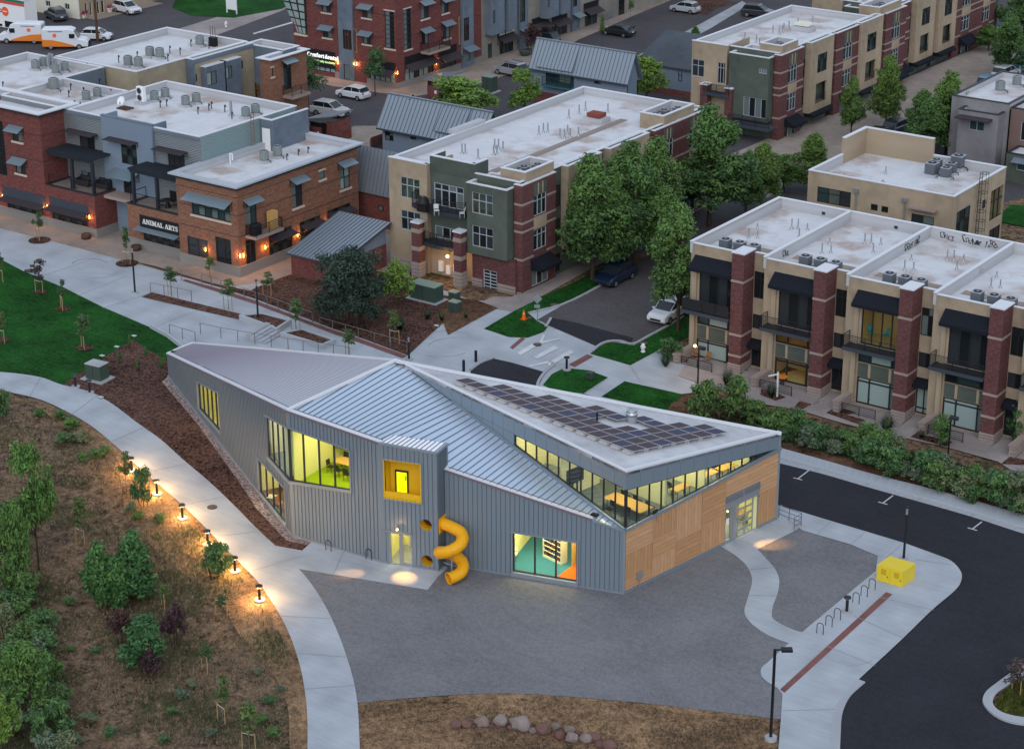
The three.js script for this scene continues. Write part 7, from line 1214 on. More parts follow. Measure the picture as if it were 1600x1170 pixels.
function table(p,turn,w,d,label,m=M.tableWood){const t=thing('table',label,'table',p),L=(g)=>g.applyMatrix4(new THREE.Matrix4().makeRotationY(turn).setPosition(p));part(t,'tabletop',L(new RoundedBoxGeometry(w,0.05,d,2,0.02).translate(0,0.73,0)),m);for(const x of[-1,1])for(const z of[-1,1])part(t,'leg',L(rod(V3(x*w*0.42,0,z*d*0.38),V3(x*w*0.42,0.71,z*d*0.38),0.025)),M.dark);return t;}
{
const gY=gw.lo(0)- 0.28,g=(a,b,y=gY)=>GY(a,b,y),ya=yawOf(fA);
table(g(543,736),ya,1.9,1.1,'orange-topped table in the green meeting room');chair(g(517,738),ya + 1.6,'black chair at the left end of the green room table');chair(g(529,744),ya + 3.1,'black chair in front of the green room table, left of two');chair(g(543,750),ya + 3.1,'black chair in front of the green room table, by the window edge');chair(g(538,727),ya,'black chair behind the green room table');
const oY=officeFloor,p=(a,b)=>at(officeAt(a,b),oY),yv=yawOf(fV);
table(p(2.0,2.3),yv,3.4,1.3,'long wooden meeting table behind the library corner glass');
[[0.9,3.3,3.1,'far side, nearest the corner'],[2.1,3.4,3.1,'far side, middle'],[3.2,3.4,3.1,'far side, at the left end'],[1.2,1.2,0,'window side, near the corner'],[2.6,1.2,0,'window side, at the left'],[-0.1,2.4,-1.57,'head, by the timber wall']].forEach(([a,b,r,l])=>chair(p(a,b),yv + r,`black chair at the long corner table, ${l}`));
[[1.1,6.6],[1.2,9.6],[1.1,11.3]].forEach(([a,b],i)=>{table(p(a,b),yawOf(fW),1.5,0.7,`wooden office desk behind the timber wall's roof glass, ${ORD[i]} from the corner`);chair(p(a + 0.8,b),yawOf(fW)+ 1.5,`black office chair behind the timber wall's roof glass, ${ORD[i]} from the corner`);});
const lY=0.0,lp=(a,b)=>GY(a,b,lY);chair(lp(424,783),2.2,'orange lounge chair behind the low left window',M.orange,M.dark);chair(lp(437,795),1.2,'dark orange lounge chair by the low left window, nearer',mat([0.4,0.1,0.02],0.6),M.dark);table(lp(425,790),0.3,0.6,0.6,'small pale table between orange lounge chairs',M.shelfWhite);
table(GY(1166,812,0.03),yawOf(fW),1.8,0.9,'wooden workshop table behind the garage door');chair(GY(1160,806,0.03),1,'dark chair behind the garage door');chair(GY(803,874,0.05),0.5,'pale chair at the left edge of the low front window',M.shelfWhite,M.galv);
}
{
const u=fW.u(998,897),h=fW.h(998,897),B=part(lib,'utility_box',[fW.box(u - 0.2,u + 0.2,h - 0.2,h + 0.2,0.02,0.2),fW.rod([u,0,0.1],[u,h,0.1],0.03),fW.box(u - 0.25,u + 0.15,0.7,0.85,0.03,0.15)],M.galv);
}
// ---------- street furniture ----------
function upright(name,label,cat,a,b,parts,group){const p=G(a,b),t=thing(name,label,cat,p,group);for(const[n,gs,m]of parts(p))part(t,n,gs,m);return t;}
const cyl=(p,r0,r1,y0,y1,n=14)=>new THREE.CylinderGeometry(r1,r0,y1 - y0,n).translate(p.x,p.y +(y0 + y1)/ 2,p.z);
for(const[a,b,tp,l]of[[210.5,458,385,'dark lamp post on the plaza, left of two'],[403,503,437,'dark lamp post on the plaza beside the planters'],[639,562,524,'dark lamp post behind the library ridge'],[1412.5,874,792,'dark lamp post by the yellow cabinet']])upright('lamp_post',l,'lamp post',a,b,(p)=>{const h=topY(p,tp)- p.y;return[['footing',cyl(p,0.3,0.3,0,0.12,18),M.kerb],['pole',cyl(p,0.09,0.075,0.12,h - 0.55),M.iron],['lantern',cyl(p,0.08,0.08,h - 0.55,h - 0.1),M.galv],['cap',cyl(p,0.11,0.1,h - 0.1,h),M.iron]];},'slim lamp posts');
upright('lamp_post','black parking lamp with sideways head, lower right','lamp post',1204.5,1156,(p)=>{const h=topY(p,1014)- p.y,d=camX.clone().setY(0).normalize(),q=V3(p.x,p.y + h - 0.05,p.z),e=q.clone().addScaledVector(d,0.35);return[['footing',cyl(p,0.36,0.36,0,0.22,20),M.kerb],['pole',new THREE.BoxGeometry(0.13,h - 0.2,0.13).translate(p.x,p.y + 0.2 +(h - 0.2)/ 2,p.z),M.black],['arm',beam(q,e,0.06,0.08),M.black],['lamp_head',beam(e,e.clone().addScaledVector(d,0.65),0.42,0.14),M.black]];});
for(const[a,b,tp,l,lit]of[[1090.5,602,541,'black path lamp with bright globe before the end row house',1],[1482,712,650,'black path lamp before the row house with the blue pole',0],[1194,58,31,'dark parking lamp beyond the upper right apartments',0],[926,95,71,'dark parking lamp behind the teal balcony house',0]]){const t=upright('path_lamp',l,'lamp post',a,b,(p)=>{const h=topY(p,tp)- p.y;return[['pole',cyl(p,0.07,0.06,0,h),M.black],['lamp_head',[new RoundedBoxGeometry(0.7,0.3,0.3,2,0.08).translate(p.x + 0.25,p.y + h - 0.1,p.z)],M.dark]];},'path lamps');if(lit){const p=t.position,h=topY(p,541)- p.y,q=V3(p.x - 0.28,p.y + h + 0.02,p.z + 0.15);part(t,'lamp_glow',new THREE.SphereGeometry(0.13,12,10).translate(q.x,q.y,q.z),M.lampGlow);const pl=new THREE.PointLight(0xffc070,8,12,2);pl.position.copy(q).sub(p);t.add(pl);}}
{
const glowM=new THREE.MeshStandardMaterial({color:0xffd090,emissive:new THREE.Color(1,0.62,0.22),emissiveIntensity:2.2}),L=[[205.5,737,1,'lit bollard lamp on the path, topmost, behind a shrub'],[245,773,1,'lit bollard lamp on the path, second from the top'],[285,811,1,'lit bollard lamp on the path, third from the top'],[324.5,852,1,'lit bollard lamp on the path above the round bush'],[367,894,1,'lit bollard lamp on the path beside the round bush'],[405.5,939,1,'lit bollard lamp on the path, lowest of all'],[117.5,605.5,0,'unlit bollard lamp by the green cabinet, left of two'],[139.5,614.5,0,'unlit bollard lamp by the green cabinet, right of two'],[1323.5,957,0,'unlit bollard lamp in the row of bike racks'],[885.5,578,0,'unlit bollard lamp on the small lawn by the crossing']];
for(const[a,b,lit,l]of L){const t=upright('bollard_lamp',l,'bollard lamp',a,b,(p)=>[['footing',cyl(p,0.36,0.36,-0.05,0.12,24),M.kerb],['post',cyl(p,0.1,0.1,0.12,0.98,16),M.iron],['lens',cyl(p,0.125,0.125,0.98,1.08,16),lit?glowM:M.galv],['cap',cyl(p,0.25,0.23,1.08,1.15,20),M.iron]],'bollard lamps');if(lit)for(let k=0;k<2;k++){const pl=new THREE.PointLight(0xffc67c,19,10,2),w=k?-0.7:2.4;pl.position.set(Math.cos(w)*0.17,1.02,Math.sin(w)*0.17);pl.castShadow=true;t.add(pl);}}
}
for(const[a,b,l]of[[724.5,580,'dark plain bollard by the asphalt ramp, nearer'],[743.5,565,'dark plain bollard by the asphalt ramp, farther']])upright('bollard',l,'bollard',a,b,(p)=>[['post',cyl(p,0.12,0.12,0,0.95,16),M.iron],['cap',cyl(p,0.125,0.08,0.95,1.0,16),M.dark]]);
{
const spots=[[1281.5,991.8],[1295.4,980],[1308.5,968.7],[1337.7,943.8],[1350.5,932.8],[1362.8,922],[513,861.5],[576,875]],nm=['lowest of the six by the red band','second from the bottom of the six by the red band','just below the bollard in the row','just above the bollard in the row','second from the yellow cabinet','nearest the yellow cabinet','left of two by the metal wall','right of two, beside the tower'];
spots.forEach(([a,b],i)=>{const p=G(a,b),d=V3(1,0,-0.08).multiplyScalar(0.22),A=p.clone().sub(d),Bq=p.clone().add(d),pts=[A,A.clone().setY(A.y + 0.62)];for(let k=1;k<8;k++){const w=Math.PI*(1 - k / 8);pts.push(p.clone().addScaledVector(d,Math.cos(w)).setY(p.y + 0.62 + Math.sin(w)*0.23));}pts.push(Bq.clone().setY(Bq.y + 0.62),Bq);const c=new THREE.CurvePath();for(let k=0;k<pts.length - 1;k++)c.add(new THREE.LineCurve3(pts[k],pts[k + 1]));const t=thing('bike_rack','black bike hoop, ' + nm[i],'bike rack',p,'bike hoops');part(t,'hoop',new THREE.TubeGeometry(c,48,0.026,8),M.black);for(const q of[A,Bq])part(t,'foot_plate',cyl(q,0.09,0.09,0,0.03,12),M.black);});
}
{
const a=G(1369.5,907),b=G(1410,919),c=G(1429.5,905),ux=b.clone().sub(a),uz=c.clone().sub(b),h=topY(b,895)- b.y,d=a.clone().add(uz),t=thing('utility_cabinet','bright yellow metal cabinet with two louvred doors on the pavement','cabinet',b),ym=mat([0.70,0.52,0.03],0.4),up=(p,y)=>V3(p.x,p.y + y,p.z),f=new Face(a,b);
part(t,'case',slab([a,b,c,d].map(p=>up(p,0.03)),V3(0,h - 0.05,0)),ym);part(t,'lid',slab([a,b,c,d].map(p=>up(p,h - 0.02)),V3(0,0.07,0)),ym);
for(let k=0;k<2;k++){const u0=0.08 + k*f.L / 2,u1=u0 + f.L / 2 - 0.12,q=part(t,'door',f.box(u0,u1,a.y + 0.08,a.y + h - 0.08,0.003,0.03),ym),w=u1 - u0;part(q,'louvre',Array.from({length:6},(_,i)=>f.box(u0 + w*0.3,u0 + w*0.75,a.y + h*0.55 + i*0.07,a.y + h*0.55 + i*0.07 + 0.035,0.03,0.045)),mat([0.45,0.3,0.01],0.5));part(q,'handle',f.box(u1 - 0.12,u1 - 0.07,a.y + h*0.42,a.y + h*0.5,0.03,0.06),M.dark);}
}
const boxGreen=mat([0.045,0.075,0.06],0.5),boxGreenTop=mat([0.20,0.26,0.22],0.5);
function cabinet(a,b,w,d,h,label,turn=0,pad=true,lidM=boxGreenTop){const p=G(a,b),t=thing('utility_cabinet',label,'cabinet',p),L=(g)=>g.applyMatrix4(new THREE.Matrix4().makeRotationY(turn).setPosition(p));if(pad)part(t,'pad',L(bc(0,0.04,0,w + 0.7,0.16,d + 0.6)),M.kerb);part(t,'case',L(bc(0,h / 2 + 0.1,0,w,h,d)),boxGreen);part(t,'lid',L(new RoundedBoxGeometry(w + 0.06,0.1,d + 0.06,2,0.03).translate(0,h + 0.12,0)),lidM);part(t,'door_seam',L(bc(0,h / 2 + 0.1,d / 2 + 0.004,0.03,h*0.9,0.012)),M.black);return t;}
cabinet(152,592,1.5,1.1,1.25,'dark green cabinet with pale lid on the mulch bed by the lawn',0.1,true,M.kerb);cabinet(667,468,2.7,1.3,1.4,'large dark green transformer box by the meter recess');cabinet(710,469,0.8,0.7,0.7,'small pale green pedestal behind another by the transformer',0,false);cabinet(710.5,487,0.9,0.7,0.85,'small green pedestal in the grasses in front of the transformer',0,false);cabinet(922.5,593,0.5,0.5,0.5,'small dark green box on the corner lawn',0,false,boxGreen);cabinet(765,143,1.5,1.2,1.8,'tall green cabinet with papers by the upper street',0,true);
{
const geos=[3,4,5].map(s=>{const g=mergeVertices(new THREE.IcosahedronGeometry(0.5,3).deleteAttribute('uv').deleteAttribute('normal')),p=g.attributes.position,v=V3(0,0,0);for(let i=0;i<p.count;i++){v.fromBufferAttribute(p,i);const n=v.clone().normalize();let k=1 + 0.3*(vnoise(n.x*1.6 + 9*s,n.y*1.6 + n.z*1.3 + 4,64,s)- 0.5)+ 0.10*(vnoise(n.x*5 + 20,n.y*5 + n.z*4 + 20,64,s + 9)- 0.5);for(const[ax,d]of[[V3(0.5,0.7,0.3),0.38],[V3(-0.7,0.3,0.5),0.4],[V3(0.2,0.4,-0.9),0.41],[V3(0.8,-0.1,0.6),0.42]]){const dd=n.dot(ax.clone().normalize())*0.5*k;if(dd>d)k*=d / dd;}v.multiplyScalar(k);p.setXYZ(i,v.x,v.y,v.z);}const q=g.toNonIndexed();q.computeVertexNormals();const uv=new Float32Array(q.attributes.position.count*2);for(let i=0;i<uv.length / 2;i++){uv[2*i]=q.attributes.position.getX(i)*3;uv[2*i + 1]=q.attributes.position.getY(i)*3 + q.attributes.position.getZ(i)*2;}q.setAttribute('uv',new THREE.BufferAttribute(uv,2));return q;});
const ms=[[0.25,0.14,0.12],[0.33,0.25,0.22],[0.22,0.11,0.10],[0.36,0.29,0.26]].map(c=>mat(c,0.9,{map:T.blotch,bumpMap:T.fine,bumpScale:0.03})),nmR=['flat red-brown','pale pink','dark red','pale grey'];
const R=[[712,1136,20,0],[728,1134,20,0],[753,1133,26,1],[783,1131,26,3],[803,1134,16,2],[814,1137,36,3],[849,1145,26,0],[869,1138,16,1],[874,1152,20,2],[890,1145,20,1],[894,1157,22,3],[904,1149,15,2],[915,1158,22,3],[930,1157,22,0],[938,1166,18,2],[952,1169,26,0],[740,1137,8,2],[768,1137,10,2],[797,1139,12,0],[832,1145,14,1]];
R.forEach(([a,b,w,c],i)=>{const p=G(a,b),s=w /(FOC / camera.position.distanceTo(p)),m=one('boulder',`${nmR[c]} boulder, ${['first', 'second', 'third', 'fourth', 'fifth', 'sixth', 'seventh', 'eighth', 'ninth', 'tenth', 'eleventh', 'twelfth', 'thirteenth', 'fourteenth', 'fifteenth', 'sixteenth', 'small, between first ones', 'small, after third', 'small, before the largest', 'small, after the largest'][i]}${i < 16 ? ' from the left' : ''} in the boulder row`,'boulder',p,geos[i % 3].clone().rotateY(i*1.9).scale(s,s*0.75,s*0.85).translate(p.x,p.y + s*0.22,p.z),ms[c],'boulders in the low row');});
}
{
upright('traffic_cone','orange traffic cone with white band on the corner lawn','traffic cone',818.5,499,(p)=>[['base',bc(p.x,p.y + 0.03,p.z,0.45,0.06,0.45),mat([0.75,0.12,0.02],0.6)],['cone',cyl(p,0.19,0.05,0.06,0.85,18),mat([0.85,0.13,0.02],0.6)],['band',cyl(p,0.125,0.095,0.42,0.6,18),M.white]]);
upright('street_sign','back of a diamond street sign on a pole by the corner lawn','street sign',840,503,(p)=>[['pole',rod(p,V3(p.x,p.y + 2.6,p.z),0.035,8),M.galv],['sign_plate',new THREE.BoxGeometry(0.62,0.62,0.02).rotateZ(Math.PI / 4).rotateY(0.5).translate(p.x,p.y + 2.15,p.z + 0.06),M.galv],['sign_plate',new THREE.BoxGeometry(0.5,0.28,0.02).rotateY(0.5).translate(p.x,p.y + 1.45,p.z + 0.06),M.galv]]);
for(const[a,b,l]of[[1005,550,'white fire hydrant on the lawn by the end row house'],[353,42,'white hydrant at the lawn edge, top left']])upright('fire_hydrant',l,'hydrant',a,b,(p)=>[['barrel',[cyl(p,0.2,0.2,0,0.08),cyl(p,0.13,0.13,0.08,0.62)],M.white],['bonnet',new THREE.SphereGeometry(0.16,14,8,0,6.3,0,1.6).translate(p.x,p.y + 0.62,p.z),M.white],['nozzle',[new THREE.CylinderGeometry(0.08,0.08,0.44,10).rotateZ(1.57).translate(p.x,p.y + 0.48,p.z),new THREE.CylinderGeometry(0.1,0.1,0.12,10).rotateX(1.57).translate(p.x,p.y + 0.42,p.z + 0.16)],M.white]]);
const rust=mat([0.13,0.085,0.075],0.7),rz=(a,b,r,l,y=0.06)=>{const p=G(a,b),t=thing('manhole_cover',l,'manhole cover',p);part(t,'frame',new THREE.CylinderGeometry(r,r,0.03,24).translate(p.x,p.y + y,p.z),M.dark);part(t,'lid',new THREE.CylinderGeometry(r*0.88,r*0.88,0.03,24).translate(p.x,p.y + y + 0.008,p.z),rust);};
rz(331,793.5,0.36,'brown manhole cover in the curving path',0.075);rz(839.5,539,0.35,'red-brown manhole cover in the crossing');rz(866,477,0.4,'round iron cover in the slab beside the parked blue car');rz(1006,537.5,0.4,'red-brown manhole cover in the kerb pad by the hydrant');rz(827,497.5,0.25,'pale round cover beside the traffic cone');
for(const[a,b,l]of[[209,526,'pale valve box lid at the tip of the mulch bed'],[182,543,'pale valve box lid on the lawn edge'],[159,557,'small pale valve lid on the lawn near the cabinet'],[157,622,'small pale valve lid in the mulch near the path'],[682,510,'pale green valve lid in the mulch by the lamp']]){const p=G(a,b),t=thing('valve_box',l,'valve box',p);part(t,'lid',new RoundedBoxGeometry(0.42,0.06,0.3,2,0.02).translate(p.x,p.y + 0.09,p.z),mat([0.4,0.5,0.45],0.6));part(t,'rim',bc(p.x,p.y + 0.05,p.z,0.5,0.06,0.38),M.dark);}
}
{
const rail=(pts,label,h=1.0,bars=1)=>{const w=pts.map(([a,b])=>G(a,b)),t=thing('handrail',label,'handrail',w[0],'steel handrails');const g=[];for(let i=0;i<w.length - 1;i++){const n=Math.max(1,Math.round(w[i].distanceTo(w[i + 1])/ 1.5));for(let k=0;k<n;k++)part(t,'post',beam(mix3(w[i],w[i + 1],k / n),mix3(w[i],w[i + 1],k / n).setY(lerp(w[i].y,w[i + 1].y,k / n)+ h),0.045,0.045),M.railing);}const e=w[w.length - 1];part(t,'post',beam(e,e.clone().setY(e.y + h),0.045,0.045),M.railing);for(let i=0;i<w.length - 1;i++)for(let k=1;k<=bars;k++)g.push(rod(w[i].clone().setY(w[i].y + h*k / bars),w[i + 1].clone().setY(w[i + 1].y + h*k / bars),0.025));part(t,'rail',g,M.railing);};
rail([[283,438],[315,443],[345,454],[400,473],[488,505]],'steel handrail along the red band, left run');rail([[500,513],[560,530],[636,552]],'steel handrail along the red band, right run');rail([[235,458],[299,471]],'steel handrail behind the long left planter');rail([[265,524],[305,536]],'short steel handrail at the plaza corner above the lawn');rail([[313,522],[345,529],[398,538],[450,546],[545,560]],'long steel handrail behind the library roof');
rail([[1217,809],[1233,815],[1252,822]],'red-brown guard rail at the timber wall corner',1.0,3);rail([[1241,829],[1252,822.5]],'short red-brown guard rail end by the timber wall',1.0,3);
const wallBed=(pts,h,label)=>{const w=pts.map(([a,b])=>G(a,b)),t=thing('planter',label,'planter',w[0]);for(let i=0;i<w.length;i++){const a=w[i],b=w[(i + 1)% w.length],d=b.clone().sub(a).normalize();part(t,'planter_wall',beam(a.clone().addScaledVector(d,-0.1).setY(a.y + h / 2 - 0.2 +(i % 2)*0.004),b.clone().addScaledVector(d,0.1).setY(b.y + h / 2 - 0.2 +(i % 2)*0.004),0.22,h + 0.4),M.concrete);}part(t,'soil',slab(w.map(p=>p.clone().setY(p.y + 0.1)),V3(0,h - 0.18,0)),M.mulch);};
wallBed([[376,500],[410,497],[452,508],[432,521]],0.5,'concrete planter box beside the steps');wallBed([[440,526],[472,520],[521,537],[503,545]],0.4,'concrete planter box below the steps, nearer the library');
const s=thing('stairs','pale concrete steps between planters behind the library','stairs',G(400,528));for(let k=0;k<5;k++){const o=k*5.5,a=G(385 + o,531 + o*0.25),b=G(415 + o,513 + o*0.3),c=G(421 + o + 2,514.5 + o*0.3),d=G(391 + o + 2,532.5 + o*0.25);part(s,'step',slab([a,d,c,b].map(p=>p.clone().setY(p.y - 0.05)),V3(0,0.62 - k*0.11,0)),k % 2?M.concrete:M.kerb);}
const r=[[235,512.5],[262,527],[286,546]].map(([a,b])=>G(a,b)),rw_=thing('retaining_wall','low concrete edge wall between lawn and plaza','wall',r[0]);for(let i=0;i<2;i++)part(rw_,'wall_panel',beam(r[i].clone().setY(r[i].y + 0.1),r[i + 1].clone().setY(r[i + 1].y + 0.1),0.2,0.5 + i*0.01),M.concrete);
}
{
for(const[a,b,l]of[[134,373,'brown wooden tub outside the red shop front'],[212,391,'brown wooden tub outside the lettered shop front']])upright('planter_tub',l,'planter',a,b,(p)=>[['tub',new THREE.LatheGeometry([[0,0],[0.38,0],[0.46,0.25],[0.44,0.5],[0.38,0.5],[0.36,0.42],[0,0.42]].map(q=>new THREE.Vector2(...q)),18).translate(p.x,p.y,p.z),M.dirt],['hoop',[0.12,0.38].map(y=>new THREE.TorusGeometry(0.45,0.02,5,20).rotateX(1.57).translate(p.x,p.y + y,p.z)),M.dark],['soil',cyl(p,0.35,0.35,0.4,0.44),M.dirt]]);
for(const[a,b,l]of[[820,87,'grey green pot by the purple tree'],[930,14,'grey green pot by the silver car']])upright('planter_pot',l,'planter',a,b,(p)=>[['pot',new THREE.LatheGeometry([[0,0],[0.45,0],[0.8,0.7],[0.85,0.85],[0.75,0.85],[0.7,0.7],[0,0.7]].map(q=>new THREE.Vector2(...q)),20).translate(p.x,p.y,p.z),mat([0.08,0.11,0.11],0.6)],['soil',cyl(p,0.7,0.7,0.68,0.72),M.dirt]]);
for(const[a,b,l]of[[130,28,'pot of pink flowers by the stucco house, left'],[171,19,'pot of pink flowers by the stucco house doors, right']])upright('flower_pot',l,'flower pot',a,b,(p)=>[['pot',cyl(p,0.3,0.45,0,0.6),M.cream],['flowers',Array.from({length:40},()=>new THREE.TetrahedronGeometry(0.14).translate(p.x + rr(-0.5,0.5),p.y + rr(0.55,1.0),p.z + rr(-0.5,0.5))),mat([0.4,0.03,0.15],0.8)]]);
upright('utility_pole','brown wooden utility pole standing behind the white roof','utility pole',152,66,(p)=>[['pole',cyl(p,0.2,0.15,0,9,12),M.dirt],['lamp_arm',rod(V3(p.x,p.y + 5.4,p.z),V3(p.x + 2.2,p.y + 6.2,p.z - 0.8),0.05),M.galv]]);
upright('monument_sign','white post-mounted board on the lawn, top left','sign',362,21,(p)=>[['board',bc(p.x,p.y + 1.4,p.z,1.9,1.7,0.12),M.white],['post',[bc(p.x - 0.9,p.y + 1.2,p.z,0.14,2.5,0.16),bc(p.x + 0.9,p.y + 1.15,p.z,0.14,2.3,0.16)],M.white]]);
upright('post_sign','white leaning sale post without a board before the lit row house','sign post',1214.5,621,(p)=>[['post',bc(p.x,p.y + 1.1,p.z,0.11,2.2,0.11),M.white],['arm',beam(V3(p.x + 0.05,p.y + 2.05,p.z),V3(p.x - 0.75,p.y + 1.75,p.z + 0.2),0.09,0.1),M.white]]);
upright('side_table','small orange round table before the lit row house','table',1222,601,(p)=>[['tabletop',cyl(p,0.45,0.45,0.68,0.73,20),M.orange],['stem',cyl(p,0.2,0.04,0,0.68),M.dark]]);
}
{
const adir=(a,b,y,l,c,turn)=>chair(GY(a,b,y),turn,l,mat(c,0.6),mat(c,0.6),undefined,0.35);
adir(1218,484,5.28,'pink slatted chair on the second row house balcony, left',[0.32,0.05,0.10],0.5);adir(1252,495,5.28,'pink slatted chair on the second row house balcony, right',[0.32,0.05,0.10],-0.5);adir(1361,527,5.28,'turquoise slatted chair on the third row house balcony, left',[0.02,0.36,0.42],0.6);adir(1384,532,5.28,'turquoise slatted chair on the third row house balcony, right',[0.02,0.36,0.42],-0.5);
adir(1087,562,0.8,'brown slatted patio chair before the end row house, left',[0.25,0.12,0.06],0.2);adir(1105,567,0.8,'brown slatted patio chair before the end row house, right',[0.25,0.12,0.06],-0.1);
const yb=1.55 + 6.8;adir(682,336,yb,'pale chair on the upper curved balcony, left',[0.5,0.5,0.46],0.8);adir(722,340,yb,'pale chair on the upper curved balcony, right',[0.5,0.5,0.46],-0.9);
{const p=GY(661,331,yb),t=thing('grill_cover','black covered barbecue on the upper curved balcony','barbecue',p);part(t,'cover',[new THREE.CylinderGeometry(0.35,0.6,0.5,8).translate(p.x,p.y + 1.15,p.z),new RoundedBoxGeometry(1.0,0.9,0.7,2,0.1).translate(p.x,p.y + 0.5,p.z)],M.black);part(t,'handle',bc(p.x,p.y + 1.42,p.z,0.2,0.04,0.04),M.steel);}
const a=GY(1474,537,6.35),b=GY(1512,553,5.45),t=thing('blue_pole','bright blue pole leaning on the fourth row house balcony','pole',a);part(t,'pole',rod(a,b,0.045),mat([0.05,0.45,0.75],0.4));part(t,'tip',new THREE.SphereGeometry(0.06,8,6).translate(b.x,b.y,b.z),M.white);
const q=GY(1346,626,0.2),pt=thing('patio_table','brown round patio table before the third row house','table',q);part(pt,'tabletop',cyl(q,0.5,0.5,0.68,0.73,20),M.dirt);part(pt,'pedestal',cyl(q,0.25,0.06,0,0.68),M.dark);chair(GY(1333,627,0.2),1.2,'grey patio chair left of the brown patio table',M.slate);chair(GY(1362,632,0.2),-1.2,'grey patio chair right of the brown patio table',M.slate);
}
// ---------- vehicles ----------
const tyreM=mat([0.015,0.015,0.016],0.85),rimM=mat([0.35,0.36,0.38],0.35,{metalness:0.7}),carGlass=mat([0.015,0.02,0.024],0.05),redL=mat([0.35,0.02,0.02],0.3),headL=mat([0.6,0.62,0.65],0.15);
const CAR={
suv:{L:4.7,Wd:1.85,wb:2.75,wr:0.36,body:[[-2.3,0.35],[-2.34,0.75],[-2.25,1.05],[-2.0,1.1],[1.0,1.08],[1.9,0.95],[2.28,0.75],[2.33,0.45],[2.2,0.28],[-2.2,0.28]],top:[[-2.2,1.05],[-1.85,1.58],[-1.5,1.68],[0.1,1.68],[0.35,1.6],[1.15,1.06]]},
hatch:{L:4.3,Wd:1.75,wb:2.6,wr:0.32,body:[[-2.05,0.32],[-2.12,0.7],[-2.0,0.98],[-1.6,1.02],[1.0,0.98],[1.8,0.84],[2.1,0.62],[2.12,0.38],[2.0,0.24],[-1.95,0.24]],top:[[-1.95,0.98],[-1.55,1.42],[-1.1,1.53],[0.2,1.52],[0.5,1.42],[1.25,0.96]]},
sedan:{L:4.75,Wd:1.82,wb:2.8,wr:0.33,body:[[-2.32,0.35],[-2.36,0.75],[-2.25,0.98],[-1.6,1.0],[1.0,0.95],[1.95,0.8],[2.3,0.62],[2.34,0.4],[2.2,0.24],[-2.2,0.24]],top:[[-1.75,0.98],[-1.05,1.38],[-0.7,1.44],[0.1,1.43],[0.45,1.33],[1.25,0.94]]},
van:{L:6.0,Wd:2.0,wb:3.7,wr:0.37,body:[[-2.98,0.4],[-3.0,2.5],[-2.85,2.68],[0.6,2.72],[1.15,2.5],[1.75,1.45],[2.7,1.22],[2.98,0.95],[3.0,0.45],[2.9,0.35],[-2.9,0.35]],top:null},
};
function ext(pts,w,bev){const s=new THREE.Shape(pts.map(p=>new THREE.Vector2(...p)));return new THREE.ExtrudeGeometry(s,{depth:w - 2*bev,bevelEnabled:true,bevelThickness:bev,bevelSize:bev*0.7,bevelOffset:-bev*0.7,bevelSegments:3}).translate(0,0,-(w - 2*bev)/ 2);}
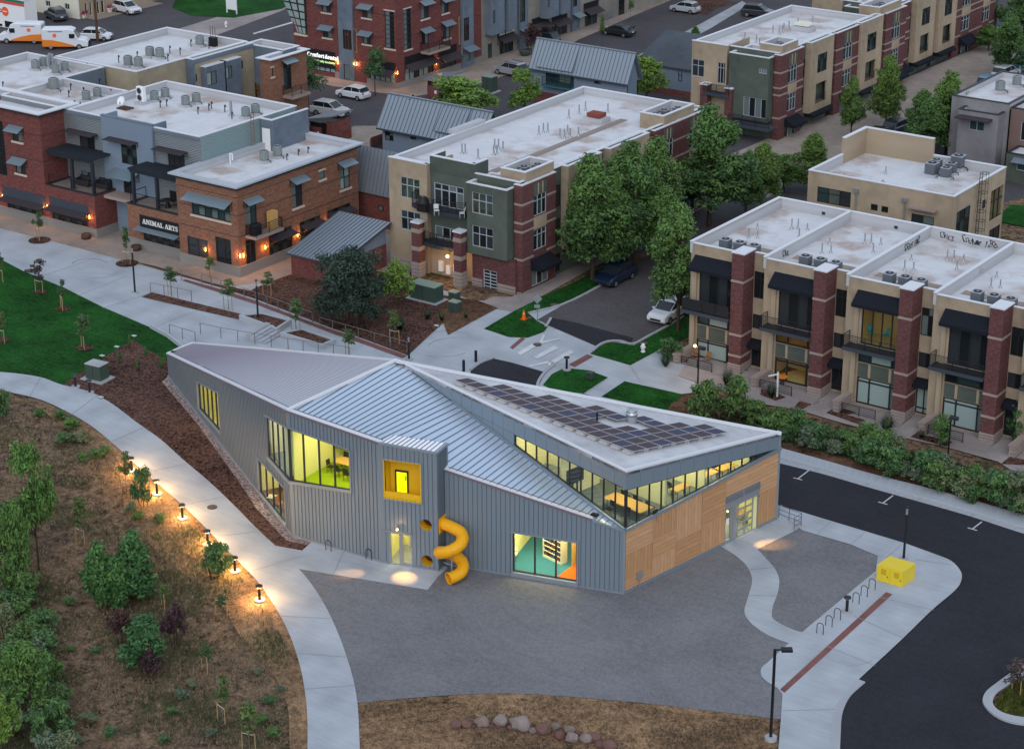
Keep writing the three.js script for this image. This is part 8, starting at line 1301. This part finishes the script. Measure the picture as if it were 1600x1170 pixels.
function car(kind,a,b,ang,col,label,o={}){
const k=CAR[kind],p=G(a,b),t=thing(kind==='van'?'delivery_van':'parked_car',label,kind==='van'?'van':'car',p,o.group),paint=new THREE.MeshPhysicalMaterial({roughness:0.4,clearcoat:0.8,clearcoatRoughness:0.15});paint.color.setRGB(...col);
const Mx=new THREE.Matrix4().makeRotationY(ang).setPosition(p.x,p.y + 0.03,p.z),P=(n,gs,m,par=t)=>part(par,n,(Array.isArray(gs)?gs:[gs]).map(g=>norm(g).applyMatrix4(Mx)),m),w=k.Wd,hw=w / 2;
P('body',ext(k.body,w,0.14),paint);
if(k.top){
P('glasshouse',ext(k.top,w*0.86,0.1),carGlass);const tp=k.top,r=[tp[1],tp[2],tp[3],tp[4]];P('roof_panel',ext([[r[0][0]- 0.02,r[0][1]+ 0.01],[r[1][0],r[1][1]+ 0.035],[r[2][0],r[2][1]+ 0.035],[r[3][0]+ 0.05,r[3][1]+ 0.02],[r[3][0]- 0.1,r[3][1]- 0.02],[r[0][0]+ 0.15,r[0][1]- 0.02]],w*0.84,0.08),paint);
const pil=[];for(const s of[-1,1])for(const[x0,y0,x1,y1]of[[tp[5][0]- 0.04,tp[5][1],tp[4][0],tp[4][1]],[-0.35,1.0,-0.4,tp[2][1]- 0.05],[tp[0][0]+ 0.25,1.0,tp[1][0]+ 0.2,tp[1][1]]])pil.push(beam(V3(x0,y0,s*w*0.425),V3(x1,y1,s*w*0.41),0.05,0.09));P('pillar',pil,paint);
}else{
P('windscreen',slab([V3(1.2,2.36,-0.85),V3(1.2,2.36,0.85),V3(1.72,1.5,0.92),V3(1.72,1.5,-0.92)],V3(0.05,0.03,0)),carGlass);for(const s of[-1,1])P('side_window',bc(0.95,1.75,s*(hw - 0.005),0.75,0.6,0.03),carGlass);
for(const s of[-1,1]){const sh=new THREE.Shape([[-2.95,0.4],[-2.95,1.3],[-1.6,1.25],[-0.2,0.95],[1.1,0.55],[1.3,0.4]].map(q=>new THREE.Vector2(...q)));P('orange_stripe',new THREE.ExtrudeGeometry(sh,{depth:0.02,bevelEnabled:false}).translate(0,0,s>0?hw + 0.002:-hw - 0.022),mat([0.72,0.20,0.02],0.45));P('disc_mark',new THREE.CylinderGeometry(0.26,0.26,0.02,20).rotateX(1.57).translate(-1.3,1.85,s*(hw + 0.012)),mat([0.78,0.16,0.05],0.5));P('lettering',[0,1].map(i=>bc(-1.2 + i*0.2,2.35 - i*0.0,s*(hw + 0.01),i?0.2:1.9,0.09,0.015)),M.slate);}
P('rear_panel',bc(-3.005,0.85,0,0.02,0.85,1.8),mat([0.72,0.20,0.02],0.45));P('disc_mark',new THREE.CylinderGeometry(0.2,0.2,0.02,20).rotateZ(1.57).translate(-3.01,1.7,-0.4),mat([0.78,0.16,0.05],0.5));P('bumper',[bc(2.95,0.5,0,0.25,0.3,1.9),bc(-3,0.42,0,0.2,0.16,1.9)],M.dark);P('grille',bc(3.0,0.85,0,0.06,0.3,1.2),M.black);
}
const fx=k.L / 2 - 0.12;for(const s of[-1,1]){P('headlight',bc(fx - 0.08,kind==='van'?0.95:0.68,s*(hw - 0.28),0.22,0.14,0.36),headL);P('taillight',bc(-fx + 0.02,kind==='van'?1.2:0.86,s*(hw - 0.2),0.16,0.18,0.3),redL);P('mirror',bc(k.top?0.95:1.3,k.top?1.05:1.5,s*(hw + 0.1),0.14,0.14,0.2),paint);for(const x of[-1,1]){const wx=x*k.wb / 2 +(kind==='van'?-0.05:0),y=k.wr - 0.03,ty=P('tyre',new THREE.CylinderGeometry(k.wr,k.wr,0.24,22).rotateX(1.57).translate(wx,y,s*(hw - 0.1)),tyreM);P('rim',new THREE.CylinderGeometry(k.wr*0.62,k.wr*0.62,0.25,12).rotateX(1.57).translate(wx,y,s*(hw - 0.093)),rimM,ty);}}
P('grille',bc(fx + 0.06,0.52,0,0.1,0.16,w*0.55),M.black);P('plate',bc(k.top?-fx - 0.1:-3.02,0.7,0,0.02,0.14,0.4),M.white);
if(o.box)P('roof_box',new RoundedBoxGeometry(1.9,0.36,0.9,4,0.16).translate(-0.3,1.95,0),M.black);
if(o.racks)P('roof_rail',[-1,1].map(s=>bc(-0.6,1.75,s*0.65,1.9,0.05,0.05)),M.dark);
if(o.spoiler)P('spoiler',[bc(-2.15,1.3,0,0.3,0.04,1.6),bc(-2.1,1.15,0.6,0.1,0.3,0.05),bc(-2.1,1.15,-0.6,0.1,0.3,0.05)],M.black);
return t;
}
const toNear=-Math.PI / 2,toLeft=Math.PI;
car('suv',962,440,toNear,[0.004,0.012,0.035],'dark blue car parked facing the library on the side street',{racks:true});
car('suv',1046,497,toNear,[0.62,0.63,0.66],'white car parked under the tree beside the end row house');
car('hatch',552,153,toLeft,[0.66,0.67,0.70],'white hatchback parked before the red corner building');car('suv',516,180,0.1,[0.55,0.56,0.55],'white car with dark windows behind the bin store');car('suv',798,117,toLeft - 0.1,[0.26,0.28,0.30],'silver car beyond the gabled houses',{racks:true});car('suv',848,68,toLeft,[0.03,0.03,0.035],'black car with a roof box behind the gabled roof',{box:true});
car('sedan',966,55,toLeft,[0.012,0.018,0.022],'dark sedan with rear spoiler on the upper street',{spoiler:true});car('hatch',1071,19,toLeft,[0.42,0.45,0.48],'silver hatchback at the end of the upper street');car('suv',87,30,2.75,[0.035,0.045,0.055],'dark grey car beside the stucco house',{racks:true});car('suv',198,20,-0.15,[0.62,0.63,0.65],'white car at the stucco house doors');
car('van',34,66,Math.PI + 0.55,[0.66,0.68,0.72],'white and orange van facing the shop, left of two',{group:'white and orange vans'});car('van',104,75,0.62,[0.66,0.68,0.72],'white and orange van with its back towards us, right of two',{group:'white and orange vans'});car('hatch',150,62,0.5,[0.66,0.68,0.72],'white car mostly hidden by the white roof, beside the pole');
car('suv',1404,207,1.5,[0.02,0.03,0.045],'dark car at the kerb under the street trees, right of two');car('sedan',1376,218,1.5,[0.03,0.032,0.036],'dark car at the kerb under the street trees, left of two');car('suv',1548,138,1.5,[0.05,0.16,0.26],'blue car behind the grey house');car('suv',1572,122,1.5,[0.5,0.52,0.54],'silver car behind the grey house, beyond the blue one');car('suv',1596,108,1.5,[0.1,0.3,0.4],'teal car behind the grey house at the right edge');car('suv',1185,26,0.2,[0.03,0.03,0.035],'black car half hidden behind the upper right apartments');
// ---------- trees, shrubs and grasses ----------
function orient(g){const p=g.attributes.position,n=g.attributes.normal,c=g.attributes.color,A=V3(0,0,0),B=V3(0,0,0),C=V3(0,0,0),N=V3(0,0,0);for(let i=0;i<p.count;i +=3){A.fromBufferAttribute(p,i);B.fromBufferAttribute(p,i + 1).sub(A);C.fromBufferAttribute(p,i + 2).sub(A);N.fromBufferAttribute(n,i);if(B.cross(C).dot(N)<0)for(const t of[p,n,c])for(let k=0;k<3;k++){const v=t.array[(i + 1)*3 + k];t.array[(i + 1)*3 + k]=t.array[(i + 2)*3 + k];t.array[(i + 2)*3 + k]=v;}}return g;}
const leafM=new THREE.MeshStandardMaterial({vertexColors:true,roughness:0.75,side:THREE.DoubleSide}),leafMs=[[1,1,1],[1.25,1.1,0.85],[0.8,0.86,0.9],[1.1,1.0,0.8]].map(c=>{const m=leafM.clone();m.color.setRGB(...c);return m;}),barkM=mat([0.09,0.065,0.05],0.95,{map:T.fine}),stakeM=mat([0.36,0.24,0.12],0.9),paleBark=mat([0.22,0.18,0.14],0.95,{map:T.fine});
function foliage(o){
const pos=[],nor=[],col=[],v=V3(0,0,0),{c0,c1,clumps,leaves,size,R,spread}=o;
for(let i=0;i<clumps;i++){
const p=o.place(i),tone=clamp(rnd()*0.8 +(o.lift||0.25)*(p.y / R[1]- 0.4),0,1),cs=spread*rr(0.7,1.25);  // higher clumps get paler leaves: lit tops and shaded base put into the colour
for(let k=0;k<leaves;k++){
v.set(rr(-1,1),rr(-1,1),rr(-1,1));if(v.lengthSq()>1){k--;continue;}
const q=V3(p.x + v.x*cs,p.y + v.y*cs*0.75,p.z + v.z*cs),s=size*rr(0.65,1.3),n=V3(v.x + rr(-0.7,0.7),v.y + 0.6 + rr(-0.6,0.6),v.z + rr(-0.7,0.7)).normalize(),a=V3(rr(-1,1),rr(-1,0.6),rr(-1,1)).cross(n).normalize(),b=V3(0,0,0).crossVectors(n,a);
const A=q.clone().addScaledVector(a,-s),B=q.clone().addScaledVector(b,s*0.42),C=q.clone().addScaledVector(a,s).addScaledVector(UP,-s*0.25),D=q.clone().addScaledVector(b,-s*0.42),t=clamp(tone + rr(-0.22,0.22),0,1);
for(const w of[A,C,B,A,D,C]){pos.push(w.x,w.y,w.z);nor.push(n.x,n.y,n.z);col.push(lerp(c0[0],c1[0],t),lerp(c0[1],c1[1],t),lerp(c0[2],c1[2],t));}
}
}
const g=new THREE.BufferGeometry();g.setAttribute('position',new THREE.Float32BufferAttribute(pos,3));g.setAttribute('normal',new THREE.Float32BufferAttribute(nor,3));g.setAttribute('color',new THREE.Float32BufferAttribute(col,3));g.setAttribute('uv',new THREE.Float32BufferAttribute(new Float32Array(pos.length / 3*2),2));return g;
}
const limb=(a,b,r0,r1,bend=0.3)=>{const m=mix3(a,b,0.5).add(V3(rr(-bend,bend),rr(0,bend),rr(-bend,bend))),c=new THREE.QuadraticBezierCurve3(a,m,b),n=6,k=7,g=new THREE.TubeGeometry(c,n,1,k),p=g.attributes.position;for(let i=0;i<=n;i++){const q=c.getPointAt(i / n),r=lerp(r0,r1,i / n);for(let j=0;j<=k;j++){const w=i*(k + 1)+ j;p.setXYZ(w,q.x +(p.getX(w)- q.x)*r,q.y +(p.getY(w)- q.y)*r,q.z +(p.getZ(w)- q.z)*r);}}return g;};
function plantProto(kind,H,W,o){
const geos=[],t0=o.trunk*H,R=[W / 2,(H - t0)/ 2,W / 2],cy=t0 + R[1],lobes=Array.from({length:o.lobes||9},()=>{const w=rnd()*6.283,y=rr(-0.75,0.95),r=(o.cone?Math.pow(Math.max(0,1 -(y + 0.75)/ 1.75),0.62)*Math.min(1,(y + 1.15)*1.8):Math.sqrt(Math.max(0,1 - Math.pow(Math.abs(y +(o.low||0)),1.6))))*rr(0.3,0.8);return V3(Math.cos(w)*r*R[0],cy + y*R[1]*0.8,Math.sin(w)*r*R[2]);});
lobes.push(V3(0,cy + R[1]*0.62,0),V3(0,cy,0));
const place=()=>{const l=lobes[Math.floor(rnd()*lobes.length)],d=V3(rr(-1,1),rr(-1,1),rr(-1,1)).normalize(),s=(o.lobeR||0.42)*Math.pow(rnd(),0.42);const sh=o.cone?lerp(1.05,0.5,clamp((l.y - t0)/(H - t0),0,1)):1,p=l.clone().add(V3(d.x*R[0]*s*sh,d.y*R[1]*s*0.8,d.z*R[2]*s*sh));p.y=Math.max(p.y,t0*0.7 + 0.05);return p;};
const stems=o.stems||1,tg=[],top=V3(rr(-0.1,0.1),cy + R[1]*0.35,rr(-0.1,0.1)),rT=o.trunkR*H;
for(let s=0;s<stems;s++){const w=s / stems*6.283,base=V3(stems>1?Math.cos(w)*0.1*W:0,-0.15,stems>1?Math.sin(w)*0.1*W:0);tg.push(limb(base,stems>1?V3(Math.cos(w)*W*0.3,cy + R[1]*rr(0,0.4),Math.sin(w)*W*0.3):top,rT,rT*0.3,W*0.03));}
for(const l of lobes)tg.push(limb(V3(0,lerp(t0,l.y,rr(0.2,0.55)),0),l,rT*0.42,rT*0.1,W*0.05));
return{H,W,tg:merge(tg),fg:foliage({...o,R:[W / 2,H,W / 2],place,clumps:o.clumps,leaves:o.leaves,size:o.size,spread:o.spread,c0:o.c0,c1:o.c1}),bark:o.bark||barkM,kind};
}
const K={},mk=(k,n,H,W,o)=>{K[k]=Array.from({length:n},()=>plantProto(k,H,W,o));};
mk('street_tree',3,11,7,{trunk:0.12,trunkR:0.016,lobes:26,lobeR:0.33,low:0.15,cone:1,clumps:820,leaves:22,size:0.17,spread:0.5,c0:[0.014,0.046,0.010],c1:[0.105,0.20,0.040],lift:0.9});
mk('bright_tree',2,7,6,{trunk:0.2,trunkR:0.016,lobes:12,clumps:240,leaves:20,size:0.2,spread:0.5,c0:[0.05,0.11,0.02],c1:[0.15,0.28,0.05],lift:0.5});
mk('thin_tree',2,8,4.5,{trunk:0.3,trunkR:0.012,lobes:10,clumps:130,leaves:16,size:0.2,spread:0.5,c0:[0.03,0.08,0.025],c1:[0.09,0.17,0.05],lift:0.4});
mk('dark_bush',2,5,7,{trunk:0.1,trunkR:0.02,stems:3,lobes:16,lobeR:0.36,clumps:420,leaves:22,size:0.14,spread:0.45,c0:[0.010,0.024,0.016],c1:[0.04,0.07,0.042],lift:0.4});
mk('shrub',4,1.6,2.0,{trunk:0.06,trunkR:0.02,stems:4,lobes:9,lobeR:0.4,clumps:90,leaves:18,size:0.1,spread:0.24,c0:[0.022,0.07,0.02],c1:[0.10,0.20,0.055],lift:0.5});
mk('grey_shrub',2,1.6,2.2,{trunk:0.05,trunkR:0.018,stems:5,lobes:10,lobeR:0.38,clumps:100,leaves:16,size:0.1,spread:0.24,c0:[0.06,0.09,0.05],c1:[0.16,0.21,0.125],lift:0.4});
mk('purple_shrub',2,2.2,2.0,{trunk:0.2,trunkR:0.016,stems:4,lobes:14,lobeR:0.32,clumps:150,leaves:15,size:0.1,spread:0.22,c0:[0.022,0.010,0.013],c1:[0.085,0.034,0.04]});
mk('column_shrub',2,3,1.6,{trunk:0.05,trunkR:0.015,stems:3,lobes:16,lobeR:0.42,cone:1,clumps:330,leaves:18,size:0.11,spread:0.28,c0:[0.015,0.065,0.018],c1:[0.07,0.18,0.045],lift:0.5});
mk('sapling',3,2.9,1.2,{trunk:0.38,trunkR:0.009,lobes:9,lobeR:0.36,clumps:60,leaves:12,size:0.1,spread:0.18,c0:[0.035,0.075,0.02],c1:[0.10,0.16,0.05],bark:paleBark});
mk('dark_sapling',2,2.9,1.4,{trunk:0.34,trunkR:0.009,lobes:12,lobeR:0.3,clumps:55,leaves:11,size:0.09,spread:0.15,c0:[0.03,0.025,0.03],c1:[0.09,0.065,0.075],bark:barkM});
{
const blade=()=>{const pos=[],nor=[],col=[];for(let i=0;i<420;i++){const w=rnd()*6.283,L=rr(0.7,1.1),t=rr(0.2,1),c=V3(Math.cos(w),0,Math.sin(w)),s=V3(-c.z,0,c.x).multiplyScalar(0.018);let a=c.clone().multiplyScalar(rr(0,0.12));for(let k=0;k<3;k++){const u=(k + 1)/ 3,b=c.clone().multiplyScalar(0.12 + L*t*u*0.75).setY(L*(1.25*u - 0.75*t*u*u));const f=1 - k / 3.2;const P=[a.clone().addScaledVector(s,f),a.clone().addScaledVector(s,-f),b.clone().addScaledVector(s,-f + 0.3),a.clone().addScaledVector(s,f),b.clone().addScaledVector(s,-f + 0.3),b.clone().addScaledVector(s,f - 0.3)];const q=rr(0,1);for(const p of P){pos.push(p.x,p.y,p.z);nor.push(c.x*0.5,0.8,c.z*0.5);col.push(lerp(0.03,0.085,q),lerp(0.075,0.13,q),lerp(0.045,0.06,q));}a=b;}}const g=new THREE.BufferGeometry();g.setAttribute('position',new THREE.Float32BufferAttribute(pos,3));g.setAttribute('normal',new THREE.Float32BufferAttribute(nor,3));g.setAttribute('color',new THREE.Float32BufferAttribute(col,3));return orient(norm(g));};
K.fountain_grass=[0,1].map(()=>({H:1.1,W:1.9,fg:blade(),kind:'fountain_grass'}));
}
const nUsed={};
function plant(kind,a,b,top,wpx,label,cat,group,sides){
const p=G(a,b),pr=K[kind][(nUsed[kind]=(nUsed[kind]||0)+ 1)% K[kind].length],h=Math.max(0.3,topY(p,top)- p.y),w=wpx*camera.position.distanceTo(p)/ FOC,t=thing(kind,label,cat,p,group),sx=w / pr.W,sy=h / pr.H;
t.rotation.y=rnd()*6.283;t.scale.set(sx,sy,sx);
const add=(n,g,m)=>{const o=new THREE.Mesh(g,m);o.name=n;o.castShadow=o.receiveShadow=true;t.add(o);};
if(pr.tg)add(/shrub|bush/.test(kind)?'stem':'trunk',pr.tg,pr.bark);add(pr.tg?'crown':'blades',pr.fg,leafMs[Math.floor(rnd()*4)]);
if(sides){for(const s of[-1,1]){const g=rod(V3(s*0.42,0,0.1),V3(s*0.42,1.25,0.1),0.035,6).applyMatrix4(new THREE.Matrix4().makeScale(1 / sx,1 / sy,1 / sx));add('stake',g,stakeM);const q=rod(V3(s*0.42,1.15,0.1),V3(0,1.05,0),0.02,5).applyMatrix4(new THREE.Matrix4().makeScale(1 / sx,1 / sy,1 / sx));add('strap',q,M.cream);}t.rotation.y=rr(-0.6,0.3);}
return t;
}
const ST='leafy green street trees';
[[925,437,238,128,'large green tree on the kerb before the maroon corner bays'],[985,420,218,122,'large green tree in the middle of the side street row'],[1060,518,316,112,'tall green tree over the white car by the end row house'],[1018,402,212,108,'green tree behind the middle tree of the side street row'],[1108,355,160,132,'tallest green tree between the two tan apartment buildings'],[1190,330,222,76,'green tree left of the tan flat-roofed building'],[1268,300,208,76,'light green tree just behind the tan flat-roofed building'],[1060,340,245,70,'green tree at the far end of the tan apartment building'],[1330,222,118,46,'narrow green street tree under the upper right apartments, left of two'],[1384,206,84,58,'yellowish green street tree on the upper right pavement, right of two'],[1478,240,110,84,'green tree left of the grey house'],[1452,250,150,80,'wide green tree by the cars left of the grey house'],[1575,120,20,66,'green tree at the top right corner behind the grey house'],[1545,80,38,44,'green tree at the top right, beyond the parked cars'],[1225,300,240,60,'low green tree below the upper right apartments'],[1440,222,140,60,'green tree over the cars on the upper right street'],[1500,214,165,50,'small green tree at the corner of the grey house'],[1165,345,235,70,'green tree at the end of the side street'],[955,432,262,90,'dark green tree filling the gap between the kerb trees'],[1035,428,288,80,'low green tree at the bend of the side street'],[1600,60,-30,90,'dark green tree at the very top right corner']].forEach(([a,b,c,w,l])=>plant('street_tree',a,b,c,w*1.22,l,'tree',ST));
[[712,196,118,122,'broad light green tree behind the first gabled house'],[820,190,106,58,'light green tree between the two gabled houses'],[1010,165,86,68,'light green tree beside the grey annexe'],[910,160,104,46,'light green tree before the teal balcony'],[622,482,409,64,'bright green small tree beside the dark bush'],[60,890,690,84,'tall light green tree on the slope at the left'],[28,930,780,60,'light green tree at the left edge below the tall one'],[1140,180,122,60,'thin green tree before the olive apartment front'],[40,1120,1000,96,'yellow green bushy tree in the lower left corner'],[8,1180,1085,60,'yellow green bush at the bottom left corner']].forEach(([a,b,c,w,l])=>plant('bright_tree',a,b,c,w,l,'tree',ST));
[[482,184,88,60,'airy green street tree beside the orange brick end wall'],[586,150,70,46,'airy green street tree before the red corner building'],[1530,258,206,66,'airy green tree before the grey house'],[940,72,20,12,'thin bare street tree by the dark sedan'],[985,34,-10,12,'thin bare street tree by the upper pavement']].forEach(([a,b,c,w,l])=>plant('thin_tree',a,b,c,w,l,'tree',ST));
plant('purple_shrub',833,86,36,40,'dark purple street tree by the grey green pot','tree');
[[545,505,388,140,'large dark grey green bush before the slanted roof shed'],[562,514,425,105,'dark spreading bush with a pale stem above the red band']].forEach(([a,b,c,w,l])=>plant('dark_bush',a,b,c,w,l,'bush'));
[[61,375,330,20,'slim young staked tree on the plaza before the red shop fronts'],[198,411,352,18,'slim young staked tree on the plaza before the lettered shop'],[267,462,415,26,'sparse young tree at the tip of the long planter'],[357,484,436,28,'sparse young tree in the middle of the long planter'],[463,520,466,34,'young green tree beside the lower planter'],[545,560,512,26,'sparse young tree just behind the library ridge, left'],[418,462,425,24,'sparse young staked tree on the mulch near the brick corner'],[328,434,400,22,'sparse young tree on the pavement before the brick doors'],[617,536,482,26,'sparse young staked tree in the mulch by the lamp post'],[98,484,436,16,'young yellow green staked tree on the lawn, right of the purple one'],[131,545,490,30,'young bright green staked tree on the lower lawn'],[2,440,392,14,'young staked tree at the left edge of the lawn, upper'],[3,535,486,20,'young staked tree at the left edge of the lawn, lower'],[127,850,775,36,'young pale green tree on the slope beside the tall one'],[322,1050,1005,26,'young green staked tree on the lower slope'],[348,1130,1056,30,'sparse young staked tree near the lower path edge'],[390,1172,1096,44,'sparse grey green young tree at the bottom by the path'],[347,962,927,22,'small young tree on the straw bank beside the path'],[198,775,705,24,'thin bare young tree beside the topmost lit bollard'],[257,950,912,24,'small bright sapling above the purple shrubs']].forEach(([a,b,c,w,l],i)=>plant('sapling',a,b,c,w,l,'young tree','staked young trees',true));
[[62,457,402,38,'young purple leaved staked tree on the lawn'],[1590,1085,1030,60,'young staked tree on the kerbed island']].forEach(([a,b,c,w,l])=>plant('dark_sapling',a,b,c,w,l,'young tree','staked young trees',true));
[[160,952,845,58,'dense dark green upright shrub on the slope, left of three'],[188,952,868,50,'dense dark green upright shrub on the slope, middle of three'],[213,934,828,60,'dense dark green upright shrub on the slope, right of three'],[228,1052,962,70,'grey green upright shrub among the purple shrubs'],[202,540,522,5,'tiny conifer at the tip of the mulch bed'],[187,567,548,6,'tiny conifer in the mulch bed, left'],[227,557,540,6,'tiny conifer in the mulch bed, right'],[214,580,562,7,'tiny conifer in the mulch bed, nearest the library'],[251,575,559,8,'tiny conifer beside the library corner'],[1105,110,60,10,'tall thin reedy shrub behind the upper right apartments'],[1086,60,40,16,'reedy shrub by the dark parking lamp']].forEach(([a,b,c,w,l])=>plant('column_shrub',a,b,c,w,l,'shrub'));
[[190,1004,952,44,'dark purple shrub on the slope, left of two'],[274,1012,945,46,'dark purple shrub on the slope, right of two'],[236,1062,1010,44,'dark purple shrub in front of the grey green one']].forEach(([a,b,c,w,l])=>plant('purple_shrub',a,b,c,w,l,'shrub','purple shrubs'));
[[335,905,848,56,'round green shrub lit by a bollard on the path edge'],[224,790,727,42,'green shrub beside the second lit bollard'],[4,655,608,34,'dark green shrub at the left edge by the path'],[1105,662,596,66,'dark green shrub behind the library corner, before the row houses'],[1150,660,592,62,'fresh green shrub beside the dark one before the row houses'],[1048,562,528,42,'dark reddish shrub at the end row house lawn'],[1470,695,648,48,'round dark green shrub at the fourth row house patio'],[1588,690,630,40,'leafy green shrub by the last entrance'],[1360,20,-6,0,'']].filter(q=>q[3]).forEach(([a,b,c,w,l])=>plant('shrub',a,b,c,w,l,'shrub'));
[[1137,606,570,36,'green fountain grass before the end row house pier'],[1205,622,594,28,'green fountain grass by the white post'],[1386,676,644,44,'large green fountain grass before the third row house pier'],[1040,573,552,30,'blue green tuft at the end row house bed'],[1440,685,668,18,'yellow green tuft at the fourth row house bed'],[668,500,480,22,'straw coloured grass tuft before the transformer'],[690,502,484,18,'green grass tuft before the small pedestals'],[728,498,484,14,'small grass tuft beside the pedestals'],[625,518,488,30,'grey green tuft below the bright tree']].forEach(([a,b,c,w,l])=>plant('fountain_grass',a,b,c,w,l,'ornamental grass','ornamental grasses'));
{
let i=0;for(let x=1178;x<1640;x +=15)for(const r of[0,1]){const t=(x - 1178)/ 422,yb=lerp(674,800,t)-(r?0:lerp(10,16,t))+ rr(-8,4)+(x>1420?8:0),hh=lerp(34,58,Math.min(1,t*1.2))*rr(0.4,1.3);plant(rnd()<(x>1380?0.65:0.25)?'grey_shrub':'shrub',x + rr(-6,6),yb,yb - hh*0.8,hh*rr(0.8,1.15),'loose green shrub in the mixed hedge between car park and row houses','shrub','shrubs of the mixed hedge along the car park');i++;}
const TH=[[10,960],[35,975],[62,990],[8,1000],[40,1015],[72,1030],[14,1045],[52,1055],[82,1075],[88,1110],[70,1130],[30,1150],[95,1150],[60,1165],[12,1100],[100,1185],[20,925],[5,880],[48,945],[78,1185],[2,830],[20,860]];
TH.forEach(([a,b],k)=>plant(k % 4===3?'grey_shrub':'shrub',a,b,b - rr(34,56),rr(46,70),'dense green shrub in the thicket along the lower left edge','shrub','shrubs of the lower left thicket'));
for(const[a,b,w]of[[95,655,26],[112,668,30],[128,690,30],[100,690,26],[150,715,26],[128,720,22],[165,708,20],[60,650,20],[205,800,26],[215,812,22],[250,815,24],[110,945,22],[130,900,16],[420,1100,24],[438,1080,18],[410,1130,26],[425,1150,26],[402,1055,18],[285,1090,26],[300,1075,22],[270,1115,18],[330,1150,20],[140,1130,30],[170,1150,26],[120,1160,26],[255,1160,20],[185,1035,12],[150,1020,18],[108,1018,16]])plant(rnd()<0.4?'grey_shrub':'shrub',a,b,b - w*0.5,w*1.2,'low green weed clump on the dry slope','weed clump','weed clumps on the dry slope');
}
function tufts(name,label,cat,n,blades,h,colA,colB,where,dens){
const pos=[],nor=[],col=[];for(let i=0;i<blades;i++){const w=rnd()*6.283,c=V3(Math.cos(w),0,Math.sin(w)),s=V3(-c.z,0,c.x).multiplyScalar(h*0.05),a=c.clone().multiplyScalar(rr(0,0.09)),b=c.clone().multiplyScalar(rr(0.05,0.35)*h*1.6).setY(h*rr(0.45,1));const k=rr(0.7,1.15);for(const p of[a.clone().add(s),a.clone().sub(s),b]){pos.push(p.x,p.y,p.z);nor.push(c.x*0.3,0.9,c.z*0.3);col.push(k,k,k);}}
const g=new THREE.BufferGeometry();g.setAttribute('position',new THREE.Float32BufferAttribute(pos,3));g.setAttribute('normal',new THREE.Float32BufferAttribute(nor,3));g.setAttribute('color',new THREE.Float32BufferAttribute(col,3));
orient(g);const L=[];let tries=0;while(L.length<n&&tries++<n*12){const[a,b]=where();const p=G(a,b);if(rnd()<dens(p))L.push(p);}
const m=new THREE.InstancedMesh(g,new THREE.MeshStandardMaterial({vertexColors:true,roughness:0.95,side:THREE.DoubleSide}),L.length),X=new THREE.Matrix4(),q=new THREE.Quaternion(),c=new THREE.Color();
L.forEach((p,i)=>{const s=rr(0.55,1.35);X.compose(p,q.setFromAxisAngle(UP,rnd()*6.283),V3(s,s*rr(0.7,1.2),s));m.setMatrixAt(i,X);const t=rnd();c.setRGB(lerp(colA[0],colB[0],t),lerp(colA[1],colB[1],t),lerp(colA[2],colB[2],t));m.setColorAt(i,c);});
m.name=name;m.userData={label,category:cat,kind:'stuff'};m.castShadow=m.receiveShadow=true;scene.add(m);
}
const inPoly=(poly)=>{const P=poly,xs=P.map(p=>p[0]),ys=P.map(p=>p[1]),x0=Math.min(...xs),x1=Math.max(...xs),y0=Math.min(...ys),y1=Math.max(...ys);return()=>{for(;;){const x=rr(x0,x1),y=rr(y0,y1);let c=false;for(let i=0,j=P.length - 1;i<P.length;j=i++)if((P[i][1]>y)!==(P[j][1]>y)&&x<(P[j][0]- P[i][0])*(y - P[i][1])/(P[j][1]- P[i][1])+ P[i][0])c=!c;if(c)return[x,y];}};};
const wildP=inPoly([[-40,618],[17,622],[62,634],[100,654],[140,678],[182,714],[212,742],[246,772],[288,810],[330,852],[366,892],[394,922],[416,955],[442,1000],[460,1050],[470,1100],[472,1200],[-40,1200]]);
const nz=(p,k,s)=>vnoise(p.x*k + 100,p.z*k + 100,4096,s);
tufts('dry_grass','dry straw coloured grass on the slope left of the path','dry grass',16000,12,0.18,[0.56,0.42,0.26],[0.30,0.225,0.145],wildP,p=>clamp(nz(p,0.35,3)*1.6 - 0.35,0.06,1));
tufts('green_weeds','low green weeds spread over the slope left of the path','weeds',10000,12,0.24,[0.07,0.105,0.035],[0.18,0.185,0.08],wildP,p=>clamp((nz(p,0.22,8)- 0.5)*3.5,0,1));
tufts('bank_grass','short dry grass on the bank around the boulders','dry grass',9000,9,0.13,[0.33,0.23,0.15],[0.16,0.11,0.08],inPoly([[563,1104],[690,1094],[800,1091],[930,1098],[1110,1118],[1206,1130],[1203,1200],[566,1200]]),p=>clamp(nz(p,0.4,5)*1.5 - 0.3,0.1,1));
tufts('island_plants','low green and yellow ground cover on the kerbed island','ground cover',3200,16,0.26,[0.08,0.14,0.02],[0.2,0.2,0.03],inPoly([[1640,1034],[1600,1062],[1572,1080],[1556,1100],[1565,1112],[1585,1120],[1640,1127]]),()=>0.9);
tufts('hedge_grass','green grass and weeds under the mixed hedge','grass',5000,12,0.34,[0.02,0.06,0.018],[0.06,0.11,0.03],inPoly([[1100,650],[1222,690],[1360,728],[1450,752],[1640,800],[1640,775],[1480,720],[1340,690],[1200,640]]),()=>0.8);
renderer.render(scene,camera);
